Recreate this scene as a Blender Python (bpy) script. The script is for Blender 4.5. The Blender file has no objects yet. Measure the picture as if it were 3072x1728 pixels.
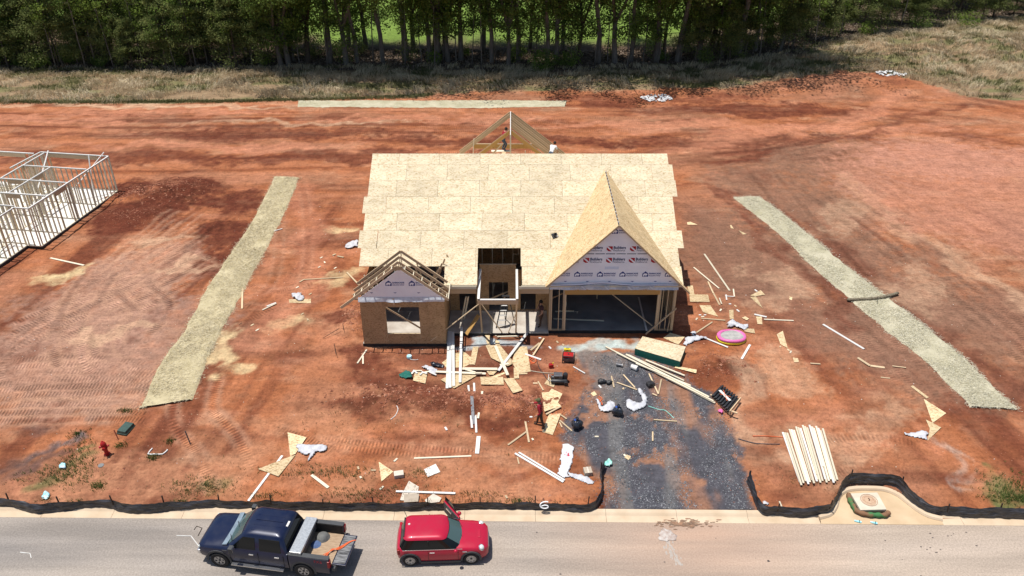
import bpy, bmesh, math, random
import numpy as np
from mathutils import Vector, Matrix
R = math.radians
random.seed(7); rng = np.random.default_rng(11)
sc = bpy.context.scene
COL = sc.collection

# ------------------------------------------------------------------ camera, sky, sun, exposure
CAM_H, PITCH, FPX = 26.8, R(31.0), 2450.0
cd = bpy.data.cameras.new('camera'); cam = bpy.data.objects.new('camera', cd); COL.objects.link(cam)
cam.location = (0, 0, CAM_H); cam.rotation_euler = (R(90) - PITCH, 0, 0)
cd.sensor_width = 36; cd.lens = FPX / 3072 * 36; cd.clip_start = .5; cd.clip_end = 1500
sc.camera = cam
SUN = Vector((1.01, -.19, -4.34)).normalized()
w = bpy.data.worlds.new('World'); sc.world = w; w.use_nodes = True
nt = w.node_tree; nt.nodes.clear()
bg = nt.nodes.new('ShaderNodeBackground'); sky = nt.nodes.new('ShaderNodeTexSky'); wo = nt.nodes.new('ShaderNodeOutputWorld')
sky.sky_type = 'NISHITA'; sky.sun_disc = False
sky.sun_elevation = math.asin(-SUN.z); sky.sun_rotation = math.atan2(-SUN.x, -SUN.y)
bg.inputs['Strength'].default_value = .09
nt.links.new(sky.outputs[0], bg.inputs[0]); nt.links.new(bg.outputs[0], wo.inputs[0])
sl = bpy.data.lights.new('sun', 'SUN'); sl.energy = 4.6; sl.angle = R(.5); sl.color = (1, .96, .9)
so = bpy.data.objects.new('sun', sl); COL.objects.link(so); so.location = (0, 0, 60)
so.rotation_euler = SUN.to_track_quat('-Z', 'Y').to_euler()
sc.view_settings.view_transform = 'Standard'; sc.view_settings.look = 'None'
sc.view_settings.gamma = 1; sc.view_settings.exposure = 0.25; sc.view_settings.use_curve_mapping = False

# ------------------------------------------------------------------ noise and terrain
def _hash(ix, iy, s):
    h = (ix.astype(np.int64) * 374761393 + iy.astype(np.int64) * 668265263 + s * 974711) & 0xffffffff
    h = ((h ^ (h >> 13)) * 1274126177) & 0xffffffff
    return ((h ^ (h >> 16)) & 0xffff) / 65535.0
def vn(x, y, s=0):
    x = np.asarray(x, float); y = np.asarray(y, float)
    ix = np.floor(x); iy = np.floor(y); fx = x - ix; fy = y - iy
    fx = fx * fx * (3 - 2 * fx); fy = fy * fy * (3 - 2 * fy)
    a = _hash(ix, iy, s); b = _hash(ix + 1, iy, s); c = _hash(ix, iy + 1, s); d = _hash(ix + 1, iy + 1, s)
    return (a + (b - a) * fx) * (1 - fy) + (c + (d - c) * fx) * fy
def fbm(x, y, o=4, s=0):
    r = 0; a = .5; t = 0
    for k in range(o):
        r = r + a * vn(np.asarray(x) * 2 ** k, np.asarray(y) * 2 ** k, s + k * 17); t += a; a *= .55
    return r / t
def sstep(a, b, x):
    t = np.clip((np.asarray(x, float) - a) / (b - a), 0, 1); return t * t * (3 - 2 * t)
def PZ(px, py, z=0.0):                                  # a point of the photograph at height z
    a = (py - 864) / FPX; dx = (px - 1536) / FPX
    dy = math.cos(PITCH) - a * math.sin(PITCH); dz = -math.sin(PITCH) - a * math.cos(PITCH)
    t = (z - CAM_H) / dz
    return Vector((dx * t, dy * t, z))
SLOPE = .011
KERB = 25.03                                            # road edge at x = 0
MOUNDS = [(*PZ(2150, 1110, .8).xy, 1.5, 1.2, .42), (*PZ(460, 590, .85).xy, 2.6, 1.6, .5), (*PZ(420, 650, .85).xy, 2.2, 1.3, .35),
          (*PZ(560, 560, .85).xy, 2.2, 1.5, .35), (*PZ(1420, 1215, .5).xy, 2.6, .8, .2), (*PZ(1060, 965, .8).xy, .9, 1.6, .25),
          (*PZ(1600, 1215, .5).xy, 2.0, .7, .16), (*PZ(1120, 1190, .5).xy, 3.0, 1.0, .16), (*PZ(2560, 262, .85).xy, 9, 3.5, .7),
          (*PZ(2900, 170, .85).xy, 14, 8, 1.3), (*PZ(1460, 250, .85).xy, 40, 3, .25)]
def inpoly(poly, X, Y):
    r = np.zeros(np.shape(X), bool); n = len(poly)
    for i in range(n):
        x1, y1 = poly[i]; x2, y2 = poly[(i + 1) % n]
        r ^= ((y1 > Y) != (y2 > Y)) & (X < (x2 - x1) * (Y - y1) / (y2 - y1 + 1e-12) + x1)
    return r
BAY = [PZ(a, b, .1).xy for a, b in [(2462, 1556), (2496, 1545), (2514, 1522), (2522, 1494), (2538, 1477), (2565, 1470), (2610, 1469), (2655, 1472), (2690, 1486), (2720, 1508), (2750, 1531), (2785, 1550), (2828, 1561)]]
BAYP = [(BAY[0].x, BAY[0].y - 1)] + [(p.x + .22 * (p.x - BAY[6].x) / 3.2, p.y + .24 - .14 * abs(p.x - BAY[6].x) / 3.2) for p in BAY] + [(BAY[-1].x, BAY[-1].y - 1)]
HX0, HX1, HY0, HY1 = -8.2, 9.1, 36.95, 55.2
def hgt(x, y):
    x = np.asarray(x, float); y = np.asarray(y, float)
    s = y + SLOPE * x - KERB
    b = np.interp(s, [.62, 1.4, 6, 11, 13, 200], [.11, .16, .46, .78, .84, .84])
    for mx, my, rx, ry, h in MOUNDS:
        d = ((x - mx) / rx) ** 2 + ((y - my) / ry) ** 2
        b = b + h * np.exp(-d) * (.6 + .8 * vn(x * 1.3, y * 1.3, 91))
    n = (fbm(x * .22, y * .22, 3, 3) - .5) * .16 + (fbm(x * 1.1, y * 1.1, 3, 5) - .5) * .07
    b = b + n * sstep(.7, 3, s)
    house = sstep(.7, .0, np.maximum.reduce([HX0 - x, x - HX1, np.where(x < -3.6, 37.0, 38.2) - y, y - HY1]))
    b = b * (1 - house) + .8 * house
    b = np.where((s < .62) | inpoly(BAYP, x, y), -.14, b)
    return b
def H(x, y): return float(hgt(x, y))
def G(px, py, lift=0.0):                                # a point of the photograph on the ground
    z = .6
    for _ in range(5):
        p = PZ(px, py, z + lift); z = max(H(p.x, p.y), -.02)
    return Vector((p.x, p.y, z + lift))

# ------------------------------------------------------------------ object helpers
def link(o, parent=None):
    COL.objects.link(o)
    if parent is not None:
        o.parent = parent; o.matrix_parent_inverse = parent.matrix_basis.inverted()
    return o
def tag(o, label=None, cat=None, group=None, kind=None):
    for k, v in (('label', label), ('category', cat), ('group', group), ('kind', kind)):
        if v: o[k] = v
    return o
def thing(name, label, cat, loc=(0, 0, 0), group=None):
    o = bpy.data.objects.new(name, None); o.empty_display_size = .2; o.location = loc
    link(o); return tag(o, label, cat, group)
def mesh_np(name, V, F, mat=None, smooth=False):
    me = bpy.data.meshes.new(name)
    V = np.asarray(V, np.float32); F = np.asarray(F, np.int32); k = F.shape[1]
    me.vertices.add(len(V)); me.vertices.foreach_set('co', V.ravel())
    me.loops.add(F.size); me.loops.foreach_set('vertex_index', F.ravel())
    me.polygons.add(len(F)); me.polygons.foreach_set('loop_start', np.arange(0, F.size, k, dtype=np.int32))
    me.polygons.foreach_set('loop_total', np.full(len(F), k, np.int32))
    me.polygons.foreach_set('use_smooth', np.full(len(F), smooth))
    if mat: me.materials.append(mat)
    me.update(calc_edges=True); me.validate(); return me
class MB:
    def __init__(s): s.v = []; s.f = []; s.m = []
    def face(s, pts, mi=0):
        n = len(s.v); s.v += [tuple(p) for p in pts]; s.f.append(tuple(range(n, n + len(pts)))); s.m.append(mi); return s
    def hexa(s, p, mi=0):                                # 8 points: bottom 0-3 ccw, top 4-7
        n = len(s.v); s.v += [tuple(q) for q in p]
        for f in ((3, 2, 1, 0), (4, 5, 6, 7), (0, 1, 5, 4), (1, 2, 6, 5), (2, 3, 7, 6), (3, 0, 4, 7)):
            s.f.append(tuple(n + i for i in f)); s.m.append(mi)
        return s
    def box(s, x0, x1, y0, y1, z0, z1, mi=0):
        return s.hexa([(x0, y0, z0), (x1, y0, z0), (x1, y1, z0), (x0, y1, z0), (x0, y0, z1), (x1, y0, z1), (x1, y1, z1), (x0, y1, z1)], mi)
    def prism(s, pts, d, mi=0):                          # polygon extruded by vector d
        n = len(s.v); k = len(pts); d = Vector(d)
        s.v += [tuple(p) for p in pts] + [tuple(Vector(p) + d) for p in pts]
        s.f.append(tuple(range(n + k - 1, n - 1, -1))); s.f.append(tuple(range(n + k, n + 2 * k))); s.m += [mi, mi]
        for i in range(k):
            j = (i + 1) % k; s.f.append((n + i, n + j, n + k + j, n + k + i)); s.m.append(mi)
        return s
    def tube(s, pts, rad, n=8, mi=0, cap=True):
        pts = [Vector(p) for p in pts]; rad = rad if isinstance(rad, (list, tuple)) else [rad] * len(pts)
        b = len(s.v); up = None
        for i, p in enumerate(pts):
            t = (pts[min(i + 1, len(pts) - 1)] - pts[max(i - 1, 0)]).normalized()
            if up is None: up = t.orthogonal().normalized()
            u = (up - t * up.dot(t)).normalized(); up = u; v = t.cross(u)
            for k in range(n):
                a = 2 * math.pi * k / n; s.v.append(tuple(p + (u * math.cos(a) + v * math.sin(a)) * rad[i]))
        for i in range(len(pts) - 1):
            for k in range(n):
                k2 = (k + 1) % n; s.f.append((b + i * n + k, b + i * n + k2, b + (i + 1) * n + k2, b + (i + 1) * n + k)); s.m.append(mi)
        if cap:
            s.f.append(tuple(b + k for k in range(n - 1, -1, -1))); s.f.append(tuple(b + (len(pts) - 1) * n + k for k in range(n))); s.m += [mi, mi]
        return s
    def lathe(s, prof, n=20, axis='z', c=(0, 0, 0), mi=0):   # prof: (radius, height)
        b = len(s.v); c = Vector(c)
        for r, h in prof:
            for k in range(n):
                a = 2 * math.pi * k / n; ca, sa = r * math.cos(a), r * math.sin(a)
                p = Vector((ca, sa, h)) if axis == 'z' else Vector((ca, h, sa)) if axis == 'y' else Vector((h, ca, sa))
                s.v.append(tuple(c + p))
        for i in range(len(prof) - 1):
            for k in range(n):
                k2 = (k + 1) % n; s.f.append((b + i * n + k, b + i * n + k2, b + (i + 1) * n + k2, b + (i + 1) * n + k)); s.m.append(mi)
        return s
    def mesh(s, name, mats, smooth=False, sharp=None, bevel=0):
        me = bpy.data.meshes.new(name); me.from_pydata(s.v, [], s.f)
        for m in (mats if isinstance(mats, (list, tuple)) else [mats]): me.materials.append(m)
        me.polygons.foreach_set('material_index', s.m)
        bm = bmesh.new(); bm.from_mesh(me)
        bmesh.ops.remove_doubles(bm, verts=bm.verts, dist=1e-5)
        bmesh.ops.recalc_face_normals(bm, faces=bm.faces)
        if bevel:
            bmesh.ops.bevel(bm, geom=[e for e in bm.edges if len(e.link_faces) == 2 and e.calc_face_angle(0) > .5], offset=bevel, segments=2, affect='EDGES', profile=.6)
        bm.to_mesh(me); bm.free()
        if smooth:
            me.shade_smooth()
            if sharp: me.set_sharp_from_angle(angle=R(sharp))
        return me
    def build(s, name, mats, parent=None, **k):
        return link(bpy.data.objects.new(name, s.mesh(name, mats, **k)), parent)
def add(name, me, parent=None, loc=None, mw=None):
    o = bpy.data.objects.new(name, me)
    if mw is not None: o.matrix_basis = mw
    elif loc is not None: o.location = loc
    return link(o, parent)
_unit = {}
def unit(mat):
    if mat.name not in _unit:
        _unit[mat.name] = MB().box(-.5, .5, -.5, .5, -.5, .5).mesh('board', mat)
    return _unit[mat.name]
def frame(p0, p1, up=(0, 0, 1)):
    x = (Vector(p1) - Vector(p0)).normalized(); up = Vector(up)
    if abs(x.dot(up)) > .98: up = Vector((0, 1, 0))
    y = up.cross(x).normalized(); z = x.cross(y)
    return Matrix((x, y, z)).transposed().to_4x4()
def beam(name, p0, p1, wd, ht, mat, parent=None, up=(0, 0, 1)):   # a board from p0 to p1: wd across, ht along up
    p0 = Vector(p0); p1 = Vector(p1)
    m = Matrix.Translation((p0 + p1) / 2) @ frame(p0, p1, up) @ Matrix.Diagonal(((p1 - p0).length, wd, ht, 1))
    return add(name, unit(mat), parent, mw=m)
def copy_tree(o, parent=None):
    c = o.copy(); COL.objects.link(c); c.parent = parent
    for ch in list(o.children): copy_tree(ch, c)
    return c

# ------------------------------------------------------------------ materials
def newmat(name):
    m = bpy.data.materials.new(name); m.use_nodes = True; t = m.node_tree
    return m, t.nodes, t.links, t.nodes['Principled BSDF']
def c4(c): return (*c, 1)
def pm(name, c1, c2=None, scale=6, rough=.8, bump=0, metal=0, spec=.3, stretch=(1, 1, 1), rnd=0, coord='Object', coat=0, lo=.35, hi=.65, detail=5):
    m, N, L, b = newmat(name)
    b.inputs['Roughness'].default_value = rough; b.inputs['Metallic'].default_value = metal
    b.inputs['Specular IOR Level'].default_value = spec; b.inputs['Coat Weight'].default_value = coat
    b.inputs['Base Color'].default_value = c4(c1)
    if c2 is None: c2 = tuple(k * .8 for k in c1)
    tc = N.new('ShaderNodeTexCoord'); mp = N.new('ShaderNodeMapping'); mp.inputs['Scale'].default_value = stretch
    L.new(tc.outputs[coord], mp.inputs[0])
    nz = N.new('ShaderNodeTexNoise'); nz.inputs['Scale'].default_value = scale; nz.inputs['Detail'].default_value = detail
    L.new(mp.outputs[0], nz.inputs['Vector'])
    cr = N.new('ShaderNodeValToRGB'); cr.color_ramp.elements[0].position = lo; cr.color_ramp.elements[1].position = hi
    cr.color_ramp.elements[0].color = c4(c1); cr.color_ramp.elements[1].color = c4(c2)
    L.new(nz.outputs['Fac'], cr.inputs[0]); out = cr.outputs[0]
    if rnd:
        oi = N.new('ShaderNodeObjectInfo'); mr = N.new('ShaderNodeMapRange'); mr.inputs['To Min'].default_value = 1 - rnd; mr.inputs['To Max'].default_value = 1 + rnd * .6
        L.new(oi.outputs['Random'], mr.inputs['Value'])
        hs = N.new('ShaderNodeHueSaturation'); L.new(mr.outputs[0], hs.inputs['Value']); L.new(out, hs.inputs['Color']); out = hs.outputs[0]
    L.new(out, b.inputs['Base Color'])
    if bump:
        bp = N.new('ShaderNodeBump'); bp.inputs['Strength'].default_value = 1; bp.inputs['Distance'].default_value = bump
        L.new(nz.outputs['Fac'], bp.inputs['Height']); L.new(bp.outputs[0], b.inputs['Normal'])
    return m
def osb(name, a, b_, c, rnd=.1, scale=11):
    m, N, L, b = newmat(name); b.inputs['Roughness'].default_value = .85; b.inputs['Specular IOR Level'].default_value = .15
    tc = N.new('ShaderNodeTexCoord'); mp = N.new('ShaderNodeMapping'); mp.inputs['Scale'].default_value = (1, 2.1, 1.6)
    L.new(tc.outputs['Object'], mp.inputs[0])
    oi = N.new('ShaderNodeObjectInfo'); ad = N.new('ShaderNodeVectorMath'); ad.operation = 'ADD'
    cx = N.new('ShaderNodeMath'); cx.operation = 'MULTIPLY'; cx.inputs[1].default_value = 37
    L.new(oi.outputs['Random'], cx.inputs[0]); L.new(mp.outputs[0], ad.inputs[0]); L.new(cx.outputs[0], ad.inputs[1])
    vo = N.new('ShaderNodeTexVoronoi'); vo.inputs['Scale'].default_value = scale; L.new(ad.outputs[0], vo.inputs['Vector'])
    bw = N.new('ShaderNodeSeparateColor'); L.new(vo.outputs['Color'], bw.inputs[0])
    cr = N.new('ShaderNodeValToRGB'); e = cr.color_ramp.elements
    e[0].position = 0; e[0].color = c4(c); e[1].position = .22; e[1].color = c4(b_)
    k = e.new(.45); k.color = c4(a); k = e.new(1); k.color = c4(tuple(min(1, q * 1.07) for q in a))
    L.new(bw.outputs['Red'], cr.inputs[0])
    nz = N.new('ShaderNodeTexNoise'); nz.inputs['Scale'].default_value = 1.1; nz.inputs['Detail'].default_value = 4; L.new(ad.outputs[0], nz.inputs['Vector'])
    mr = N.new('ShaderNodeMapRange'); mr.inputs['From Min'].default_value = .3; mr.inputs['From Max'].default_value = .7; mr.inputs['To Min'].default_value = .84; mr.inputs['To Max'].default_value = 1.08
    L.new(nz.outputs['Fac'], mr.inputs['Value'])
    m2 = N.new('ShaderNodeMapRange'); m2.inputs['To Min'].default_value = 1 - rnd; m2.inputs['To Max'].default_value = 1 + rnd * .4; L.new(oi.outputs['Random'], m2.inputs['Value'])
    mu = N.new('ShaderNodeMath'); mu.operation = 'MULTIPLY'; L.new(mr.outputs[0], mu.inputs[0]); L.new(m2.outputs[0], mu.inputs[1])
    hs = N.new('ShaderNodeHueSaturation'); L.new(mu.outputs[0], hs.inputs['Value']); L.new(cr.outputs[0], hs.inputs['Color'])
    L.new(hs.outputs[0], b.inputs['Base Color'])
    bp = N.new('ShaderNodeBump'); bp.inputs['Distance'].default_value = .004; L.new(bw.outputs['Red'], bp.inputs['Height']); L.new(bp.outputs[0], b.inputs['Normal'])
    return m
def leafmat(name, c1, c2, trans=.35):
    m, N, L, b = newmat(name); N.remove(b); out = N['Material Output']
    ge = N.new('ShaderNodeNewGeometry'); nz = N.new('ShaderNodeTexNoise'); nz.inputs['Scale'].default_value = .9; nz.inputs['Detail'].default_value = 3
    L.new(ge.outputs['Position'], nz.inputs['Vector'])
    ri = N.new('ShaderNodeMath'); ri.operation = 'MULTIPLY_ADD'; ri.inputs[1].default_value = .45; L.new(ge.outputs['Random Per Island'], ri.inputs[0]); L.new(nz.outputs['Fac'], ri.inputs[2])
    cr = N.new('ShaderNodeValToRGB'); cr.color_ramp.elements[0].position = .4; cr.color_ramp.elements[1].position = 1.0
    cr.color_ramp.elements[0].color = c4(c1); cr.color_ramp.elements[1].color = c4(c2); L.new(ri.outputs[0], cr.inputs[0])
    d = N.new('ShaderNodeBsdfDiffuse'); t = N.new('ShaderNodeBsdfTranslucent'); mx = N.new('ShaderNodeMixShader'); mx.inputs[0].default_value = trans
    L.new(cr.outputs[0], d.inputs[0]); L.new(cr.outputs[0], t.inputs[0]); L.new(d.outputs[0], mx.inputs[1]); L.new(t.outputs[0], mx.inputs[2]); L.new(mx.outputs[0], out.inputs[0])
    return m
def glassmat(name, c, rough=.06):
    m, N, L, b = newmat(name); b.inputs['Base Color'].default_value = c4(c); b.inputs['Roughness'].default_value = rough; b.inputs['Specular IOR Level'].default_value = .35
    return m
M = dict(
    lumber=pm('lumber', (.62, .49, .32), (.47, .34, .20), 3, .75, stretch=(1, 14, 14), rnd=.25),
    pale=pm('pale_lumber', (.73, .665, .52), (.58, .50, .36), 3, .75, stretch=(1, 14, 14), rnd=.2),
    stud=pm('stud_wood', (.60, .45, .29), (.49, .34, .2), 3, .8, stretch=(1, 12, 12), rnd=.16),
    white=pm('white_board', (.72, .715, .69), (.58, .55, .50), 4, .6, stretch=(1, 8, 8), rnd=.14),
    lvl=pm('laminated_beam', (.50, .30, .10), (.40, .22, .07), 3, .7, stretch=(1, 25, 25)),
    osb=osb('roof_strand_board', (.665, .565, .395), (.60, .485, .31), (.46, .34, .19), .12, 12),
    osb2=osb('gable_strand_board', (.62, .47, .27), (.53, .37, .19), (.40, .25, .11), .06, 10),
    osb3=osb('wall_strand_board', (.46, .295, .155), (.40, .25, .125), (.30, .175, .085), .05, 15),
    scrap=osb('scrap_strand_board', (.66, .51, .31), (.55, .40, .22), (.40, .27, .14), .24, 12),
    wrap=pm('house_wrap', (.88, .89, .93), (.80, .81, .87), 1.2, .38, bump=.03, spec=.5),
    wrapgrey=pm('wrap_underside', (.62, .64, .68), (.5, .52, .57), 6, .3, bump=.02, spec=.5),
    blue=pm('blue_print', (.03, .05, .22), (.03, .05, .2)), red=pm('red_print', (.42, .02, .03), (.38, .02, .03)),
    navy=pm('navy_print', (.05, .06, .14), (.05, .06, .13)), greyink=pm('grey_print', (.42, .44, .50), (.46, .48, .53)),
    tape=pm('black_tape', (.02, .02, .035), (.03, .03, .05)), paint=pm('white_paint', (.85, .85, .85), (.7, .7, .7), 20),
    porch=pm('lit_tone_concrete', (.50, .46, .40), (.36, .31, .26), 1.2, .9),  # floor concrete with sunlight put into its colour
    slab=pm('concrete_slab', (.20, .20, .195), (.13, .13, .13), .9, .85, bump=.004, coord='Object'),  # same floor concrete, colour darkened for the shade under the roof
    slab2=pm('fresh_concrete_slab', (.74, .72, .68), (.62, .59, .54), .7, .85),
    slabside=pm('black_foundation_coating', (.02, .02, .022), (.035, .033, .033), 4, .6),
    kerb=pm('kerb_concrete', (.58, .46, .33), (.49, .37, .25), 1.3, .9, bump=.003, coord='Object', hi=.7),
    silt=pm('silt_fabric', (.010, .010, .012), (.06, .06, .07), 2.5, .42, bump=.06, stretch=(1, 1, 6), spec=.5),  # lighter grey streaks paint the sheen of the folds
    steel=pm('rusty_steel', (.06, .035, .025), (.035, .025, .02), 9, .7),
    galv=pm('dull_steel', (.16, .16, .17), (.1, .1, .11), 9, .5, metal=.6),
    black=pm('black_plastic', (.018, .018, .02), (.03, .03, .033), 6, .45, spec=.5),
    bag=pm('black_bag_plastic', (.012, .013, .016), (.03, .035, .05), 4, .22, bump=.06, spec=.6),
    printed=pm('printed_tarp', (.58, .58, .59), (.45, .05, .08), 3.2, .5, bump=.03, lo=.66, hi=.69, detail=2),
    cloth=pm('white_tarp', (.56, .56, .57), (.42, .42, .45), 5, .55, bump=.03),
    bark=pm('bark', (.13, .10, .075), (.07, .052, .04), 4, .95, bump=.05, stretch=(3, 3, .5), rnd=.2),
    bark2=pm('grey_bark', (.20, .175, .15), (.12, .10, .085), 4, .95, bump=.04, stretch=(3, 3, .5), rnd=.2),
    green=pm('green_box_paint', (.045, .085, .07), (.035, .065, .055), 5, .5), hyd=pm('hydrant_red', (.42, .02, .02), (.32, .015, .015), 5, .4),
    teal=pm('teal_edge_paint', (.012, .13, .10), (.01, .10, .08), 8, .6, stretch=(1, 1, 18)), pink=pm('pink_vinyl', (.72, .17, .40), (.6, .12, .33), 3, .35),
    yellow=pm('yellow_vinyl', (.75, .60, .04), (.65, .5, .03), 3, .35), mint=pm('mint_plastic', (.15, .55, .45), (.45, .7, .62), 4, .4),
    cyan=pm('cyan_plastic', (.25, .60, .68), (.6, .75, .78), 4, .4), card=pm('cardboard', (.44, .37, .29), (.36, .30, .23), 4, .9),
    orange=pm('orange_cord', (.75, .16, .05), (.65, .12, .04)), paper=pm('wet_cardboard', (.62, .55, .46), (.5, .43, .35), 3, .9),
    mixg=pm('set_concrete', (.40, .39, .36), (.28, .27, .26), 4, .95, bump=.05),
    wattle=pm('straw_wattle', (.22, .185, .13), (.11, .09, .06), 9, .95, bump=.04),
    skin=pm('skin', (.42, .24, .16), (.38, .21, .14)), hair=pm('dark_hair', (.02, .015, .012), (.03, .02, .016)),
    shirtred=pm('red_shirt', (.32, .015, .03), (.26, .012, .025), 8), shirtwhite=pm('white_shirt', (.75, .75, .75), (.65, .65, .66), 8),
    shirtdark=pm('maroon_shirt', (.06, .025, .03), (.045, .02, .025), 8), jeans=pm('blue_jeans', (.06, .085, .13), (.05, .07, .1), 9),
    trouser=pm('brown_trousers', (.09, .055, .035), (.07, .04, .028), 9), boot=pm('boots', (.03, .022, .018), (.04, .03, .02)), cap=pm('olive_cap', (.10, .105, .045), (.08, .085, .035)),
)
# ------------------------------------------------------------------ ground sheet
def spacing(a, b, *segs):
    out = [a]
    for end, st in segs:
        n = max(1, int(round((end - out[-1]) / st))); out += list(np.linspace(out[-1], end, n + 1)[1:])
    return np.array(out)
gx = spacing(-260, 260, (-70, 19), (-36, .5), (36, .115), (70, .5), (260, 19))
gy = spacing(-90, 330, (20, 12), (25.5, .9), (25.66, .16), (60, .11), (80, .2), (100, .5), (140, 4), (330, 19))
GX, GY = np.meshgrid(gx, gy); S = GY + SLOPE * GX - KERB
GZ = hgt(GX, GY); GZ0 = GZ.copy()
LIN = lambda r, g, b: np.array([r, g, b])
C_clay, C_dark, C_pale = LIN(.335, .126, .058), LIN(.150, .046, .025), LIN(.45, .26, .16)
C_brown, C_salmon, C_sand = LIN(.235, .118, .073), LIN(.42, .178, .102), LIN(.56, .38, .21)
C_grav, C_tan, C_litter, C_field, C_gr = LIN(.060, .068, .084), LIN(.40, .315, .19), LIN(.10, .068, .045), LIN(.14, .21, .04), LIN(.12, .13, .05)
wx = GX + 2.2 * (fbm(GX * .35, GY * .35, 3, 40) - .5) * 2; wy = GY + 2.2 * (fbm(GX * .35, GY * .35, 3, 50) - .5) * 2
n4 = fbm(GX * 4, GY * 4, 3, 12)
n1 = fbm(GX * .12, GY * .3, 4, 8); n2 = fbm(GX * .5, GY * .9, 4, 9); n3 = fbm(GX * 2.3, GY * 2.3, 3, 10)
col = np.empty(GX.shape + (3,)); col[:] = C_clay
def mixc(c, m):
    global col
    m = np.clip(m, 0, 1)[..., None]; col = col * (1 - m) + c * m
mixc(C_brown, sstep(.45, .7, n1) * .55); mixc(C_salmon, sstep(.5, .75, n2) * .5); mixc(C_dark, sstep(.56, .8, fbm(GX * .25, GY * .8, 4, 21)) * .6)
mixc(C_pale, sstep(.56, .8, fbm(GX * .4, GY * .7, 4, 31)) * .4)
# grading streaks left by the machines
def streak(a, b, la, lc, s):
    d = (PZ(*b, .84).xy - PZ(*a, .84).xy).normalized(); return fbm((GX * d.x + GY * d.y) * la, (-GX * d.y + GY * d.x) * lc, 4, s)
q0 = PZ(2480, 690, .84); rr_ = np.hypot((GX - q0.x) * .8, GY - q0.y); th_ = np.arctan2(GY - q0.y, GX - q0.x)
wr = sstep(53, 60, GY); wR = sstep(10.5, 14, GX) * (1 - wr); wL = sstep(-9.5, -13, GX) * (1 - wr); warc = sstep(5, 16, GX) * wr
ST = wr * (1 - warc) * fbm(GX * .045 + 7, GY * 1.15 + .4 * np.sin(GX * .13), 4, 201) + warc * fbm(th_ * 2.2, rr_ * .95, 4, 202) + wR * streak((2240, 590), (3050, 1230), .05, .95, 203) + wL * streak((560, 620), (100, 1000), .07, .9, 204) + (1 - wr - wR - wL) * fbm(GX * .2, GY * .5, 4, 205)
ST = np.clip((ST - .5) * 4.0, -1, 1); soilm = (1 - sstep(-.5, .5, GY - np.interp(GX, [-80, 60], [78, 80])))
mixc(C_dark, np.clip(-ST, 0, 1) * .75 * soilm); mixc(LIN(.43, .185, .10), np.clip(ST, 0, 1) * .5 * soilm * (1 - wR * .5))
mixc(LIN(.235, .122, .08), sstep(.38, .62, fbm(GX * .1, GY * .1, 3, 210)) * wR * .75)
def blob(px, py, rx, ry, c, k, rot=0, z=.8, hard=.5):
    p = PZ(px, py, z); ca, sa = math.cos(rot), math.sin(rot)
    dx, dy = wx - p.x, wy - p.y
    d = np.sqrt(((dx * ca + dy * sa) / rx) ** 2 + ((-dx * sa + dy * ca) / ry) ** 2)
    m = 1 - sstep(hard, 1.15, d); m = np.clip(m + 4 * m * (1 - m) * ((n4 - .5) * 1.5 + (n3 - .5) * 1.2), 0, 1)
    mixc(c, m * k * (.45 + .9 * n3))
for q in ((2450, 700), (2350, 560), (2620, 820), (2750, 1000), (2250, 760), (2500, 480)): blob(*q, 6.5, 7, C_brown, .75)
for q in ((2550, 640), (2740, 880), (2330, 860)): blob(*q, 1.6, 5, C_pale, .45, -.45)
for q in ((1500, 420), (800, 400), (2150, 420), (1900, 300), (300, 480), (2300, 330), (1100, 470)): blob(*q, 14, 1.8, C_dark, .8)
for q in ((500, 340), (1300, 360), (700, 440), (2000, 380), (2600, 390), (80, 360)): blob(*q, 13, 1.2, C_salmon, .8)
for q in ((650, 318), (900, 372), (420, 322), (120, 318)): blob(*q, 12, .6, C_pale, .7)
for q in ((400, 570), (470, 630), (540, 600), (600, 560), (640, 700), (600, 780), (380, 660), (700, 610)): blob(*q, 3.0, 2.3, C_dark, 1.0)
for q in ((300, 900), (420, 1000), (200, 1080)): blob(*q, 6, 4.5, LIN(.30, .165, .115), .6)
for q in ((330, 850), (250, 960), (450, 800), (380, 1100), (160, 1150)): blob(*q, 4.2, 3.4, LIN(.36, .19, .125), .7)
for q in ((430, 730), (560, 790), (330, 1000)): blob(*q, 2.6, .8, C_pale, .7, .3)
for q in ((700, 1040), (715, 1095), (690, 1000)): blob(*q, 1.2, 1.1, C_sand, .72, hard=.5)
for q in ((1020, 850), (1000, 680), (160, 815), (215, 800), (880, 960)): blob(*q, 1.7, .9, C_sand, .6)
for q in ((1250, 1170), (1050, 1230), (1480, 1230), (1560, 1120), (1600, 1210), (1120, 1130), (1330, 1210)): blob(*q, 2.2, 1.0, C_dark, .7, 0, .5)
for q in ((1060, 960), (1075, 1080), (2170, 1090), (2230, 1120)): blob(*q, 1.1, 1.3, C_dark, .8, 0, .7)
for q in ((900, 1290), (700, 1400), (1100, 1440), (1500, 1450), (500, 1420), (1450, 1330), (250, 1470)): blob(*q, 3.2, 1.3, LIN(.41, .19, .105), .6, 0, .3)
for q in ((2480, 1330), (2620, 1260), (2330, 1130)): blob(*q, 2.6, 1.4, C_pale, .5, 0, .5)
for q in ((2870, 1400), (2905, 1445), (2820, 1390)): blob(*q, 1.3, .28, LIN(.46, .37, .30), .32, -.75, .3, .1)
for q in ((180, 1330), (210, 1312), (150, 1352)): blob(*q, .8, .35, LIN(.13, .12, .12), .7, .6, .3, .2)
for q in ((120, 1300), (90, 1370), (110, 1395)): blob(*q, 1.4, .5, LIN(.17, .085, .06), .8, .4, .3, .2)
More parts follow.
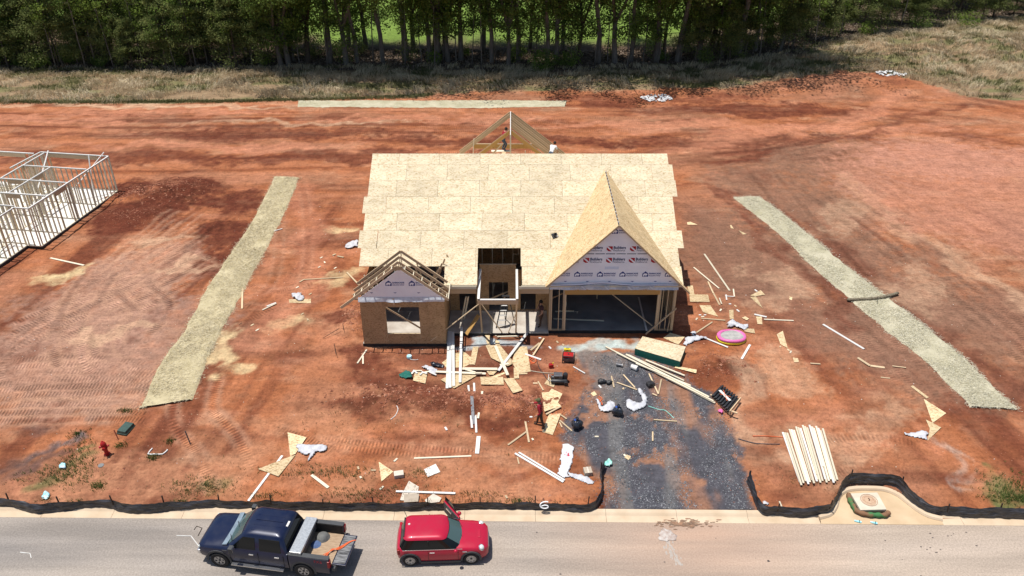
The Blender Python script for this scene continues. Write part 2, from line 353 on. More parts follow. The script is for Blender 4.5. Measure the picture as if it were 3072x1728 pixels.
blob(1810, 1035, 2.6, .55, LIN(.40, .36, .30), .95, 0, .75, .7); blob(1480, 1018, 2.2, .4, LIN(.38, .34, .30), .9, 0, .75, .7); blob(1700, 1030, 1.0, .3, LIN(.40, .36, .30), .9, 0, .75)
# pale cart-worn streaks beside the right straw mat
def pseg(pts, z=.8): return [PZ(a, b, z).xy for a, b in pts]
def linedist(pts):
    d = np.full(GX.shape, 1e9)
    for a, b in zip(pts[:-1], pts[1:]):
        ab = b - a; t = np.clip(((wx - a.x) * ab.x + (wy - a.y) * ab.y) / ab.length_squared, 0, 1)
        d = np.minimum(d, np.hypot(wx - a.x - t * ab.x, wy - a.y - t * ab.y))
    return d
for pts, wd, c, k in (([(2330, 620), (2600, 860), (2880, 1080), (3060, 1200)], 1.0, C_dark, .55), ([(2560, 540), (2780, 720), (3072, 930)], .9, C_pale, .5),
                      ([(2130, 560), (2400, 800), (2560, 980)], .9, C_dark, .55), ([(2180, 1060), (2230, 1150), (2260, 1350)], .7, LIN(.42, .23, .14), .7),
                      ([(900, 560), (930, 800), (820, 1000)], 1.6, C_salmon, .5), ([(2100, 420), (2500, 380), (2700, 300)], 1.6, C_salmon, .6),
                      ([(2100, 480), (2560, 420), (2800, 330), (2900, 320)], .7, C_dark, .6)):
    mixc(c, (1 - sstep(.4, 1.2, linedist(pseg(pts)) / wd)) * k * (.5 + n3))
blob(2960, 570, 11, 12, LIN(.41, .185, .115), .7, 0, .84, .75)
blob(2860, 480, 9, 4, LIN(.41, .19, .122), .7)
# gravelled drive
DRIVE = [PZ(a, b, .35).xy for a, b in [(1725, 1080), (1850, 1072), (1970, 1095), (2090, 1175), (2150, 1230), (2210, 1320), (2225, 1400), (2262, 1480), (2282, 1552), (1815, 1548), (1800, 1440), (1735, 1370), (1680, 1310), (1690, 1262), (1740, 1205), (1770, 1160), (1725, 1115)]]
wx2 = GX + .8 * (fbm(GX * 1.3, GY * 1.3, 4, 60) - .5) * 2; wy2 = GY + .8 * (fbm(GX * 1.3, GY * 1.3, 4, 61) - .5) * 2
dm = np.zeros(GX.shape)
for ox, oy in ((0, 0), (.18, 0), (-.18, 0), (0, .18), (0, -.18)): dm += inpoly(DRIVE, wx2 + ox, wy2 + oy) / 5
ld = sstep(5.2, 2.2, GX) * .04; bare = sstep(.62, .72, fbm(GX * .7, GY * .7, 4, 71) + (n4 - .5) * .25 + ld)
dm = np.clip(dm + 4 * dm * (1 - dm) * (n4 - .5) * 2, 0, 1)
mixc(LIN(.24, .135, .09), dm * .75); mixc(C_grav, dm * (1 - bare) * sstep(.25, .5, fbm(GX * .9, GY * .35, 3, 72)) * .92)
mixc(LIN(.15, .145, .14), dm * sstep(.55, .68, fbm(GX * .8, GY * .16, 3, 73)) * .7)
# rough grass, wood floor and field behind
EDGE = [(-80, 78.6), (-30, 79), (-12, 80.2), (-4, 82), (10, 82.8), (22, 83), (30, 85.5), (36, 89), (41, 86), (46, 80), (60, 79), (90, 74)]
FOREST = [(-90, 89), (-40, 90), (-10, 91), (8, 90), (24, 92), (34, 97), (45, 105), (58, 112), (95, 120)]
e1 = np.interp(GX, *zip(*EDGE)) + (fbm(GX * .5, GY * .5, 3, 81) - .5) * 2.2; e2 = np.interp(GX, *zip(*FOREST)) + (fbm(GX * .3, GY * .3, 3, 82) - .5) * 3
mixc(LIN(.27, .185, .11) * (.75 + .4 * n2[..., None]), sstep(-.2, .3, GY - e1)); mixc(C_gr, sstep(0, .4, GY - e1) * sstep(.45, .65, fbm(GX * .3, GY * .9, 3, 83)) * .75)
mixc(LIN(.10, .075, .045), sstep(-1.5, .8, GY - e2) * .9)
mixc(C_litter * (.7 + .6 * n3[..., None]), sstep(0, 1.5, GY - e2)); mixc(C_field * (.8 + .4 * n2[..., None]), sstep(0, 2, GY - e2 - np.interp(GX, [-60, -32, -22, 18, 40], [24, 17, 11, 11.5, 18]) + (n2 - .5) * 4))
# green patches near the street
for q in ((225, 1380), (230, 1420), (150, 1450)): blob(*q, .9, .5, C_gr, .55, .3, .25, .2)
blob(3050, 1470, 1.0, .7, C_gr, .8, 0, .25); blob(600, 1450, 1.1, .5, C_gr, .4, 0, .25, .2)
# machine tracks: u along the track, mask
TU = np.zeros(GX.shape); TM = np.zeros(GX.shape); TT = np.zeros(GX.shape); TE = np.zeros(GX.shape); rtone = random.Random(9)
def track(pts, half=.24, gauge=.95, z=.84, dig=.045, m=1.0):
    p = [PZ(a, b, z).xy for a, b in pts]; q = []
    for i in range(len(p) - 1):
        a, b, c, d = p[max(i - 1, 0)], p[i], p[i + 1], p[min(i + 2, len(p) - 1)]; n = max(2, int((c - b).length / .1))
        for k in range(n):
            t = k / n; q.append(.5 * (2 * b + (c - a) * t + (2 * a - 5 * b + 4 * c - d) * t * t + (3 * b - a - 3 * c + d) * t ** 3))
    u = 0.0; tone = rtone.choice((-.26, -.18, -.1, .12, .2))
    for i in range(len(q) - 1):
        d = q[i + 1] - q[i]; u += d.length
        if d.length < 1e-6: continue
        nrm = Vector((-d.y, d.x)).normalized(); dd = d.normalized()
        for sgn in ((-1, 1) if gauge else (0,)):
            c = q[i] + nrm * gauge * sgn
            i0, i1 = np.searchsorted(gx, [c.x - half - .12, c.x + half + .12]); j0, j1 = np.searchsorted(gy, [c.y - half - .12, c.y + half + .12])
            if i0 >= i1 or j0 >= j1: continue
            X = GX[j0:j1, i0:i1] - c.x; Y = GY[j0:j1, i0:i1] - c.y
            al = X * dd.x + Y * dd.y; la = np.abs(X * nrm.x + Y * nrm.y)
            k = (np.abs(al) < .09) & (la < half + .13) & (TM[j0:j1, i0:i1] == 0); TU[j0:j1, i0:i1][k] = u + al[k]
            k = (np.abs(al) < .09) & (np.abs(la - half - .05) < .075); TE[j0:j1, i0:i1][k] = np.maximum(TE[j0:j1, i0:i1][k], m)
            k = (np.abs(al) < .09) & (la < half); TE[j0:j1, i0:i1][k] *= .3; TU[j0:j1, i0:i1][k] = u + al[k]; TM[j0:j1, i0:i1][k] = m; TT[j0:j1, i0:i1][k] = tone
rt = random.Random(5)
for yy in (318, 330, 346, 352, 372, 384, 398, 420, 436, 468):                       # long passes behind the house
    x0 = rt.choice((-20, 100, 600, 1300)); x1 = x0 + rt.choice((900, 1500, 2200)); a = rt.uniform(-8, 8)
    track([(x0 + (x1 - x0) * t, yy + a * math.sin(t * 5 + yy) + rt.uniform(-3, 3)) for t in np.linspace(0, 1, 7)], dig=.05, m=rt.uniform(.6, 1))
for k in range(9):                                                                  # sweeps at the rear right
    o = k * 17; track([(2050, 430 + o * .6), (2350, 412 + o * .5), (2560, 350 + o * .7), (2740, 300 + o * .9), (2860 + o, 330 + o)], m=rt.uniform(.4, .8), dig=.05)
for k in range(7):
    o = k * 45; track([(2360 + o, 540), (2520 + o, 660), (2700 + o, 800), (2900 + o, 950), (3070 + o, 1080)], m=rt.uniform(.4, .9))
for k in range(5):
    o = k * 40; track([(2130 + o, 520), (2260 + o, 680), (2420 + o, 850), (2600 + o, 1010), (2800 + o, 1180)], m=rt.uniform(.3, .7), dig=.03)
for k in range(6):
    o = k * 30; track([(560 + o * .3, 640 + o), (400, 760 + o), (250 - o, 900 + o), (60, 990 + o)], m=rt.uniform(.5, 1))
for k in range(6): track([(20, 1120 + k * 20), (200, 1110 + k * 21), (380, 1128 + k * 17), (470, 1150 + k * 14)], z=.6, m=rt.uniform(.6, 1))
track([(300, 820), (250, 900), (215, 1010), (230, 1080)]); track([(430, 900), (330, 960), (300, 1050), (330, 1090)]); track([(395, 860), (460, 930), (400, 1000)])
track([(600, 1150), (580, 1250), (650, 1330), (700, 1440)], z=.4); track([(950, 1330), (1180, 1350), (1420, 1365), (1680, 1385)], gauge=.22, half=.16, z=.3, m=1); track([(840, 1290), (930, 1320), (1000, 1350)], gauge=0, z=.4)
track([(690, 870), (820, 900), (960, 870)], z=.84, m=.6); track([(2400, 1390), (2600, 1350), (2760, 1370)], z=.4, m=.6); track([(1520, 1380), (1535, 1440), (1540, 1490)], gauge=.0, half=.3, z=.25)
track([(700, 950), (860, 850), (880, 640), (860, 540)], m=.5)
TM = TM * sstep(.28, .55, fbm(GX * .7, GY * .7, 3, 66)); col = np.where((soilm * (1 - dm))[..., None] > .5, C_clay * (col / C_clay) ** 1.32 * LIN(.97, .92, .86), col); TMb = np.pad(TM, 1); TMb = (TMb[1:-1, :-2] + TMb[1:-1, 2:] + TMb[:-2, 1:-1] + TMb[2:, 1:-1] + 2 * TM) / 6 * (TM > 0)
def blur(a):
    q = np.pad(a, 1, mode='edge'); return (q[1:-1, :-2] + q[1:-1, 2:] + q[:-2, 1:-1] + q[2:, 1:-1] + 2 * a) / 6
TE = blur(blur(TE)) * sstep(.3, .5, fbm(GX * .5, GY * .5, 3, 67)); TEW = TE * (.35 + .65 * wL)
col = col * (1 + TT * TMb)[..., None]; mixc(LIN(.44, .25, .16), np.clip(TEW * .75, 0, .7)); GZ = GZ + .035 * TE
DIS = np.zeros(GX.shape)
for px, py, rx, ry in ((430, 590, 4.5, 3), (560, 600, 3, 3), (1420, 1200, 4, 1), (1120, 1195, 4, 1.2), (1600, 1212, 2, .8), (1060, 965, .9, 2.2), (2165, 1105, 1.4, 1.2), (620, 700, 2, 2)):
    p = PZ(px, py, .7); DIS = np.maximum(DIS, np.exp(-((GX - p.x) / rx) ** 2 - ((GY - p.y) / ry) ** 2))
GZ = np.where(S > .9, GZ + (n4 - .5) * (.05 + .16 * DIS) * sstep(.9, 2, S), GZ)
col = col * (1 - .35 * DIS * sstep(.5, .62, fbm(GX * 2.6, GY * 2.6, 3, 301)))[..., None]
VX = np.stack([GX, GY, GZ], -1).reshape(-1, 3); ny, nx = GX.shape
ii = (np.arange(ny - 1)[:, None] * nx + np.arange(nx - 1)[None, :]).ravel()
FQ = np.stack([ii, ii + 1, ii + 1 + nx, ii + nx], 1)
def groundmat():
    m, N, L, b = newmat('clay_ground'); b.inputs['Roughness'].default_value = .95; b.inputs['Specular IOR Level'].default_value = .12
    at = N.new('ShaderNodeAttribute'); at.attribute_name = 'soil'
    ge = N.new('ShaderNodeNewGeometry')
    def noise(s, d, st=None):
        n = N.new('ShaderNodeTexNoise'); n.inputs['Scale'].default_value = s; n.inputs['Detail'].default_value = d; n.inputs['Roughness'].default_value = .62
        if st:
            mp = N.new('ShaderNodeMapping'); mp.inputs['Scale'].default_value = st; L.new(ge.outputs['Position'], mp.inputs[0]); L.new(mp.outputs[0], n.inputs['Vector'])
        else: L.new(ge.outputs['Position'], n.inputs['Vector'])
        return n
    def math_(op, a, b_):
        n = N.new('ShaderNodeMath'); n.operation = op
        for i, v in enumerate((a, b_)):
            if isinstance(v, (int, float)): n.inputs[i].default_value = v
            else: L.new(v, n.inputs[i])
        return n.outputs[0]
    na, nb, nc = noise(1.6, 8), noise(9, 6), noise(2.2, 6, (.35, 1.6, 1))
    r1 = N.new('ShaderNodeMapRange'); r1.inputs['From Min'].default_value = .3; r1.inputs['From Max'].default_value = .7; r1.inputs['To Min'].default_value = .80; r1.inputs['To Max'].default_value = 1.17; L.new(na.outputs['Fac'], r1.inputs['Value'])
    r2 = N.new('ShaderNodeMapRange'); r2.inputs['From Min'].default_value = .3; r2.inputs['From Max'].default_value = .7; r2.inputs['To Min'].default_value = .86; r2.inputs['To Max'].default_value = 1.13; L.new(nb.outputs['Fac'], r2.inputs['Value'])
    r3 = N.new('ShaderNodeMapRange'); r3.inputs['From Min'].default_value = .3; r3.inputs['From Max'].default_value = .7; r3.inputs['To Min'].default_value = .84; r3.inputs['To Max'].default_value = 1.14; L.new(nc.outputs['Fac'], r3.inputs['Value'])
    v = math_('MULTIPLY', math_('MULTIPLY', r1.outputs[0], r2.outputs[0]), r3.outputs[0])
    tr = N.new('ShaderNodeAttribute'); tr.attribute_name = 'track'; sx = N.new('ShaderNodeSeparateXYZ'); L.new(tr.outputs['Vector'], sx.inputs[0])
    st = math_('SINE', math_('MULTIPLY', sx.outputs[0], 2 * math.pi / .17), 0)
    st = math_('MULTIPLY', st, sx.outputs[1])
    nd = noise(5.5, 7)
    r4 = N.new('ShaderNodeMapRange'); r4.inputs['From Min'].default_value = .36; r4.inputs['From Max'].default_value = .52; r4.inputs['To Min'].default_value = .80; r4.inputs['To Max'].default_value = 1.05; L.new(nd.outputs['Fac'], r4.inputs['Value'])
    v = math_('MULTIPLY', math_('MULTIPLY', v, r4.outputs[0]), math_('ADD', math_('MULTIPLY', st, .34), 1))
    hs = N.new('ShaderNodeHueSaturation'); L.new(at.outputs['Color'], hs.inputs['Color']); L.new(v, hs.inputs['Value']); L.new(hs.outputs[0], b.inputs['Base Color'])
    h = math_('ADD', math_('MULTIPLY', na.outputs['Fac'], .10), math_('MULTIPLY', nb.outputs['Fac'], .05))
    h = math_('ADD', h, math_('MULTIPLY', nd.outputs['Fac'], .08))
    bp = N.new('ShaderNodeBump'); bp.inputs['Strength'].default_value = .9; bp.inputs['Distance'].default_value = 1; L.new(h, bp.inputs['Height']); L.new(bp.outputs[0], b.inputs['Normal'])
    return m
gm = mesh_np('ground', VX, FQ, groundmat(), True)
ca = gm.color_attributes.new('soil', 'FLOAT_COLOR', 'POINT'); ca.data.foreach_set('color', np.concatenate([col.reshape(-1, 3), np.ones((ny * nx, 1))], 1).astype(np.float32).ravel())
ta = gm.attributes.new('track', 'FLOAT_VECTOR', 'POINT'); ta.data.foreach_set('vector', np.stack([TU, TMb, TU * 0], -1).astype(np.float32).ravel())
tag(add('ground', gm), kind='structure')

# ------------------------------------------------------------------ road and kerb
def roadmat():
    m, N, L, b = newmat('worn_asphalt'); b.inputs['Roughness'].default_value = .85; b.inputs['Specular IOR Level'].default_value = .2
    ge = N.new('ShaderNodeNewGeometry')
    def nz(s, d, st):
        mp = N.new('ShaderNodeMapping'); mp.inputs['Scale'].default_value = st; L.new(ge.outputs['Position'], mp.inputs[0])
        n = N.new('ShaderNodeTexNoise'); n.inputs['Scale'].default_value = s; n.inputs['Detail'].default_value = d; L.new(mp.outputs[0], n.inputs['Vector']); return n
    a = nz(.35, 6, (.25, 1.3, 1)); f = nz(14, 5, (1, 1, 1)); c = nz(.05, 2, (1, .2, 1)); d = nz(.8, 6, (.12, 1.5, 1))
    cr = N.new('ShaderNodeValToRGB'); e = cr.color_ramp.elements; e[0].position = .35; e[0].color = (.225, .20, .178, 1); e[1].position = .65; e[1].color = (.40, .335, .27, 1); L.new(a.outputs['Fac'], cr.inputs[0])
    sx = N.new('ShaderNodeSeparateXYZ'); L.new(ge.outputs['Position'], sx.inputs[0])
    mr = N.new('ShaderNodeMapRange'); mr.inputs['From Min'].default_value = -14; mr.inputs['From Max'].default_value = 16; L.new(sx.outputs[0], mr.inputs['Value'])
    mx = N.new('ShaderNodeMix'); mx.data_type = 'RGBA'; L.new(mr.outputs[0], mx.inputs[0]); mx.inputs[6].default_value = (.24, .217, .20, 1); mx.inputs[7].default_value = (.50, .39, .30, 1)
    m2 = N.new('ShaderNodeMix'); m2.data_type = 'RGBA'; m2.inputs[0].default_value = .5; L.new(mx.outputs[2], m2.inputs[6]); L.new(cr.outputs[0], m2.inputs[7])
    r = N.new('ShaderNodeMapRange'); r.inputs['From Min'].default_value = .3; r.inputs['From Max'].default_value = .7; r.inputs['To Min'].default_value = .80; r.inputs['To Max'].default_value = 1.14; L.new(f.outputs['Fac'], r.inputs['Value'])
    r2 = N.new('ShaderNodeMapRange'); r2.inputs['From Min'].default_value = .35; r2.inputs['From Max'].default_value = .65; r2.inputs['To Min'].default_value = .80; r2.inputs['To Max'].default_value = 1.12; L.new(d.outputs['Fac'], r2.inputs['Value'])
    mu = N.new('ShaderNodeMath'); mu.operation = 'MULTIPLY'; L.new(r.outputs[0], mu.inputs[0]); L.new(r2.outputs[0], mu.inputs[1])
    hs = N.new('ShaderNodeHueSaturation'); L.new(m2.outputs[2], hs.inputs['Color']); L.new(mu.outputs[0], hs.inputs['Value']); vd = N.new('ShaderNodeVectorMath'); vd.operation = 'DISTANCE'; vd.inputs[1].default_value = (8.0, 25.2, 0); L.new(ge.outputs['Position'], vd.inputs[0])
    md = N.new('ShaderNodeMapRange'); md.inputs['From Min'].default_value = 7.5; md.inputs['From Max'].default_value = .5; md.inputs['To Max'].default_value = .8; L.new(vd.outputs['Value'], md.inputs['Value'])
    mm = N.new('ShaderNodeMath'); mm.operation = 'MULTIPLY'; mm.use_clamp = True; L.new(md.outputs[0], mm.inputs[0]); L.new(d.outputs['Fac'], mm.inputs[1])
    m3 = N.new('ShaderNodeMix'); m3.data_type = 'RGBA'; L.new(mm.outputs[0], m3.inputs[0]); L.new(hs.outputs[0], m3.inputs[6]); m3.inputs[7].default_value = (.46, .25, .15, 1); L.new(m3.outputs[2], b.inputs['Base Color'])
    bp = N.new('ShaderNodeBump'); bp.inputs['Distance'].default_value = .006; L.new(f.outputs['Fac'], bp.inputs['Height']); L.new(bp.outputs[0], b.inputs['Normal'])
    return m
def SL(x, s, z): return Vector((x, KERB + s - SLOPE * x, z))      # along the street: s metres behind the road edge
rd = MB()
for i in range(20):
    x0, x1 = -240 + 24 * i, -216 + 24 * i
    rd.face([SL(x0, -9, .0), SL(x1, -9, .0), SL(x1, 0, .0), SL(x0, 0, .0)])
tag(rd.build('road', roadmat()), kind='structure')
kb = bpy.data.objects.new('kerb', MB().box(-.01, .01, -.01, .01, -.2, -.19).mesh('kerb_core', M['kerb'])); kb.location = SL(0, .3, -.1); link(kb); tag(kb, kind='structure')
prof = [(-.0, .006), (.30, .012), (.36, .025), (.42, .065), (.48, .10), (.56, .118), (.66, .118), (.66, -.15), (0, -.15)]
def kerb_seg(x0, x1):
    m = MB(); k = len(prof)
    for x in (x0 + .006, x1 - .006): m.v += [tuple(SL(x, s, z)) for s, z in prof]
    for i in range(k): m.f.append((i, (i + 1) % k, k + (i + 1) % k, k + i)); m.m.append(0)
    m.f += [tuple(range(k)), tuple(range(2 * k - 1, k - 1, -1))]; m.m += [0, 0]
    m.build('kerb_section', M['kerb'], kb)
IN0, IN1 = PZ(2462, 1570).x, PZ(2828, 1570).x
x = PZ(1606, 1550).x
xs = [x + 3.07 * k for k in range(-14, 15)]
for a, b in zip(xs[:-1], xs[1:]):
    if b <= IN0: kerb_seg(a, b)
    elif a >= IN1: kerb_seg(a, b)
    elif a < IN0: kerb_seg(a, IN0)
    if a < IN1 < b: kerb_seg(IN1, b)
# storm inlet bay: apron, curved kerb, lid slab, filter sock
crv = BAY
def smooth(p, n=6):
    q = []
    for i in range(len(p) - 1):
        a, b, c, d = p[max(i - 1, 0)], p[i], p[i + 1], p[min(i + 2, len(p) - 1)]
        for k in range(n):
            t = k / n; q.append(.5 * (2 * b + (c - a) * t + (2 * a - 5 * b + 4 * c - d) * t * t + (3 * b - a - 3 * c + d) * t ** 3))
    return q + [p[-1]]
crv = smooth([Vector((p.x, p.y, 0)) for p in crv])
ap = MB(); n = len(crv); front = [SL(IN0 + (IN1 - IN0) * i / (n - 1), .0, .012) for i in range(n)]
for i in range(n - 1):
    a, b = crv[i], crv[i + 1]
    ap.face([front[i], front[i + 1], (b.x, b.y, .03), (a.x, a.y, .03)])
tag(ap.build('inlet_apron', pm('apron_concrete', (.56, .42, .27), (.46, .33, .2), .8, .9)), kind='structure')
ks = MB(); b0 = len(ks.v); pr = [(0, -.12), (0, .05), (.05, .13), (.2, .15), (.2, -.12)]
for i, p in enumerate(crv):
    t = (crv[min(i + 1, n - 1)] - crv[max(i - 1, 0)]).normalized(); o = Vector((-t.y, t.x, 0))
    ks.v += [tuple(p + o * s + Vector((0, 0, z))) for s, z in pr]
k = len(pr)
for i in range(n - 1):
    for j in range(k): ks.f.append((i * k + j, i * k + (j + 1) % k, (i + 1) * k + (j + 1) % k, (i + 1) * k + j)); ks.m.append(0)
ks.f += [tuple(range(k)), tuple(range(n * k - 1, n * k - k - 1, -1))]; ks.m += [0, 0]
tag(ks.build('inlet_kerb', M['kerb']), kind='structure')
def P3(l, z): return [PZ(a, b, z) for a, b in l]
ct = P3([(2582, 1530), (2660, 1528), (2632, 1477), (2552, 1480)], .27)
lid = thing('storm_inlet', 'square concrete storm inlet lid with round cover in the curved kerb bay', 'drain', (ct[0] + ct[2]) / 2 - Vector((0, 0, .24)))
MB().prism([p - Vector((0, 0, .12)) for p in ct], (0, 0, .12)).build('lid_slab', pm('lid_concrete', (.60, .53, .42), (.52, .45, .35), 3, .9), lid, bevel=.012)
cc = sum(ct, Vector()) / 4 + Vector((.03, .06, 0))
cov = MB(); cov.lathe([(.0, .012), (.29, .012), (.31, .004), (.31, -.02)], 28, 'z', cc); cov.build('manhole_cover', pm('stained_cover', (.42, .26, .17), (.50, .36, .24), 9), lid)
for r_ in (.34, .2): MB().lathe([(r_, .002), (r_, .016), (r_ + .025, .016), (r_ + .025, .002)], 28, 'z', cc).build('cover_ring', pm('ring_stain', (.34, .2, .13), (.42, .28, .19), 9), lid)
MB().tube([cc + Vector((-.02, -.06, .02)), cc + Vector((.03, .02, .03)), cc + Vector((.0, .1, .02))], .018, 6).build('lifting_loop', M['steel'], lid)
MB().prism([p - Vector((0, 0, .24)) + (cc - p) * .12 for p in ct], (0, 0, .13)).build('inlet_throat', M['black'], lid)
sk = smooth(P3([(2546, 1481), (2549, 1498), (2560, 1518), (2572, 1534), (2600, 1543), (2630, 1545), (2655, 1545), (2667, 1537)], .14))
MB().tube(sk, [.06] + [.105 + .015 * math.sin(i * 1.3) for i in range(len(sk) - 2)] + [.06], 10).build('filter_sock', pm('filter_sock', (.05, .17, .06), (.21, .11, .06), 1.6, .85, bump=.03, lo=.45, hi=.55), None, smooth=True)
tag(bpy.data.objects['filter_sock'], 'green and brown filter sock curled round the storm inlet lid', 'filter sock')
for q, rz, lb in (((2574, 1565), -.3, 'pale blue foam sandal on the inlet apron, nearer the filter sock bend'), ((2622, 1569), -.35, 'pale blue foam sandal on the inlet apron, tilted beside a joint')):
    p = PZ(*q, .025); t = thing('sandal', lb, 'sandal', p)
    m = MB(); pts = [(p.x + dx * math.cos(rz) - dy * math.sin(rz), p.y + dx * math.sin(rz) + dy * math.cos(rz), p.z) for dx, dy in [(-.15, -.04), (-.05, -.045), (.08, -.06), (.14, -.03), (.14, .03), (.08, .055), (-.05, .035), (-.15, .04)]]
    m.prism(pts, (0, 0, .035)).build('sole', M['cyan'], t)
    ar = [p + Vector((.05 * math.cos(rz) - dy * math.sin(rz), .05 * math.sin(rz) + dy * math.cos(rz), .035 + .05 * math.cos(dy / .06 * 1.5))) for dy in np.linspace(-.055, .055, 6)]
    MB().tube(ar, .014, 6).build('strap', M['teal'], t)

# ------------------------------------------------------------------ silt fences
def silt_fence(pts, label, seed, hgt_=.62):
    r = random.Random(seed); p = smooth([G(a, b) for a, b in pts], 26)
    root = thing('silt_fence', label, 'fence', p[0])
    L_ = [0]
    for a, b in zip(p[:-1], p[1:]): L_.append(L_[-1] + (b - a).length)
    m = MB(); rows = 7
    for i, q in enumerate(p):
        t = (p[min(i + 1, len(p) - 1)] - p[max(i - 1, 0)]); o = Vector((t.y, -t.x, 0)).normalized()
        u = L_[i]; ph = (u % 2.3) / 2.3; sag = math.sin(math.pi * ph)
        for j in range(rows):
            f = j / (rows - 1)
            out = .07 * (1 - f) ** 2 + .10 * (vn(u * 1.7, j * 1.3, seed) - .5) + .05 * (vn(u * 6, j * .7, seed + 1) - .5) + .09 * sag * math.sin(f * 3.1) * vn(u * .4, 2, seed)
            m.v.append(tuple(q + o * float(out) + Vector((0, 0, -.03 + hgt_ * f - .09 * sag * f + .035 * float(vn(u * 2.1, j, seed + 3)) * (f > .5)))))
    for i in range(len(p) - 1):
        for j in range(rows - 1): m.f.append((i * rows + j, (i + 1) * rows + j, (i + 1) * rows + j + 1, i * rows + j + 1)); m.m.append(0)
    fab = m.build('fabric', M['silt'], root, smooth=True)
    u = .2
    while u < L_[-1]:
        i = max(k for k in range(len(p)) if L_[k] <= u); q = p[i]; t = (p[min(i + 1, len(p) - 1)] - p[max(i - 1, 0)]); o = Vector((-t.y, t.x, 0)).normalized() * .03
        tip = Vector((r.uniform(-.07, .07), r.uniform(-.05, .05), r.uniform(.72, .95)))
        st = beam('stake', q + o + Vector((0, 0, -.1)), q + o + tip, .045, .045, M['steel'], root)
        u += 2.3
    return root, fab, p
fl, fab1, pl = silt_fence([(-900, 1514), (-400, 1516), (0, 1524), (130, 1538), (300, 1527), (430, 1541), (600, 1528), (900, 1533), (1200, 1529), (1450, 1527), (1600, 1528), (1700, 1531), (1765, 1533), (1792, 1515), (1802, 1480), (1800, 1440), (1811, 1402)], 'black silt fence sagging along the kerb and turning up the gravel drive', 3)
fr, fab2, pr_ = silt_fence([(2243, 1442), (2262, 1490), (2285, 1545), (2340, 1549), (2410, 1551), (2478, 1545), (2500, 1515), (2518, 1472), (2545, 1452), (2600, 1450), (2685, 1458), (2730, 1500), (2790, 1545), (2880, 1550), (3072, 1556), (3600, 1568)], 'black silt fence wrapping behind the storm inlet bay', 8, .66)
def curve_text(txt, size, offs=0.0):
    c = bpy.data.curves.new('t', 'FONT'); c.body = txt; c.size = size; c.offset = offs; c.resolution_u = 2
    o = bpy.data.objects.new('t', c); COL.objects.link(o); bpy.context.view_layer.update()
    me = bpy.data.meshes.new_from_object(o.evaluated_get(bpy.context.evaluated_depsgraph_get())); bpy.data.objects.remove(o); bpy.data.curves.remove(c)
    return me
six = MB(); c6 = min(pl, key=lambda q: abs(q.x - PZ(1632, 1527, .3).x)) + Vector((0, -.12, .46)); a6 = [(.16, .30), (.05, .32), (-.08, .26), (-.15, .14), (-.14, .0), (-.05, -.1), (.08, -.11), (.16, -.04), (.13, .06), (.02, .09), (-.1, .03)]
pv = [c6 + Vector((x_ * 1.1, -.02 + .30 * y_, y_ * .62)) for x_, y_ in a6]; six.tube(smooth(pv, 4), .028, 6); six.build('painted_number', M['paint'], fl)

# ------------------------------------------------------------------ straw mats
def slivers(P, D, wdt, mat, name, parent=None):       # triangles: base points, direction vectors, width
    n = len(P); side = np.cross(D, rng.normal(size=(n, 3))); side /= np.linalg.norm(side, axis=1, keepdims=True) + 1e-9; side *= wdt
    V = np.stack([P - side, P + side, P + D], 1).reshape(-1, 3); F = np.arange(n * 3).reshape(-1, 3)
    o = add(name, mesh_np(name, V, F, mat), parent); o['kind'] = 'stuff'; return o
def islandmat(name, cols, rough=.9):
    m, N, L, b = newmat(name); b.inputs['Roughness'].default_value = rough; ge = N.new('ShaderNodeNewGeometry'); cr = N.new('ShaderNodeValToRGB'); cr.color_ramp.interpolation = 'LINEAR'
    e = cr.color_ramp.elements; e[0].color = c4(cols[0]); e[1].color = c4(cols[-1])
    for i, c in enumerate(cols[1:-1]): k = e.new((i + 1) / (len(cols) - 1)); k.color = c4(c)
    L.new(ge.outputs['Random Per Island'], cr.inputs[0]); L.new(cr.outputs[0], b.inputs['Base Color']); return m
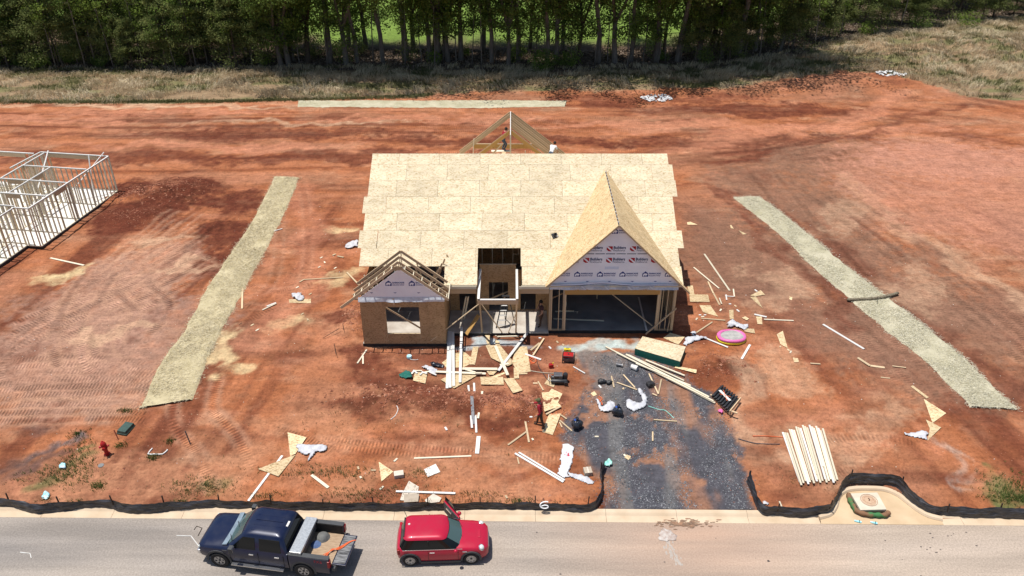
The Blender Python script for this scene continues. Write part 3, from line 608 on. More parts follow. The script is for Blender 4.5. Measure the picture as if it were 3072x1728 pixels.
def straw_mat(le, re_, label, mats, n=9000, th=.04, rows=60, fr=24):
    a = smooth([G(*q) for q in le], 20); b = smooth([G(*q) for q in re_], 20)
    A = np.array([[p.x, p.y] for p in a]); B = np.array([[p.x, p.y] for p in b])
    def res(A): t = np.linspace(0, len(A) - 1, rows + 1); return np.stack([np.interp(t, range(len(A)), A[:, k]) for k in (0, 1)], 1)
    A, B = res(A), res(B); f = np.linspace(0, 1, fr + 1)
    X = A[:, None, :] * (1 - f)[None, :, None] + B[:, None, :] * f[None, :, None]
    ed = (fbm(X[..., 0] * 2.2, X[..., 1] * 2.2, 3, 5) - .5) * .30
    d = (B - A) / np.linalg.norm(B - A, axis=1, keepdims=True)
    X = X + d[:, None, :] * (ed * (np.abs(f - .5) * 2)[None, :] ** 3)[..., None]
    Z = hgt(X[..., 0], X[..., 1]) + th + .05 * fbm(X[..., 0] * 3, X[..., 1] * 3, 3, 6)
    Z[:, 0] -= th + .05; Z[:, -1] -= th + .05; Z[0] += .03; Z[-1] += .05
    V = np.concatenate([X, Z[..., None]], -1).reshape(-1, 3); k = fr + 1
    i0 = (np.arange(rows)[:, None] * k + np.arange(fr)[None]).ravel(); F = np.stack([i0, i0 + 1, i0 + 1 + k, i0 + k], 1)
    o = tag(add('straw_mat', mesh_np('straw_mat', V, F, mats[0], True)), label, 'straw mat')
    t = rng.random(n); s = rng.random(n); ti = np.clip((t * rows).astype(int), 0, rows - 1); si = np.clip((s * fr).astype(int), 0, fr - 1)
    VG = V.reshape(rows + 1, k, 3); P = VG[ti, si] + (VG[ti + 1, si] - VG[ti, si]) * rng.random((n, 1)) + (VG[ti, si + 1] - VG[ti, si]) * rng.random((n, 1)) + rng.normal(size=(n, 3)) * [.10, .10, .01] + [0, 0, .012]
    an = rng.normal(0, 1.1, n); D = np.stack([np.cos(an), np.sin(an), np.abs(rng.normal(0, .18, n))], 1) * rng.uniform(.08, .2, (n, 1)); kp = fbm(P[:, 0] * 1.1, P[:, 1] * .8, 3, 88) + rng.normal(0, .12, n) > .40; P, D = P[kp], D[kp]
    slivers(P, D, .008, mats[1], 'loose_straw', o); return o
st1 = (pm('straw_yellow', (.50, .43, .27), (.37, .31, .18), 1.1, .95, bump=.02, coord='Object'), islandmat('straw_strand', [(.40, .335, .20), (.60, .52, .345), (.74, .66, .48)]))
st2 = (pm('straw_green', (.48, .44, .32), (.36, .33, .22), .9, .95, bump=.02, coord='Object'), islandmat('straw_strand_pale', [(.41, .375, .26), (.59, .55, .41), (.73, .69, .55)]))
straw_mat([(823, 532), (783, 612), (745, 680), (700, 746), (618, 869), (551, 995), (483, 1086), (418, 1229)], [(897, 535), (855, 640), (796, 753), (759, 819), (716, 905), (653, 1014), (628, 1067), (575, 1202)], 'long yellow straw mat running between the framed slab and the house', st1, 48000)
straw_mat([(2199, 594), (2343, 709), (2424, 790), (2545, 894), (2669, 1001), (2780, 1090), (2911, 1222)], [(2281, 592), (2383, 669), (2517, 780), (2648, 880), (2783, 984), (2917, 1097), (3052, 1230)], 'long pale straw mat crossed by a straw wattle beside the bare slope', st2, 56000)
straw_mat([(893, 322), (1100, 323), (1300, 323), (1500, 323), (1694, 320)], [(897, 301), (1100, 300), (1300, 301), (1500, 300), (1700, 303)], 'narrow pale straw mat along the foot of the rough grass', st2, 6000, rows=90, fr=8)
w0 = [G(a, b, .13) for a, b in [(2541, 899), (2575, 898), (2620, 896), (2660, 889), (2695, 879)]]
wt = tag(MB().tube(smooth(w0, 6), [.05] + [.10 + .012 * math.sin(i * 2.1) for i in range(23)] + [.07], 10).build('straw_wattle', M['wattle'], None, smooth=True), 'dark log shaped straw wattle lying across the pale straw mat', 'wattle')
beam('stake', G(2632, 893, .0), G(2632, 893, .55) + Vector((0, .05, 0)), .03, .03, M['steel'], wt)

# ------------------------------------------------------------------ gravel, clods, grass
def rocks(P, size, mat, name, flat=.6, parent=None):
    n = len(P); base = np.array([[1, 0, 0], [-.5, .87, 0], [-.5, -.87, 0], [.1, .1, .9], [0, 0, -.5]], float)
    a = rng.uniform(0, 6.28, n); ca, sa = np.cos(a), np.sin(a)
    B = base[None] * (1 + rng.normal(0, .25, (n, 5, 3))); X = B[..., 0] * ca[:, None] - B[..., 1] * sa[:, None]; Y = B[..., 0] * sa[:, None] + B[..., 1] * ca[:, None]
    V = np.stack([X, Y, B[..., 2] * flat], -1) * np.asarray(size).reshape(-1, 1, 1) + P[:, None, :]
    f = np.array([[0, 1, 3], [1, 2, 3], [2, 0, 3], [1, 0, 4], [2, 1, 4], [0, 2, 4]])
    F = (f[None] + (np.arange(n) * 5)[:, None, None]).reshape(-1, 3)
    o = add(name, mesh_np(name, V.reshape(-1, 3), F, mat), parent); return o
def scatter_poly(poly, n, seed=0):
    p = np.array([[q[0], q[1]] for q in poly]); lo, hi = p.min(0), p.max(0); X = rng.uniform(lo[0], hi[0], n * 3); Y = rng.uniform(lo[1], hi[1], n * 3)
    k = inpoly(poly, X, Y); return X[k][:n], Y[k][:n]
X, Y = scatter_poly([tuple(q) for q in DRIVE], 26000)
X = X + rng.normal(0, .18, len(X)); Y = Y + rng.normal(0, .18, len(Y)); keep = (Y + SLOPE * X - KERB > .7) & (fbm(X * .6, Y * .6, 4, 71) < .64) & (fbm(X * .9, Y * .5, 3, 77) + rng.normal(0, .06, len(X)) > .42); X, Y = X[keep], Y[keep]
tag(rocks(np.stack([X, Y, hgt(X, Y) + .005], 1), rng.uniform(.012, .04, len(X)), islandmat('gravel_stone', [(.045, .05, .06), (.08, .085, .095), (.13, .135, .15), (.2, .205, .215), (.36, .36, .37)]), 'gravel'), 'dark grey crushed stone spread over the drive', kind='stuff')
CX, CY, CS = [], [], []
for px, py, rx, ry, n in ((1560, 1205, 1.6, .35, -260), (1430, 1195, 1.8, .35, -200), (1240, 1175, 2.2, .4, -200), (1060, 965, .6, 1.2, -90), (450, 600, 2.6, 1.3, -220), (1420, 1200, 3.2, .9, 1500), (1120, 1200, 3.0, 1.0, 1100), (1600, 1215, 1.8, .7, 700), (1060, 970, .8, 1.8, 500), (450, 590, 3.2, 1.8, 1200), (420, 660, 2.4, 1.2, 700), (560, 570, 2.2, 1.5, 500), (2160, 1110, 1.4, 1.2, 900), (1500, 1090, 3, .8, 300), (1250, 1060, 2.4, .6, 500), (600, 1260, 3, 1, 300), (1500, 1480, 5, .5, 300), (1750, 1030, 2.5, .3, 200), (250, 1400, 4, 1.2, 200)):
    big = n < 0; n = abs(n); p = PZ(px, py, .6); CX.append(p.x + rng.normal(0, rx * .6, n)); CY.append(p.y + rng.normal(0, ry * .6, n)); CS.append(rng.uniform(.05, .13, n) if big else rng.uniform(.015, .055, n) * (1 + 1.4 * (rng.random(n) > .96)))
n = 13000; CX.append(rng.uniform(-32, 32, n)); CY.append(26 + 50 * rng.random(n) ** 1.4); CS.append(rng.uniform(.015, .04, n))
X, Y, Sz = (np.concatenate(q) for q in (CX, CY, CS)); k = (Y + SLOPE * X - KERB > 1) & ~((X > HX0 - .1) & (X < HX1 + .1) & (Y > 36.8) & (Y < HY1)); X, Y, Sz = X[k], Y[k], Sz[k]
tag(rocks(np.stack([X, Y, hgt(X, Y) - .005], 1), Sz, islandmat('clay_clod', [(.17, .055, .03), (.27, .095, .05), (.34, .13, .07), (.42, .2, .12)]), 'clay_clods'), 'loose red clay clods scattered over the lot', kind='stuff')
n = 900; X = rng.uniform(-28, 28, n); Y = rng.uniform(27, 55, n); k = ~((X > HX0 - .1) & (X < HX1 + .1) & (Y > 36.8)); X, Y = X[k], Y[k]
tag(rocks(np.stack([X, Y, hgt(X, Y) + .005], 1), rng.uniform(.015, .035, len(X)), islandmat('chip', [(.75, .7, .6), (.6, .45, .26), (.8, .8, .8)]), 'wood_chips'), 'tiny pale wood chips and litter over the lot', kind='stuff')

def blades(X, Y, hmin, hmax, lean, wdt, mat, name, label, per=5, spread=.12, parent=None):
    n = len(X) * per; X = np.repeat(X, per) + rng.normal(0, spread, n); Y = np.repeat(Y, per) + rng.normal(0, spread, n)
    Z = hgt(X, Y) - .02; h = rng.uniform(hmin, hmax, n); a = rng.uniform(0, 6.28, n)
    fa = fbm(X * .25, Y * .25, 2, 55) * 9 + rng.normal(0, .6, n); l = h * lean * rng.uniform(.4, 1.3, n)
    dx, dy = np.cos(fa) * l, np.sin(fa) * l; sx, sy = np.cos(a) * wdt, np.sin(a) * wdt
    V = np.stack([np.stack([X - sx, Y - sy, Z], 1), np.stack([X + sx, Y + sy, Z], 1), np.stack([X + sx * .7 + dx * .35, Y + sy * .7 + dy * .35, Z + h * .65], 1), np.stack([X - sx * .7 + dx * .35, Y - sy * .7 + dy * .35, Z + h * .65], 1), np.stack([X + dx, Y + dy, Z + h * (1 - .25 * lean)], 1)], 1).reshape(-1, 3)
    b = np.arange(n)[:, None] * 5; F = np.concatenate([b + [0, 1, 2], b + [0, 2, 3], b + [3, 2, 4]], 0)
    return tag(add(name, mesh_np(name, V, F, mat), parent), label, None, None, 'stuff')
def field_pts(n, x0, x1, f):
    X = rng.uniform(x0, x1, n); Y = rng.uniform(73, 122, n); a = np.interp(X, *zip(*EDGE)); b = np.interp(X, *zip(*FOREST)); k = f(X, Y, a, b); return X[k], Y[k]
X, Y = field_pts(110000, -62, 72, lambda X, Y, a, b: (Y > a + (fbm(X * .5, Y * .5, 3, 81) - .5) * 2.2 + .2) & (Y < b + 1))
dry = leafmat('dry_grass', (.40, .31, .19), (.74, .63, .44), .2); gre = leafmat('rough_green_grass', (.09, .105, .04), (.24, .23, .11), .3)
pk = fbm(X * .45, Y * .8, 3, 84) + rng.normal(0, .05, len(X)) > .41; X, Y = X[pk], Y[pk]
gk = fbm(X * .3, Y * .9, 3, 83) + rng.normal(0, .05, len(X)) > .55
blades(X[~gk], Y[~gk], .25, .75, .9, .022, dry, 'dry_grass', 'tall dry straw coloured grass along the wood edge', 4)
blades(X[gk], Y[gk], .2, .5, .7, .022, gre, 'rough_grass', 'low green grass mixed into the dry verge', 4)
X = rng.uniform(-60, -8, 5000); Y = np.interp(X, *zip(*EDGE)) + rng.normal(.2, .25, 5000); blades(X, Y, .1, .25, .6, .02, gre, 'verge_grass', 'thin green grass strip at the foot of the dry grass', 4)
wd = leafmat('weed_green', (.05, .075, .02), (.13, .17, .05), .3); wdry = leafmat('weed_dry', (.15, .12, .06), (.32, .25, .14), .3)
TX, TY, DX, DY = [], [], [], []
for px, py, rx, ry, n, d in ((235, 1310, .25, .2, 60, 0), (230, 1390, .5, .4, 160, .3), (215, 1430, .5, .35, 140, .3), (240, 1345, .3, .3, 60, .4), (296, 1452, .22, .16, 70, 0), (150, 1425, .8, .3, 140, .6), (128, 1500, .2, .12, 50, 0), (225, 1502, .3, .12, 60, .3), (365, 1343, .14, .1, 40, 0), (512, 1328, .12, .1, 40, 0), (460, 1375, .16, .12, 50, 0), (600, 1450, .9, .25, 200, .7), (540, 1500, .2, .1, 50, 0), (590, 1470, .6, .2, 100, .5), (940, 1415, 1.2, .25, 160, .6), (1050, 1420, 1.0, .2, 120, .6), (1080, 1480, .9, .15, 160, .4), (1200, 1470, 1.2, .25, 140, .7), (1260, 1420, .5, .2, 80, .7), (800, 1480, .6, .12, 80, .5), (1430, 1480, .8, .12, 90, .5), (1560, 1500, .3, .1, 50, .2), (3050, 1465, .8, .5, 300, .2), (3040, 1490, .6, .2, 200, .1), (380, 1245, .2, .1, 50, .2), (1180, 1300, 3, 1, 100, .8), (2420, 1440, 1, .3, 60, .9), (1420, 1500, 3, .08, 120, .5), (880, 1505, 3, .08, 120, .5)):
    p = PZ(px, py, .25); x_ = p.x + rng.normal(0, rx, n); y_ = p.y + rng.normal(0, ry, n); q = (rng.random(n) < d) | (y_ + SLOPE * x_ - KERB < .85)
    k = y_ + SLOPE * x_ - KERB > .8
    TX += list(x_[~q & k]); TY += list(y_[~q & k]); DX += list(x_[q & k]); DY += list(y_[q & k])
blades(np.array(TX), np.array(TY), .06, .2, .7, .012, wd, 'weeds', 'small green weeds along the street side of the lot', 4, .04)
blades(np.array(DX), np.array(DY), .05, .16, .9, .010, wdry, 'dry_weeds', 'small dry weeds along the street side of the lot', 4, .05)
# ------------------------------------------------------------------ trees
def leaf_quads(C, size, rs):
    n = len(C); d = rs.normal(size=(n, 3)); d /= np.linalg.norm(d, axis=1, keepdims=True); u = np.cross(d, rs.normal(size=(n, 3))); u /= np.linalg.norm(u, axis=1, keepdims=True); v = np.cross(d, u)
    s = rs.uniform(.6, 1.2, (n, 1)) * size
    V = np.stack([C - u * s * .5, C + v * s * .32 + u * s * .05, C + u * s * .55, C - v * s * .32 + u * s * .05], 1).reshape(-1, 3)
    return V, np.arange(n * 4).reshape(-1, 4)
LM = dict(oak=leafmat('oak_leaves', (.06, .105, .025), (.25, .34, .09), .5), ced=leafmat('cedar_foliage', (.07, .105, .035), (.30, .33, .12), .5),
          yel=leafmat('light_leaves', (.085, .14, .025), (.28, .37, .085), .5))
def make_tree(kind, seed):
    r = random.Random(seed); rs = np.random.default_rng(seed); tm = MB(); cl = []
    if kind == 'cedar':
        h = r.uniform(8.5, 13); bend = r.uniform(-.5, .5); rad = r.uniform(.11, .17)
        pts = [Vector((bend * (t ** 2) + r.uniform(-.06, .06), r.uniform(-.06, .06), h * t - .3)) for t in np.linspace(0, 1, 9)]
        tm.tube(pts, [rad * (1 - .9 * t) + .01 for t in np.linspace(0, 1, 9)], 7)
        for k in range(52):
            t = r.uniform(.12, .97); z = h * t; L = (1.0 - t) * 2.5 + .7; a = r.uniform(0, 6.28); b = Vector((bend * t * t, 0, z)); tip = b + Vector((math.cos(a) * L, math.sin(a) * L, r.uniform(-.2, .7)))
            tm.tube([b, (b + tip) / 2 + Vector((0, 0, .1)), tip], [.035, .02, .008], 4, cap=False)
            dens = 1 if t > .30 else (.5 if r.random() < .5 else .1)
            for f in (.35, .6, .85, 1.02): cl.append((b.lerp(tip, f), .26 + .18 * (1 - t), int(62 * dens)))
        size, mat, bark = .21, LM['ced'], M['bark']
    elif kind == 'oak':
        h = r.uniform(14, 18); rad = r.uniform(.20, .34); fz = r.uniform(2.6, 5)
        top = Vector((r.uniform(-.3, .3), r.uniform(-.3, .3), fz)); tm.tube([(0, 0, -.4), (.02, 0, 0), top * .5 + Vector((.08, 0, 0)), top], [rad * 1.5, rad * 1.1, rad * .92, rad * .8], 9)
        for k in range(r.randint(3, 5)):
            a = k * 2.1 + r.uniform(0, 1); e = r.uniform(1.2, 3.8); e2 = top + Vector((math.cos(a) * e, math.sin(a) * e, r.uniform(4, h - fz - 3))); mid = top.lerp(e2, .45) + Vector((0, 0, .5))
            tm.tube([top - Vector((0, 0, .3)), mid, e2, e2 + Vector((0, 0, 2))], [rad * .62, rad * .42, rad * .22, .03], 7)
            for q in range(7):
                b = mid.lerp(e2, r.random()); a2 = r.uniform(0, 6.28); L = r.uniform(1.2, 3.0); tip = b + Vector((math.cos(a2) * L, math.sin(a2) * L, r.uniform(-.9, 1.0)))
                tm.tube([b, b.lerp(tip, .5) + Vector((0, 0, .2)), tip], [.06, .035, .01], 4, cap=False)
                for f in (.55, .85, 1.05): cl.append((b.lerp(tip, f) + Vector((r.uniform(-.3, .3), r.uniform(-.3, .3), r.uniform(-.3, .3))), r.uniform(.38, .62), 75))
        for k in range(18):
            a = r.uniform(0, 6.28); L = r.uniform(1.2, 4.0); z = r.uniform(fz * .7, fz + 4); tip = Vector((math.cos(a) * L, math.sin(a) * L, z + r.uniform(-.6, .6))); b = Vector((0, 0, z * .9))
            tm.tube([b, b.lerp(tip, .5) + Vector((0, 0, .25)), tip], [.05, .03, .01], 4, cap=False)
            for f in (.7, 1.0): cl.append((b.lerp(tip, f), r.uniform(.35, .6), 75))
        for k in range(16): a = r.uniform(0, 6.28); L = r.uniform(0, 4.2); cl.append((Vector((math.cos(a) * L, math.sin(a) * L, h - L * .5 - r.uniform(.3, 3))), .85, 110))
        size, mat, bark = .27, LM['oak'] if seed % 2 else LM['yel'], M['bark2'] if seed % 3 else M['bark']
    elif kind == 'edge':                                        # high crown pushed out of view over the clearing to shade it
        h = 20; rad = r.uniform(.26, .36); top = Vector((r.uniform(-.4, .4), -1.0, 6.5)); tm.tube([(0, 0, -.4), (.02, 0, 0), (.05, -.3, 3.2), top, (top.x, -2.4, 12)], [rad * 1.5, rad * 1.1, rad * .95, rad * .8, rad * .45], 9)
        for k in range(13):
            a = R(-90) + r.uniform(-1.5, 1.5); L = r.uniform(3, 12); b = Vector((top.x, -1.0 - .9 * r.random(), r.uniform(8, 14))); tip = b + Vector((math.cos(a) * L, math.sin(a) * L, r.uniform(.6, 4.5)))
            tm.tube([b, b.lerp(tip, .5) + Vector((0, 0, .8)), tip], [.12, .07, .02], 5, cap=False)
            for f in (.4, .55, .7, .85, 1.0, 1.1): cl.append((b.lerp(tip, f) + Vector((r.uniform(-.8, .8), r.uniform(-.8, .8), r.uniform(-.2, .9))), r.uniform(.55, .9), 95))
        for k in range(26): a = r.uniform(0, 6.28); L = r.uniform(0, 5.5); cl.append((Vector((math.cos(a) * L, -2.6 + math.sin(a) * L, h - L * .6 - r.uniform(.3, 5))), .9, 120))
        size, mat, bark = .30, LM['oak'], M['bark2']
    else:                                                       # thin understorey tree
        h = r.uniform(6, 9.5); ln = r.uniform(-.8, .8); pts = [Vector((ln * t + r.uniform(-.08, .08), r.uniform(-.1, .1), h * t - .2)) for t in np.linspace(0, 1, 7)]
        tm.tube(pts, [.075 * (1 - .85 * t) + .006 for t in np.linspace(0, 1, 7)], 6)
        for k in range(12):
            t = r.uniform(.42, 1); b = Vector((ln * t, 0, h * t)); a = r.uniform(0, 6.28); L = r.uniform(.6, 1.5); tip = b + Vector((math.cos(a) * L, math.sin(a) * L, r.uniform(0, .9)))
            tm.tube([b, tip], [.02, .006], 4, cap=False)
            for f in (.7, 1.05): cl.append((b.lerp(tip, f), .34, 32))
        size, mat, bark = .22, LM['oak'] if seed % 2 else LM['yel'], M['bark2']
    C = np.concatenate([np.array(c)[None] + rs.normal(size=(n, 3)) * [s, s, s * .7] for c, s, n in cl])
    C = C[C[:, 2] > .6]
    V, F = leaf_quads(C, size, rs)
    return tm.mesh('trunk', bark, smooth=True), mesh_np('crown', V, F, mat)
PROTO = {'cedar': [make_tree('cedar', s) for s in (1, 2, 3, 4)], 'oak': [make_tree('oak', s) for s in (11, 12, 13, 14, 15)], 'thin': [make_tree('thin', s) for s in (21, 22, 23, 24)], 'edge': [make_tree('edge', s) for s in (31, 32, 33)]}
TL = {'cedar': ('cedar_tree', 'feathery dark green cedar in the wood edge behind the dry grass', 'cedars in the wood edge'),
      'oak': ('broadleaf_tree', 'tall broadleaf tree with a thick trunk in the wood edge', 'broadleaf trees in the wood edge'),
      'edge': ('broadleaf_tree', 'large broadleaf tree, unseen high crown stretched out to cast shade', 'large trees leaning over the dry grass'),
      'thin': ('young_tree', 'slim young tree with a pole thin trunk in the wood edge', 'slim young trees in the wood edge')}
tr = random.Random(42)
def plant(kind, x, y, s=1.0, rot=None):
    nm, lb, gp = TL[kind]
    zn = 'beyond the framed slab' if x < -19 else 'straight behind the house' if x < 14 else 'above the dry grassy slope'
    lb = lb.replace('in the wood edge behind the dry grass', 'in the wood').replace(' in the wood edge', ' in the wood') + ', ' + zn; gp = gp.replace(' in the wood edge', '').replace(' leaning over the dry grass', ' leaning out') + ' ' + zn
    if kind == 'edge': rot = tr.uniform(-.35, .35)
    tk, cr = tr.choice(PROTO[kind]); z = H(x, y)
    root = thing(nm, lb, 'tree', (x, y, z), gp)
    a = add('trunk', tk, None); b = add('crown', cr, None)
    for o in (a, b): o.parent = root
    root.rotation_euler = (0, 0, tr.uniform(0, 6.28) if rot is None else rot); root.scale = (s, s, s * tr.uniform(.93, 1.07))
def fedge(x): return float(np.interp(x, *zip(*FOREST)))
def at(px, off):
    x = 0
    for _ in range(6): x = (px - 1536) / FPX * (math.hypot(fedge(x) + off, 26) * math.cos(PITCH - math.atan2(26, fedge(x) + off)))
    return x, fedge(x) + off
for px in range(-260, 900, 44): plant('cedar', *at(px + tr.uniform(-22, 22), tr.uniform(.3, 4.5)), tr.uniform(.6, 1.0))
for px in range(-240, 820, 75): plant('cedar', *at(px + tr.uniform(-25, 25), tr.uniform(4.5, 10)), tr.uniform(.7, 1.1))
for px in range(-330, 780, 46): plant('cedar', *at(px + tr.uniform(-22, 22), tr.uniform(9, 24)), tr.uniform(.9, 1.25))
for px in range(2420, 3400, 60): plant('cedar', *at(px + tr.uniform(-22, 22), tr.uniform(8, 18)), tr.uniform(.9, 1.2))
for px in range(860, 2100, 210): plant('oak', *at(px + tr.uniform(-25, 25), tr.uniform(7, 12)), tr.uniform(.7, .95))
for px in (880, 985, 1075, 1150, 1220, 1290, 1395, 1480, 1560, 1650, 1790, 1900, 1960, 2025, 2100, 2155, 2210, 2260, 2340): plant('edge', *at(px + tr.uniform(-15, 15), tr.uniform(1.5, 4)), tr.uniform(.85, 1.1))  # added along the verge for the shade of their crowns
for px in range(-200, 800, 170): plant('oak', *at(px + tr.uniform(-25, 25), tr.uniform(4, 9)), tr.uniform(.9, 1.1))
for px, off in ((845, .8), (866, 1.4), (925, 2.5), (1040, 1.4), (1100, 9), (1310, 2.6), (1345, 3.0), (1525, .6), (1668, 2.4), (1735, 3.5), (1845, 2.8), (1960, 2.5), (1990, 4), (2060, 6), (2130, 3), (1240, 8), (1450, 8.5), (1590, 9), (2230, 5)): plant('oak', *at(px, off), tr.uniform(.88, 1.12))
for px in range(-40, 820, 48): plant('thin', *at(px + tr.uniform(-20, 20), tr.uniform(-.6, 3.0)), tr.uniform(.7, 1.15))
for px in (905, 985, 1000, 1120, 1160, 1210, 1215, 1305, 1325, 1365, 1445, 1490, 1530, 1550, 1610, 1717, 1780, 1825, 1930, 1975, 1992, 2035, 2120, 2175, 2230, 800, 760, 1260, 1420, 1640, 1880): plant('thin', *at(px + tr.uniform(-5, 5), tr.uniform(.0, 3.0)), tr.uniform(.85, 1.15))
for px in range(2080, 3350, 50): plant('cedar', *at(px + tr.uniform(-25, 25), tr.uniform(.3, 4)), tr.uniform(.55, 1.0))
for px in range(2150, 3350, 85): plant('cedar' if tr.random() < .5 else 'oak', *at(px + tr.uniform(-25, 25), tr.uniform(4, 11)), tr.uniform(.9, 1.15))
for px in range(2150, 2750, 70): plant('thin', *at(px + tr.uniform(-20, 20), tr.uniform(0, 2)), tr.uniform(.8, 1.1))
def bush(px, py, r_, h, label, mat='oak', n=900):
    p = G(px, py); rs = np.random.default_rng(int(px)); C = rs.normal(size=(n, 3)); C /= np.linalg.norm(C, axis=1, keepdims=True); C *= rs.uniform(.45, 1.05, (n, 1)); C = C * [r_, r_, h * .5] + [0, 0, h * .52]; C += rs.normal(0, .07, (n, 3))
    C *= (.75 + .5 * fbm(C[:, 0] * 3, C[:, 2] * 3, 2, 4))[:, None]
    V, F = leaf_quads(C[C[:, 2] > .02], .16, rs); t = thing('shrub', label, 'shrub', p)
    c = add('foliage', mesh_np('foliage', V, F, LM[mat])); c.parent = t
    m = MB()
    for k in range(5): a = k * 1.3; m.tube([(0, 0, -.05), (math.cos(a) * r_ * .3, math.sin(a) * r_ * .3, h * .4), (math.cos(a) * r_ * .6, math.sin(a) * r_ * .6, h * .75)], [.03, .02, .008], 5)
    s = add('stem', m.mesh('stem', M['bark'])); s.parent = t
bush(1625, 215, 1.5, 2.4, 'round bright leaved shrub standing out from the trunks behind the house', 'oak', 2200)
for q in ((125, 205, 1.2, 1.8), (215, 192, 1.0, 1.5), (300, 200, .8, 1.1), (540, 200, .9, 1.6), (60, 200, 1.0, 1.6), (2600, 108, 1.3, 1.8), (2760, 90, 1.6, 2.4), (2900, 85, 1.6, 2.2)):
    bush(q[0], q[1], q[2], q[3], 'low leafy shrub at the foot of the wood edge', 'yel' if q[0] % 3 else 'oak', 1000)
br = random.Random(77)
for k in range(46):
    px_ = br.uniform(-50, 2500); x_, y_ = at(px_, br.uniform(.3, 7)); p_ = Vector((x_, y_, H(x_, y_))); cpx = 1536 + px_ * 0; hh = br.uniform(.7, 2.6)
    def _g(px, py, lift=0.0, p_=p_): return p_
    _G = G; G = _g; bush(1000 + k, 0, hh * br.uniform(.4, .65), hh, 'low leafy shrub at the foot of the wood edge', br.choice(('oak', 'yel', 'ced')), int(300 * hh)); G = _G
for o in bpy.data.objects:
    if o.get('label') == 'low leafy shrub at the foot of the wood edge':
        zn = 'beyond the framed slab' if o.location.x < -19 else 'straight behind the house' if o.location.x < 14 else 'above the dry grassy slope'; o['label'] += ', ' + zn; o['group'] = 'wood edge shrubs ' + zn
# leaf litter on the wood floor
n = 26000; X = rng.uniform(-60, 70, n); Y = np.interp(X, *zip(*FOREST)) + rng.uniform(-.8, 8, n)
V, F = leaf_quads(np.stack([X, Y, hgt(X, Y) + .03], 1), .3, rng); V[:, 2] = np.maximum(V[:, 2], hgt(V[:, 0], V[:, 1]) + .005)
tag(add('leaf_litter', mesh_np('leaf_litter', V, F, islandmat('dead_leaves', [(.06, .04, .03), (.14, .10, .07), (.30, .23, .18)]))), 'brown leaf litter under the trees', None, None, 'stuff')
# fallen sticks
for k, (a, b) in enumerate((((525, 155), (522, 128)), ((1260, 188), (1290, 200)), ((1640, 190), (1668, 205)), ((620, 180), (645, 200)), ((2190, 150), (2220, 165)))):
    p, q = G(*a, .1), G(*b, .1); q.z += .5 if k == 0 else .05
    tag(MB().tube([p, (p + q) / 2 + Vector((.1, 0, .1)), q], [.05, .04, .02], 6).build('fallen_branch', M['bark2']), 'grey fallen branch lying among the trunks', 'branch', 'fallen branches in the wood')
# white rock check heaps at the grass edge
for q, lb in (((1970, 296), 'heap of white stones round a drain at the clay edge near the wood'), ((2672, 222), 'heap of white stones in the dry grass on the far slope')):
    p = G(*q); n = 110; a = rng.uniform(0, 6.28, n); d = rng.uniform(.35, 1.25, n); X = p.x + np.cos(a) * d * 1.25; Y = p.y + np.sin(a) * d * .9
    o = rocks(np.stack([X, Y, hgt(X, Y) + .10], 1), rng.uniform(.12, .24, n), islandmat('white_stone', [(.5, .5, .5), (.75, .75, .74), (.35, .35, .36)]), 'stone_heap'); tag(o, lb, 'stone heap')
    for k in range(4): beam('stake', p + Vector((-.7 + .45 * k, .25 - .1 * k, .0)), p + Vector((-.68 + .45 * k, .28 - .1 * k, .95)), .04, .04, M['steel'], o)
# ------------------------------------------------------------------ the house under construction
house = thing('house', 'single storey house under construction with strand board roof and twin front gables', 'house', (.4, 38.3, .8))
def hb(name, p0, p1, wd, ht, mat, up=(0, 0, 1), parent=None): return beam(name, p0, p1, wd, ht, M[mat], parent or house, up)
FZ = 1.0; PT = 3.74
# foundation and floor
MB().box(-3.595, 2.05, 38.05, 40.4, .5, FZ - .02).box(HX0, -3.6, 37.0, 39.3, .5, FZ).build('lit_tone_slab', M['porch'], house)  # lighter copy of the floor where sun falls in, porch and bump room
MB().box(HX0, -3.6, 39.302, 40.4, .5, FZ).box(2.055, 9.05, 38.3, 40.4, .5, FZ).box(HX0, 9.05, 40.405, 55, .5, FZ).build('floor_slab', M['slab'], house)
MB().box(HX0 - .012, -3.588, 36.985, 36.998, .55, FZ - .004).box(-3.58, 2.04, 38.03, 38.045, .55, FZ - .03).box(2.06, 9.06, 38.28, 38.297, .55, FZ - .004).box(9.052, 9.07, 38.28, 55, .5, FZ - .01).box(HX0 - .015, HX0 - .002, 37, 55, .5, FZ - .01).build('foundation_edge', M['slabside'], house)
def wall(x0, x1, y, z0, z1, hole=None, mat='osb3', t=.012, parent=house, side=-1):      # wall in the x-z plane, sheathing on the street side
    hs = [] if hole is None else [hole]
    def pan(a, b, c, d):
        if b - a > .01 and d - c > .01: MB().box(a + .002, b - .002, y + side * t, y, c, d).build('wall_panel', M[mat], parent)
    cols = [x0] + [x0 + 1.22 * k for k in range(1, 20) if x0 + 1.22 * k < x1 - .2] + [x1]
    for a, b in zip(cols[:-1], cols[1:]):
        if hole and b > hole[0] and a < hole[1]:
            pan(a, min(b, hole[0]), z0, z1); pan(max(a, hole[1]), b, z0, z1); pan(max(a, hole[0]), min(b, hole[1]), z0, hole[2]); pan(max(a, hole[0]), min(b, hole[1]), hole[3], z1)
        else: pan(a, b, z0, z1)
def studs_x(x0, x1, y, z0, z1, hole=None, sp=.406, mat='stud'):
    x = x0 + .02
    while x < x1:
        if hole and hole[0] - .02 < x < hole[1] + .02:
            hb('stud', (x, y, z0), (x, y, hole[2]), .04, .09, mat, (0, 1, 0)); hb('stud', (x, y, hole[3] + .2), (x, y, z1), .04, .09, mat, (0, 1, 0))
        else: hb('stud', (x, y, z0), (x, y, z1), .04, .09, mat, (0, 1, 0))
        x += sp
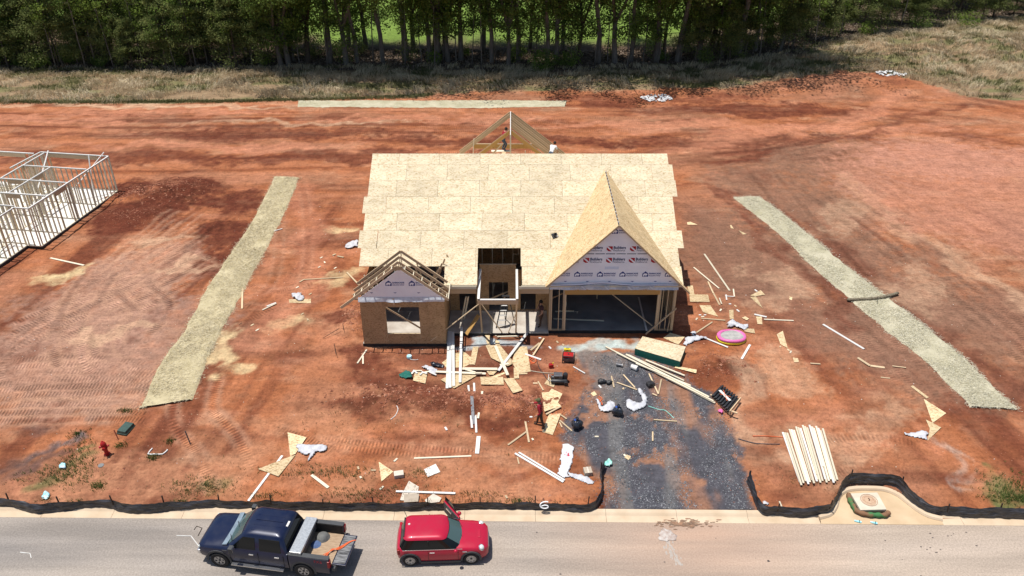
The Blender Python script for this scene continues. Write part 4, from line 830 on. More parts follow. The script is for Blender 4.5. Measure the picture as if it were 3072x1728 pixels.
# bump room with the left gable
WX0, WX1, WY = -8.14, -3.64, 37.0; WIN = (-6.8, -5.0, 1.64, 3.38)
wall(WX0, WX1, WY, FZ, 3.8, WIN)
studs_x(WX0, WX1, WY + .05, FZ, 3.7, WIN)
for z in (FZ + .02, 3.72): hb('plate', (WX0, WY + .05, z), (WX1, WY + .05, z), .09, .038, 'stud')
hb('window_header', (WIN[0] - .1, WY + .05, WIN[3] + .1), (WIN[1] + .1, WY + .05, WIN[3] + .1), .085, .2, 'stud'); hb('window_sill', (WIN[0], WY + .05, WIN[2] - .02), (WIN[1], WY + .05, WIN[2] - .02), .09, .04, 'lumber')
for x in (WIN[0] - .02, WIN[1] + .02): hb('window_jamb', (x, WY + .05, WIN[2]), (x, WY + .05, WIN[3]), .04, .09, 'lumber', (0, 1, 0))
hb('brace', (WIN[0] - .1, 37.3, 3.2), (-4.7, 37.6, 1.35), .04, .09, 'stud')
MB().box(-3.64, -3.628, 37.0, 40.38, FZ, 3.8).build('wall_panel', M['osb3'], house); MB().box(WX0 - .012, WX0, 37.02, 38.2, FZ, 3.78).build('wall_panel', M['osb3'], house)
for y in np.arange(37.5, 40.3, .406): hb('stud', (-3.69, y, FZ), (-3.69, y, 3.7), .09, .04, 'stud', (0, 1, 0))
for x in np.arange(-8, -3.8, 1.2): hb('stud', (x, 41.4, FZ), (x, 41.4, 3.7), .04, .09, 'stud', (0, 1, 0))
hb('temporary_block', (-6.32, 36.95, 3.55), (-6.32, 36.95, 3.95), .1, .04, 'lumber', (0, 1, 0))
# gable wraps
def rakeclip(me, planes):
    bm = bmesh.new(); bm.from_mesh(me)
    for co, no in planes: bmesh.ops.bisect_plane(bm, geom=bm.verts[:] + bm.edges[:] + bm.faces[:], plane_co=co, plane_no=no, clear_outer=True)
    bm.to_mesh(me); bm.free(); return me
T_b = curve_text('Builders', .235, .006); T_f = curve_text('FirstSource', .165, .0); T_r = curve_text('BARRICADE', .125, .004); T_w = curve_text('BUILDING WRAP', .085, .002)
def logo(kind, x, z, y, parent, planes=(), s=1.0, flip=False, ink=None):
    bm = bmesh.new(); mats = [M['red'], M['wrap'], M['navy'], M['blue']]
    if ink: mats = [ink, M['wrapgrey'], ink, ink]
    def poly(pts, mi, d=0.0):
        f = bm.faces.new([bm.verts.new((px * s, d, pz * s)) for px, pz in pts]); f.material_index = mi
    def txt(me, ox, oz, mi, sx=1.0):
        n0 = len(bm.faces); tmp = me.copy(); tmp.transform(Matrix.Translation((ox * s, -.004, oz * s)) @ Matrix.Rotation(R(90), 4, 'X') @ Matrix.Diagonal((s * sx, s, s, 1))); bm.from_mesh(tmp); bm.faces.ensure_lookup_table()
        for f in bm.faces[n0:]: f.material_index = mi
        bpy.data.meshes.remove(tmp)
    if kind == 'builders':
        poly([(-.17, -.15), (.15, -.15), (.15, .15), (-.17, .15)], 0); poly([(-.17, .15), (-.10, .15), (.15, -.08), (.15, -.15), (.11, -.15), (-.17, .10)], 1, -.004); poly([(-.17, -.15), (-.05, -.15), (-.17, -.06)], 1, -.004)
        txt(T_b, .19, -.005, 2, .86); txt(T_f, .19, -.15, 2, .83)
    else:
        poly([(-.17, -.15), (.16, -.15), (.16, .03), (.0, .18), (-.17, .03)], 3)
        poly([(-.12, -.12), (-.13, -.02), (-.06, .05), (.05, .05), (.12, .0), (.10, -.05), (.06, -.05), (.06, -.12), (.02, -.12), (.01, -.06), (-.05, -.06), (-.06, -.12)], 1, -.004)
        txt(T_r, .20, .0, 3, .95); txt(T_w, .20, -.12, 3, .95)
    me = bpy.data.meshes.new('wrap_logo'); bm.to_mesh(me); bm.free()
    for q in mats: me.materials.append(q)
    me.transform(Matrix.Translation((x, y, z)) @ (Matrix.Rotation(R(180), 4, 'Y') if flip else Matrix()))
    rakeclip(me, planes)
    if len(me.polygons): add('wrap_logo', me, parent)
def gable_planes(x0, z0, k): return [((x0, 0, z0), Vector((-k, 0, 1))), ((x0, 0, z0), Vector((k, 0, 1)))]
def clip_rect(cx, x0, x1): return [((x0, 0, 0), Vector((-1, 0, 0))), ((x1, 0, 0), Vector((1, 0, 0)))]
LGX, LGZ, LK = -5.9, 5.72, .80
lw = MB().prism([(WX0 - .02, WY - .016, 3.78), (WX1 + .02, WY - .016, 3.78), (WX1 + .02, WY - .016, LGZ - LK * (WX1 - LGX)), (LGX, WY - .016, LGZ), (WX0 - .02, WY - .016, LGZ - LK * (LGX - WX0))], (0, .012, 0)).build('house_wrap', M['wrap'], house)
pln = gable_planes(LGX, LGZ, LK)
for x in (-6.5, -5.27): logo('barricade', x, 4.86, WY - .02, lw, pln)
for x in (-7.45, -6.2, -4.95): MB().prism([(x - .1, WY - .019, 4.30), (x + .1, WY - .019, 4.30), (x, WY - .019, 4.25)], (0, .002, 0)).build('wrap_mark', M['blue'], lw)
# loose wavy hem of the left wrap
def hem(x0, x1, y, z0, z1, mat, amp, parent, seed):
    n = 60; m = MB()
    for i in range(n + 1):
        x = x0 + (x1 - x0) * i / n
        for j in range(6):
            f = j / 5; m.v.append((x, y - .015 - amp * float(vn(x * 1.6, f * 2, seed)) * (1 - f) - .02 * abs(math.sin(x * 7)) * (1 - f), z1 + (z0 - z1) * f * 1.0 if False else z0 + (z1 - z0) * f + .03 * float(vn(x * 2.2, 3, seed)) * (1 - f)))
    for i in range(n):
        for j in range(5): m.f.append((i * 6 + j, (i + 1) * 6 + j, (i + 1) * 6 + j + 1, i * 6 + j + 1)); m.m.append(0)
    return m.build('wrap_hem', mat, parent, smooth=True)
hem(WX0 - .05, WX1 + .05, WY - .02, 3.74, 4.02, M['wrapgrey'], .12, lw, 3)
# left gable framing
TR_Z = 6.2
def truss(y, x0, x1, apex=TR_Z, slope=.8, mat='lumber', cx=LGX, web=True, par=None, t=.04):
    for xe in (x0, x1): hb('rafter', (cx, y, apex - .08), (xe, y, apex - .08 - slope * abs(xe - cx)), t, .14, mat)
    if web:
        hb('truss_chord', (cx - 2.5, y, 3.84), (cx + 2.5, y, 3.84), t, .09, 'stud')
        hb('truss_web', (cx, y, 3.9), (cx, y, apex - .15), .035, .09, 'stud', (0, 1, 0))
        for s in (-1, 1): hb('truss_web', (cx + s * 1.2, y, 3.9), (cx + s * .8, y, apex - .15 - .65), .035, .09, 'stud', (0, 1, 0)); hb('truss_web', (cx + s * 1.2, y, 3.9), (cx + s * 1.9, y, apex - .15 - 1.5), .035, .09, 'stud', (0, 1, 0))
truss(36.6, -9.08, -3.36, web=False, mat='lumber'); truss(37.04, -8.45, -3.42, mat='lumber'); truss(37.6, -8.5, -3.42, mat='stud'); truss(38.15, -8.4, -3.5, mat='stud', apex=6.24, t=.06)
for s in (-1, 1):
    for d in np.arange(.35, 2.5, .42):
        x = LGX + s * d; z = TR_Z - .07 - .8 * d; hb('lookout', (x, 36.63, z), (x, 37.02, z), .04, .085, 'pale')
hb('fascia', (-3.36, 36.58, 4.10), (-3.36, 38.3, 4.10), .04, .14, 'pale')
hb('ridge_block', (LGX - .25, 36.56, 5.98), (LGX + .28, 36.56, 6.02), .012, .22, 'scrap')
for i in range(4): hb('truss_web', (-4.6 + .25 * i, 38.6 + .5 * i, 3.85), (-3.9 + .1 * i, 38.4 + .5 * i, 5.0), .04, .09, 'stud')
# porch: rear wall, entry wall, posts, beams, braces
PW = 40.4
wall(-3.6, -1.85, PW, FZ, 3.75, (-3.05, -2.1, FZ + .02, 3.3)); wall(-1.85, .22, PW, FZ, 4.06, (-1.33, -.23, FZ + .02, 2.92)); wall(.22, 2.05, PW, FZ, 3.75, (.5, 1.38, FZ + .05, 3.1))
for x in (-3.58, -3.08, -2.08, -1.85, -1.37, -.2, .2, .46, 1.42, 2.0): hb('stud', (x, PW + .055, FZ), (x, PW + .055, 3.7), .04, .09, 'stud', (0, 1, 0))
hb('plate', (-1.87, PW + .03, 4.08), (.25, PW + .03, 4.08), .1, .04, 'stud')
for x0, x1 in ((-3.6, -1.95), (.38, 2.03)):
    hb('porch_beam', (x0, 38.3, 3.58), (x1, 38.3, 3.58), .09, .26, 'stud'); hb('fascia', (x0, 38.2, 3.86), (x1, 38.2, 3.86), .03, .15, 'pale')
    hb('soffit_nailer', (x0, 38.27, 3.74), (x1, 38.27, 3.74), .1, .035, 'lumber')
hb('entry_beam', (-1.86, 37.28, 3.52), (.34, 37.28, 3.52), .09, .26, 'stud'); hb('entry_plate', (-1.72, 37.28, 3.67), (.2, 37.28, 3.67), .12, .04, 'white')
for x in (-1.8, .27): hb('entry_side_beam', (x, 37.34, 3.58), (x, PW, 3.60), .10, .32, 'stud'); hb('entry_side_plate', (x, 37.2, 3.76), (x, PW, 3.78), .13, .03, 'white')
for x, x2 in ((-1.68, -1.74), (.22, .25)): hb('porch_post', (x, 38.12, FZ - .02), (x2, 37.32, 3.4), .09, .09, 'lumber', (0, 1, 0))
hb('brace', (-1.66, 37.32, 3.38), (-.55, 38.1, .98), .035, .09, 'lumber', (0, 1, 0)); hb('brace', (.22, 37.6, 2.6), (-.2, 38.1, 1.0), .035, .09, 'lumber', (0, 1, 0))
pb = PZ(1294, 1019, 1.05); hb('brace', (-1.78, 37.25, 3.42), (pb.x, pb.y - .3, pb.z + .12), .04, .09, 'lumber', (0, -1, .3))
hb('brace', (-.2, PW + .5, 2.0), (-1.4, PW + .4, 1.5), .04, .09, 'stud'); hb('brace', (-.25, PW + .3, 1.9), (-1.0, PW + .3, 1.2), .04, .09, 'stud')
# garage front
GYF = 38.3
for x, wd in ((2.10, .09), (2.19, .06), (2.60, .04), (2.86, .09), (2.95, .09), (8.08, .09), (8.17, .09), (8.32, .04), (8.60, .04), (8.93, .06), (9.0, .09)):
    hb('stud', (x, GYF + .06, FZ), (x, GYF + .06, 3.38 if x in (2.95, 8.08) else 3.72), wd, .14, 'lumber', (0, 1, 0))
for a, b in ((2.06, 3.0), (8.04, 9.05)): hb('plate', (a, GYF + .06, FZ + .02), (b, GYF + .06, FZ + .02), .14, .04, 'lumber')
hb('garage_header', (2.9, GYF + .03, 3.55), (8.13, GYF + .03, 3.55), .09, .36, 'lvl'); hb('plate', (2.06, GYF + .06, 3.75), (9.05, GYF + .06, 3.75), .14, .04, 'lumber')
hb('brace', (4.6, GYF + 1.4, 3.5), (7.95, GYF + .25, 1.15), .04, .09, 'lumber', (0, 1, 0)); hb('brace', (9.1, GYF - .12, 2.55), (7.5, GYF - .35, .98), .04, .10, 'lumber', (0, -1, 0))
hb('brace', (2.1, GYF + .9, 2.5), (4.9, GYF + 1.6, 3.55), .04, .09, 'stud', (0, 1, 0)); hb('brace', (5.0, GYF + 3.0, 3.4), (5.0, GYF + 2.6, 1.5), .04, .09, 'stud', (0, 1, 0))
hb('brace', (8.75, GYF - .1, 1.0), (8.95, GYF + .3, 2.4), .04, .09, 'stud', (0, 1, 0))
for y in np.arange(GYF + .5, 47, .406): hb('stud', (8.98, y, FZ), (8.98, y, 3.72), .14, .04, 'stud', (1, 0, 0))
# side, rear and inner walls
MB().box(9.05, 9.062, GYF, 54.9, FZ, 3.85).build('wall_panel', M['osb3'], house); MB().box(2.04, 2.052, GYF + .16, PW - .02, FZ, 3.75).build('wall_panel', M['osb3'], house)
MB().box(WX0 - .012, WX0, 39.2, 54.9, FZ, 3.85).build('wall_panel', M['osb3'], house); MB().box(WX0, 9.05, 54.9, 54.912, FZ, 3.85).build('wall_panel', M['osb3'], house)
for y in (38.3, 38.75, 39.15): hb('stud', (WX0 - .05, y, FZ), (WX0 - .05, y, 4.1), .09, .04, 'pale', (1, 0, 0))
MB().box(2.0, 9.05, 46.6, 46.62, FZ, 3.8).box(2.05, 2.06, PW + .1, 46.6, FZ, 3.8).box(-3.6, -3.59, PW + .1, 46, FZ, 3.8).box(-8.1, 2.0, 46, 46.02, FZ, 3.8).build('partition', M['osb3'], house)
for x in np.arange(-1.75, .6, .6): hb('stud', (x, 42.0, FZ), (x, 42.0, 4.9), .04, .09, 'pale', (0, 1, 0))
for p in (((.05, 41.6, 4.1), (.05, 41.6, 4.75)), ((.38, 41.6, 4.1), (.38, 41.6, 4.75)), ((.03, 41.6, 4.76), (.4, 41.6, 4.76)), ((.03, 41.6, 4.1), (.4, 41.6, 4.1))): hb('inner_frame', *p, .04, .05, 'stud', (0, 1, 0))
# main roof
RY, RZ_, EY, EZ = 46.6, 8.3, 38.25, 4.0; RL = math.hypot(RY - EY, RZ_ - EZ); TH = math.atan2(RZ_ - EZ, RY - EY)
def RP(x, d, off=0.0, back=False):
    y = d * math.cos(TH) - off * math.sin(TH) * (-1); z = RZ_ - d * math.sin(TH) + off * math.cos(TH)
    return Vector((x, RY + y if back else RY - d * math.cos(TH) - off * math.sin(TH), z))
rf = MB()
for x in np.arange(-8.4, 9.4, .61):                                  # roof trusses under the sheathing
    for back in (False, True):
        a, b = RP(x, .02, -.09, back), RP(x, RL - (.02 if not (-8.6 < x < -3.7 and not back) else 1.3), -.09, back)
        if not (-1.9 < x < .5 and not back): rf.hexa([tuple(p + Vector((s * .02, 0, z))) for z in (-.05, .06) for p, s in ((a, -1), (a, 1), (b, 1), (b, -1))])
for back in (False, True): a = RP(-8.4, .1, -.05, back); rf.box(-8.4, 9.35, a.y - .02, a.y + .02, a.z - .2, a.z + .02)
roof = rf.build('roof_frame', M['stud'], house)
_pan = {}
def panel(x0, x1, d0, d1, back=False, tilt=0):
    wd, ln = round(x1 - x0 - .012, 3), round(d1 - d0 - .011, 3)
    if wd < .05: return
    if (wd, ln) not in _pan: _pan[wd, ln] = MB().box(-wd / 2, wd / 2, -ln / 2, ln / 2, -.012, .0).mesh('roof_panel', M['osb'])
    m = Matrix.Translation(RP((x0 + x1) / 2, (d0 + d1) / 2, tilt, back)) @ Matrix.Rotation(-TH if back else TH, 4, 'X')
    add('roof_panel', _pan[wd, ln], roof, mw=m)
rows = [0, .85] + [.85 + 1.22 * k for k in range(1, 8)]
LE = [-8.45, -8.45, -8.45, -8.65, -8.47, -8.66, -8.47, -3.72]; RE = [9.40, 9.62, 9.68, 9.38, 9.38, 9.65, 9.30, 9.36]
SEAM = [-6.8, -8.6 + 2.3, -7.0 + .2, -7.3, -6.6, -7.6, -6.9, -1.9 - 2.44]
pr2 = random.Random(3)
for i in range(8):
    d0, d1 = rows[i], rows[i + 1]; x = SEAM[i]
    while x > LE[i]: x -= 2.44
    cuts = [LE[i]] + [x + 2.44 * k for k in range(1, 9) if LE[i] + .25 < x + 2.44 * k < RE[i] - .25] + [RE[i]]
    if i == 5: cuts = sorted(set(cuts + [-7.62]))
    for a, b in zip(cuts[:-1], cuts[1:]):
        t = pr2.uniform(0, .006)
        if i >= 6:
            for c, d in ((a, min(b, -1.9)), (max(a, .48), b)):
                if d - c > .1: panel(c, d, d0, d1, tilt=t)
        else: panel(a, b, d0, d1, tilt=t)
for i in range(8):
    x = -8.45
    while x < 9.3: panel(x, min(x + 2.44, 9.38), rows[i], rows[i + 1], True); x += 2.44
hb('eave_fascia', (-3.7, 38.24, 3.93), (-1.92, 38.24, 3.93), .03, .1, 'pale', parent=None); hb('eave_fascia', (.5, 38.24, 3.93), (9.3, 38.24, 3.93), .03, .1, 'pale')
for x in np.arange(-8.2, 9.3, 1.2): MB().box(x, x + .05, RY - .03, RY + .03, RZ_ - .01, RZ_ + .03).build('ridge_clip', M['lumber'], house)
# garage gable roof
GX0, GZ0 = 5.57, 7.75
def slope_poly(s, pts, nm):                                # pts in (run, y)
    P = [Vector((GX0 + s * a, y, GZ0 - a)) for a, y in pts]; n = Vector((s * .7071, 0, .7071)) * .016
    return MB().prism([p + n for p in P], -n * 1.0).build(nm, M['osb2'], house)
yv = lambda a: EY + (GZ0 - a - EZ) / math.tan(TH) + .0
slope_poly(-1, [(.03, 38.02), (3.74, 38.02), (3.74, yv(3.74)), (.03, yv(.03))], 'gable_slope'); slope_poly(1, [(.03, 38.02), (4.12, 38.02), (4.12, 38.27), (3.74, yv(3.74)), (.03, yv(.03))], 'gable_slope')
for s, e in ((-1, 3.70), (1, 4.12)): hb('rake_board', (GX0, 38.035, GZ0 - .05), (GX0 + s * e, 38.035, GZ0 - .05 - e), .03, .07, 'stud')
MB().box(GX0 - .03, GX0 + .03, 38.05, yv(.1), GZ0 - .12, GZ0 - .05).build('ridge_slot', M['tape'], house)  # black strip painting the darkness inside the open ridge gap
for y in np.arange(38.4, 45.2, .42): MB().box(GX0 - .035, GX0 + .035, y, y + .05, GZ0 - .05, GZ0 + .004).build('ridge_spacer', M['white'], house)
gw = MB().prism([(2.07, GYF - .018, 3.74), (9.07, GYF - .018, 3.74), (9.07, GYF - .018, GZ0 - .06 - (9.07 - GX0)), (GX0, GYF - .018, GZ0 - .06), (2.07, GYF - .018, GZ0 - .06 - (GX0 - 2.07))], (0, .014, 0)).build('house_wrap', M['wrap'], house)
pg = gable_planes(GX0, GZ0 - .07, 1.0); YL = GYF - .024
for x in (3.97, 5.2, 6.44): logo('builders', x, 6.23, YL, gw, pg)
for x in (2.76, 3.99, 5.21, 6.43, 7.62): logo('builders', x, 5.53, YL, gw, pg)
for x in (2.31, 3.54, 4.77, 5.99, 7.22, 8.45): logo('barricade', x, 4.67, YL, gw, pg)
logo('barricade', 5.42, 7.28, YL, gw, pg)
for x in (2.9, 4.1, 5.3, 6.55, 7.8, 8.6): MB().prism([(x - .1, YL, 4.24), (x + .1, YL, 4.24), (x, YL, 4.19)], (0, .003, 0)).build('wrap_mark', M['blue'], gw)
sm = GX0 - 1.68
while sm < GX0 + 1.6: MB().box(sm, sm + .5, YL - .004, YL, 5.91, 5.945).build('wrap_seam', M['tape'], gw); sm += .56
MB().box(5.0, 5.75, YL - .002, YL + .003, 4.98, 5.14).build('wrap_print', pm('faint_blue_print', (.62, .68, .80), (.68, .72, .82)), gw)
hm = hem(2.05, 9.09, GYF - .03, 3.72, 4.06, M['wrapgrey'], .10, gw, 9)
for x in (3.3, 4.55, 5.8, 7.0): logo('builders', x + .6, 3.9, GYF - .19, gw, (), .85, True, M['greyink'])
fp = [Vector((2.1 + 6.9 * t, GYF - .13, 4.0 + .16 * math.exp(-((t - .42) / .16) ** 2) + .02 * math.sin(t * 9))) for t in np.linspace(0, 1, 30)]
MB().tube(fp, .022, 5).build('wrap_fold', M['blue'], gw); MB().tube([p + Vector((0, -.02, .05)) for p in fp], .03, 5).build('wrap_fold', M['wrap'], gw)
# plumbing vent left on the roof, dark
vt = RP(2.42, 6.1, .0); vent = thing('roof_vent_flashing', 'small dark square vent opening on the roof beside the garage gable', 'vent', vt)
MB().box(-.17, .17, -.15, .15, -.005, .06).build('flange', M['black'], None).parent = vent
o = MB().lathe([(.10, .0), (.10, .16), (.075, .16), (.075, .0)], 14).build('pipe_collar', M['black'], None); o.parent = vent
o = MB().box(.0, .14, -.13, -.02, .06, .075).build('label_patch', M['white'], None); o.parent = vent; vent.rotation_euler = (TH, 0, .4)
# rear gable framing seen over the ridge
RX = -.1
hb('rear_ridge_board', (RX, 50.4, 7.98), (RX, 55.0, 7.98), .05, .20, 'white')
def rear(y, s, e, mat='stud'): hb('rear_rafter', (RX, y, 7.98), (RX + s * e, y, 7.98 - .8 * e), .045, .22, mat)
for y in (51.4, 52.5, 53.0, 53.5, 54.0, 54.5, 55.0): rear(y, 1, 3.9)
for y in (51.4, 54.5, 55.0): rear(y, -1, 3.6)
rear(51.25, -1, 3.3, 'lvl'); rear(51.2, 1, 3.5, 'lvl')
hb('rear_post', (RX, 51.0, 6.0), (RX, 51.0, 7.9), .09, .05, 'pale', (0, 1, 0))
hb('rear_header', (-2.7, 54.9, 5.55), (2.5, 54.9, 5.55), .05, .32, 'lvl'); hb('rear_plate', (-2.7, 54.9, 5.73), (2.5, 54.9, 5.73), .09, .04, 'lumber')
for x in (-2.75, -1.35, 1.0, 2.9): hb('rear_stud', (x, 53.5 if abs(x) > 2 else 52.5, 4.9), (x + (.12 if x < 0 else -.1), 53.6 if abs(x) > 2 else 52.5, 6.15 if x > -2 else 6.6), .05, .09, 'pale', (0, 1, 0))
hb('work_plank', (-.55, 50.9, 5.7), (-.55, 52.1, 6.2), .26, .045, 'scrap'); hb('work_plank', (-1.4, 52.3, 6.22), (-.15, 52.3, 6.22), .3, .045, 'pale'); hb('brace', (-1.5, 51.3, 6.2), (-.7, 51.2, 7.1), .04, .09, 'lumber')

# ------------------------------------------------------------------ framed slab house on the left
def SP(px, py, z=1.0): return PZ(px, py, z)
sl_c = SP(356, 572); dirv = (SP(0, 832) - sl_c); dirv.z = 0; dirv.normalize(); nrm = Vector((-dirv.y, dirv.x, 0));  nrm = nrm if nrm.x < 0 else -nrm
fh = thing('framed_house', 'roofless house frame of bare studs on a new concrete slab', 'house frame', sl_c - Vector((0, 0, .2)))
def F2(u, v, z): return sl_c + dirv * u + nrm * v + Vector((0, 0, z - 1.0))     # u along the side wall towards the street, v into the house
JU = 9.2; JV = 1.05
MB().prism([F2(0, 0, .6), F2(JU, 0, .6), F2(JU, JV, .6), F2(19, JV, .6), F2(19, 13, .6), F2(-.3, 13, .6)], (0, 0, .4)).build('floor_slab', M['slab2'], fh)
ed = [F2(0, -.006, .55), F2(JU, -.006, .55), F2(JU + .006, JV - .006, .55), F2(19, JV - .006, .55)]
em = MB()
for a, b in zip(ed[:-1], ed[1:]):
    o = (b - a).normalized(); q = Vector((o.y, -o.x, 0)) * .012; q = q if q.dot(nrm) < 0 or a is ed[1] else -q
    em.prism([a, b, b + q, a + q], (0, 0, .44))
em.build('foundation_edge', M['slabside'], fh)
WH = 2.85
def fwall(a, b, opens=(), sp=.406, mat='pale'):
    a, b = Vector(a), Vector(b); L = (b - a).length; d = (b - a).normalized(); T = Vector((0, 0, 1))
    def at_(t, z): return a + d * t + T * z
    beam('bottom_plate', at_(0, .02), at_(L, .02), .09, .04, M[mat], fh); beam('top_plate', at_(0, WH - .02), at_(L, WH - .02), .09, .04, M['white'], fh); beam('top_plate', at_(0, WH - .065), at_(L, WH - .065), .09, .04, M[mat], fh)
    t = .02
    while t < L + .01:
        if not any(o0 < t < o1 for o0, o1, _ in opens): beam('stud', at_(t, .04), at_(t, WH - .09), .09, .045, M['pale'], fh, d)
        t += sp
    for o0, o1, zb in opens:
        beam('header', at_(o0, WH - .24), at_(o1, WH - .24), .085, .28, M['stud'], fh)
        for q in (o0, o1): beam('stud', at_(q, .04), at_(q, WH - .09), .09, .08, M['lumber'], fh, d)
        if zb: beam('window_sill', at_(o0, zb), at_(o1, zb), .09, .04, M['lumber'], fh)
fwall(F2(.05, .05, 1), F2(JU, .05, 1), [(5.3, 6.5, 0)]); fwall(F2(JU, .05, 1), F2(JU, JV + .05, 1)); fwall(F2(JU, JV + .05, 1), F2(18.9, JV + .05, 1), [(1.6, 2.7, 0)])
fwall(F2(.05, .1, 1), F2(.05, 5.6, 1), [(.9, 4.9, 0)], .6); fwall(F2(.05, 5.6, 1), F2(3.2, 5.8, 1)); fwall(F2(.4, 5.9, 1), F2(.4, 12, 1), [(.8, 4, 0)])
fwall(F2(5.0, .1, 1), F2(5.0, 9, 1), [(3.5, 4.6, 0)]); fwall(F2(9.0, JV + .2, 1), F2(9.0, 9, 1), [(4, 5, 0)]); fwall(F2(5.0, 5.2, 1), F2(9.0, 5.2, 1)); fwall(F2(.2, 5.2, 1), F2(5, 5.2, 1), [(1.5, 2.6, 0)]); fwall(F2(9, 4.2, 1), F2(15, 4.2, 1)); fwall(F2(13, 1.2, 1), F2(13, 8, 1))
fwall(F2(2.6, .2, 1), F2(2.6, 5.2, 1)); fwall(F2(7.2, .2, 1), F2(7.2, 5.2, 1), [(2, 3, 0)]); fwall(F2(11, JV + .2, 1), F2(11, 6, 1)); fwall(F2(2.6, 3.0, 1), F2(7.2, 3.0, 1), [(1, 2, 0)]); fwall(F2(9.2, 2.6, 1), F2(13, 2.6, 1)); fwall(F2(15, 1.2, 1), F2(15, 7, 1)); fwall(F2(5, 7.5, 1), F2(13, 7.5, 1))
for (u, v, z), (u2, v2, z2) in (((.9, 1.0, 4.2), (2.2, .6, 1.05)), ((.9, 4.2, 4.35), (4.6, 4.0, 1.1)), ((.0, .35, 4.1), (2.6, 2.6, 1.3)), ((8.6, 2.6, 1.5), (10.6, 2.2, 1.1)), ((9.6, 2.8, 1.4), (9.4, 1.4, 1.9)), ((7, 6, 3.4), (9, 7.4, 1.2))): beam('brace', F2(u, v, z), F2(u2, v2, z2), .09, .04, M['white'] if z > 4 else M['pale'], fh)
for k in range(7):
    b_ = tag(beam('loose_board', F2(-.2 + .14 * k, 7.3, 1.06 + .04 * (k % 3)), F2(1.6 + .14 * k, 10.6, 1.06 + .04 * (k % 3)), .1, .05, M['pale']), 'pale board in the loose stack on the new slab behind the stud walls', 'board', 'boards stacked on the new slab')
# ------------------------------------------------------------------ vehicles
def carpaint(name, c, metal=.1, rough=.28):
    m, N, L, b = newmat(name); b.inputs['Metallic'].default_value = metal; b.inputs['Roughness'].default_value = rough; b.inputs['Coat Weight'].default_value = .45; b.inputs['Coat Roughness'].default_value = .05; b.inputs['Specular IOR Level'].default_value = .3
    tc = N.new('ShaderNodeTexCoord'); n = N.new('ShaderNodeTexNoise'); n.inputs['Scale'].default_value = 2.5; n.inputs['Detail'].default_value = 8; L.new(tc.outputs['Object'], n.inputs['Vector'])
    cr = N.new('ShaderNodeValToRGB'); e = cr.color_ramp.elements; e[0].position = .3; e[1].position = .75; e[0].color = c4(c); e[1].color = c4(tuple(q * .85 + .012 for q in c)); L.new(n.outputs['Fac'], cr.inputs[0])
    sz = N.new('ShaderNodeSeparateXYZ'); L.new(tc.outputs['Object'], sz.inputs[0]); dz = N.new('ShaderNodeMapRange'); dz.inputs['From Min'].default_value = .85; dz.inputs['From Max'].default_value = .3; dz.inputs['To Max'].default_value = .22; L.new(sz.outputs[2], dz.inputs['Value'])
    dm_ = N.new('ShaderNodeMath'); dm_.operation = 'MULTIPLY'; L.new(dz.outputs[0], dm_.inputs[0]); L.new(n.outputs['Fac'], dm_.inputs[1])
    mxd = N.new('ShaderNodeMix'); mxd.data_type = 'RGBA'; L.new(dm_.outputs[0], mxd.inputs[0]); L.new(cr.outputs[0], mxd.inputs[6]); mxd.inputs[7].default_value = (.22, .12, .08, 1); L.new(mxd.outputs[2], b.inputs['Base Color'])
    mr = N.new('ShaderNodeMapRange'); mr.inputs['To Min'].default_value = rough * .8; mr.inputs['To Max'].default_value = rough * 1.5; L.new(n.outputs['Fac'], mr.inputs['Value']); L.new(mr.outputs[0], b.inputs['Roughness'])
    return m
VM = dict(blue=carpaint('navy_car_paint', (.003, .008, .036)), redp=carpaint('red_car_paint', (.44, .006, .035)), glass=glassmat('dark_glass', (.006, .008, .009)), wind=glassmat('windscreen_glass', (.06, .10, .10)),  # windscreen base lightened to stand for the reflected sky
          tyre=pm('tyre_rubber', (.02, .02, .02), (.03, .028, .027), 9, .85), rim=pm('alloy', (.45, .45, .45), (.36, .36, .36), 5, .35, metal=.7), trim=pm('grey_trim', (.06, .062, .065), (.05, .052, .055), 6, .6),
          chrome=pm('chrome', (.7, .7, .7), (.6, .6, .6), 3, .15, metal=.9), red=pm('tail_lamp_red', (.35, .01, .015), (.25, .008, .01), 4, .2), lamp=pm('headlamp_lens', (.68, .70, .68), (.5, .55, .52), 6, .1, spec=.6),
          liner=pm('bed_liner', (.015, .015, .016), (.03, .028, .026), 8, .7), plate=pm('diamond_plate', (.55, .57, .58), (.42, .44, .45), 11, .35, metal=.6, bump=.006), plywood=pm('dirty_plywood', (.40, .29, .19), (.28, .19, .12), 4, .9, stretch=(1, 6, 1)),
          cowl=pm('cowl_grille', (.20, .26, .31), (.14, .18, .22), 5, .6), gate=pm('scuffed_tailgate_liner', (.04, .04, .042), (.22, .22, .22), 3, .6, stretch=(1, 6, 1)))
def section(x, wd, zb, zs, zt):
    h = [(0, zb), (.8 * wd, zb), (.96 * wd, zb + .07), (wd, zb * .55 + zs * .45), (.985 * wd, zs - .07), (.945 * wd, zs - .01), (.86 * wd, zs + .45 * (zt - zs)), (.55 * wd, zs + .88 * (zt - zs)), (0, zt)]
    return [(x, y, z) for y, z in h] + [(x, -y, z) for y, z in h[-2:0:-1]]
def loft(rings, m=None, mi=0):
    m = m or MB(); b = len(m.v); n = len(rings[0])
    for r in rings: m.v += r
    for i in range(len(rings) - 1):
        for k in range(n): k2 = (k + 1) % n; m.f.append((b + i * n + k, b + i * n + k2, b + (i + 1) * n + k2, b + (i + 1) * n + k)); m.m.append(mi)
    m.f += [tuple(b + k for k in range(n - 1, -1, -1)), tuple(b + (len(rings) - 1) * n + k for k in range(n))]; m.m += [mi, mi]
    return m
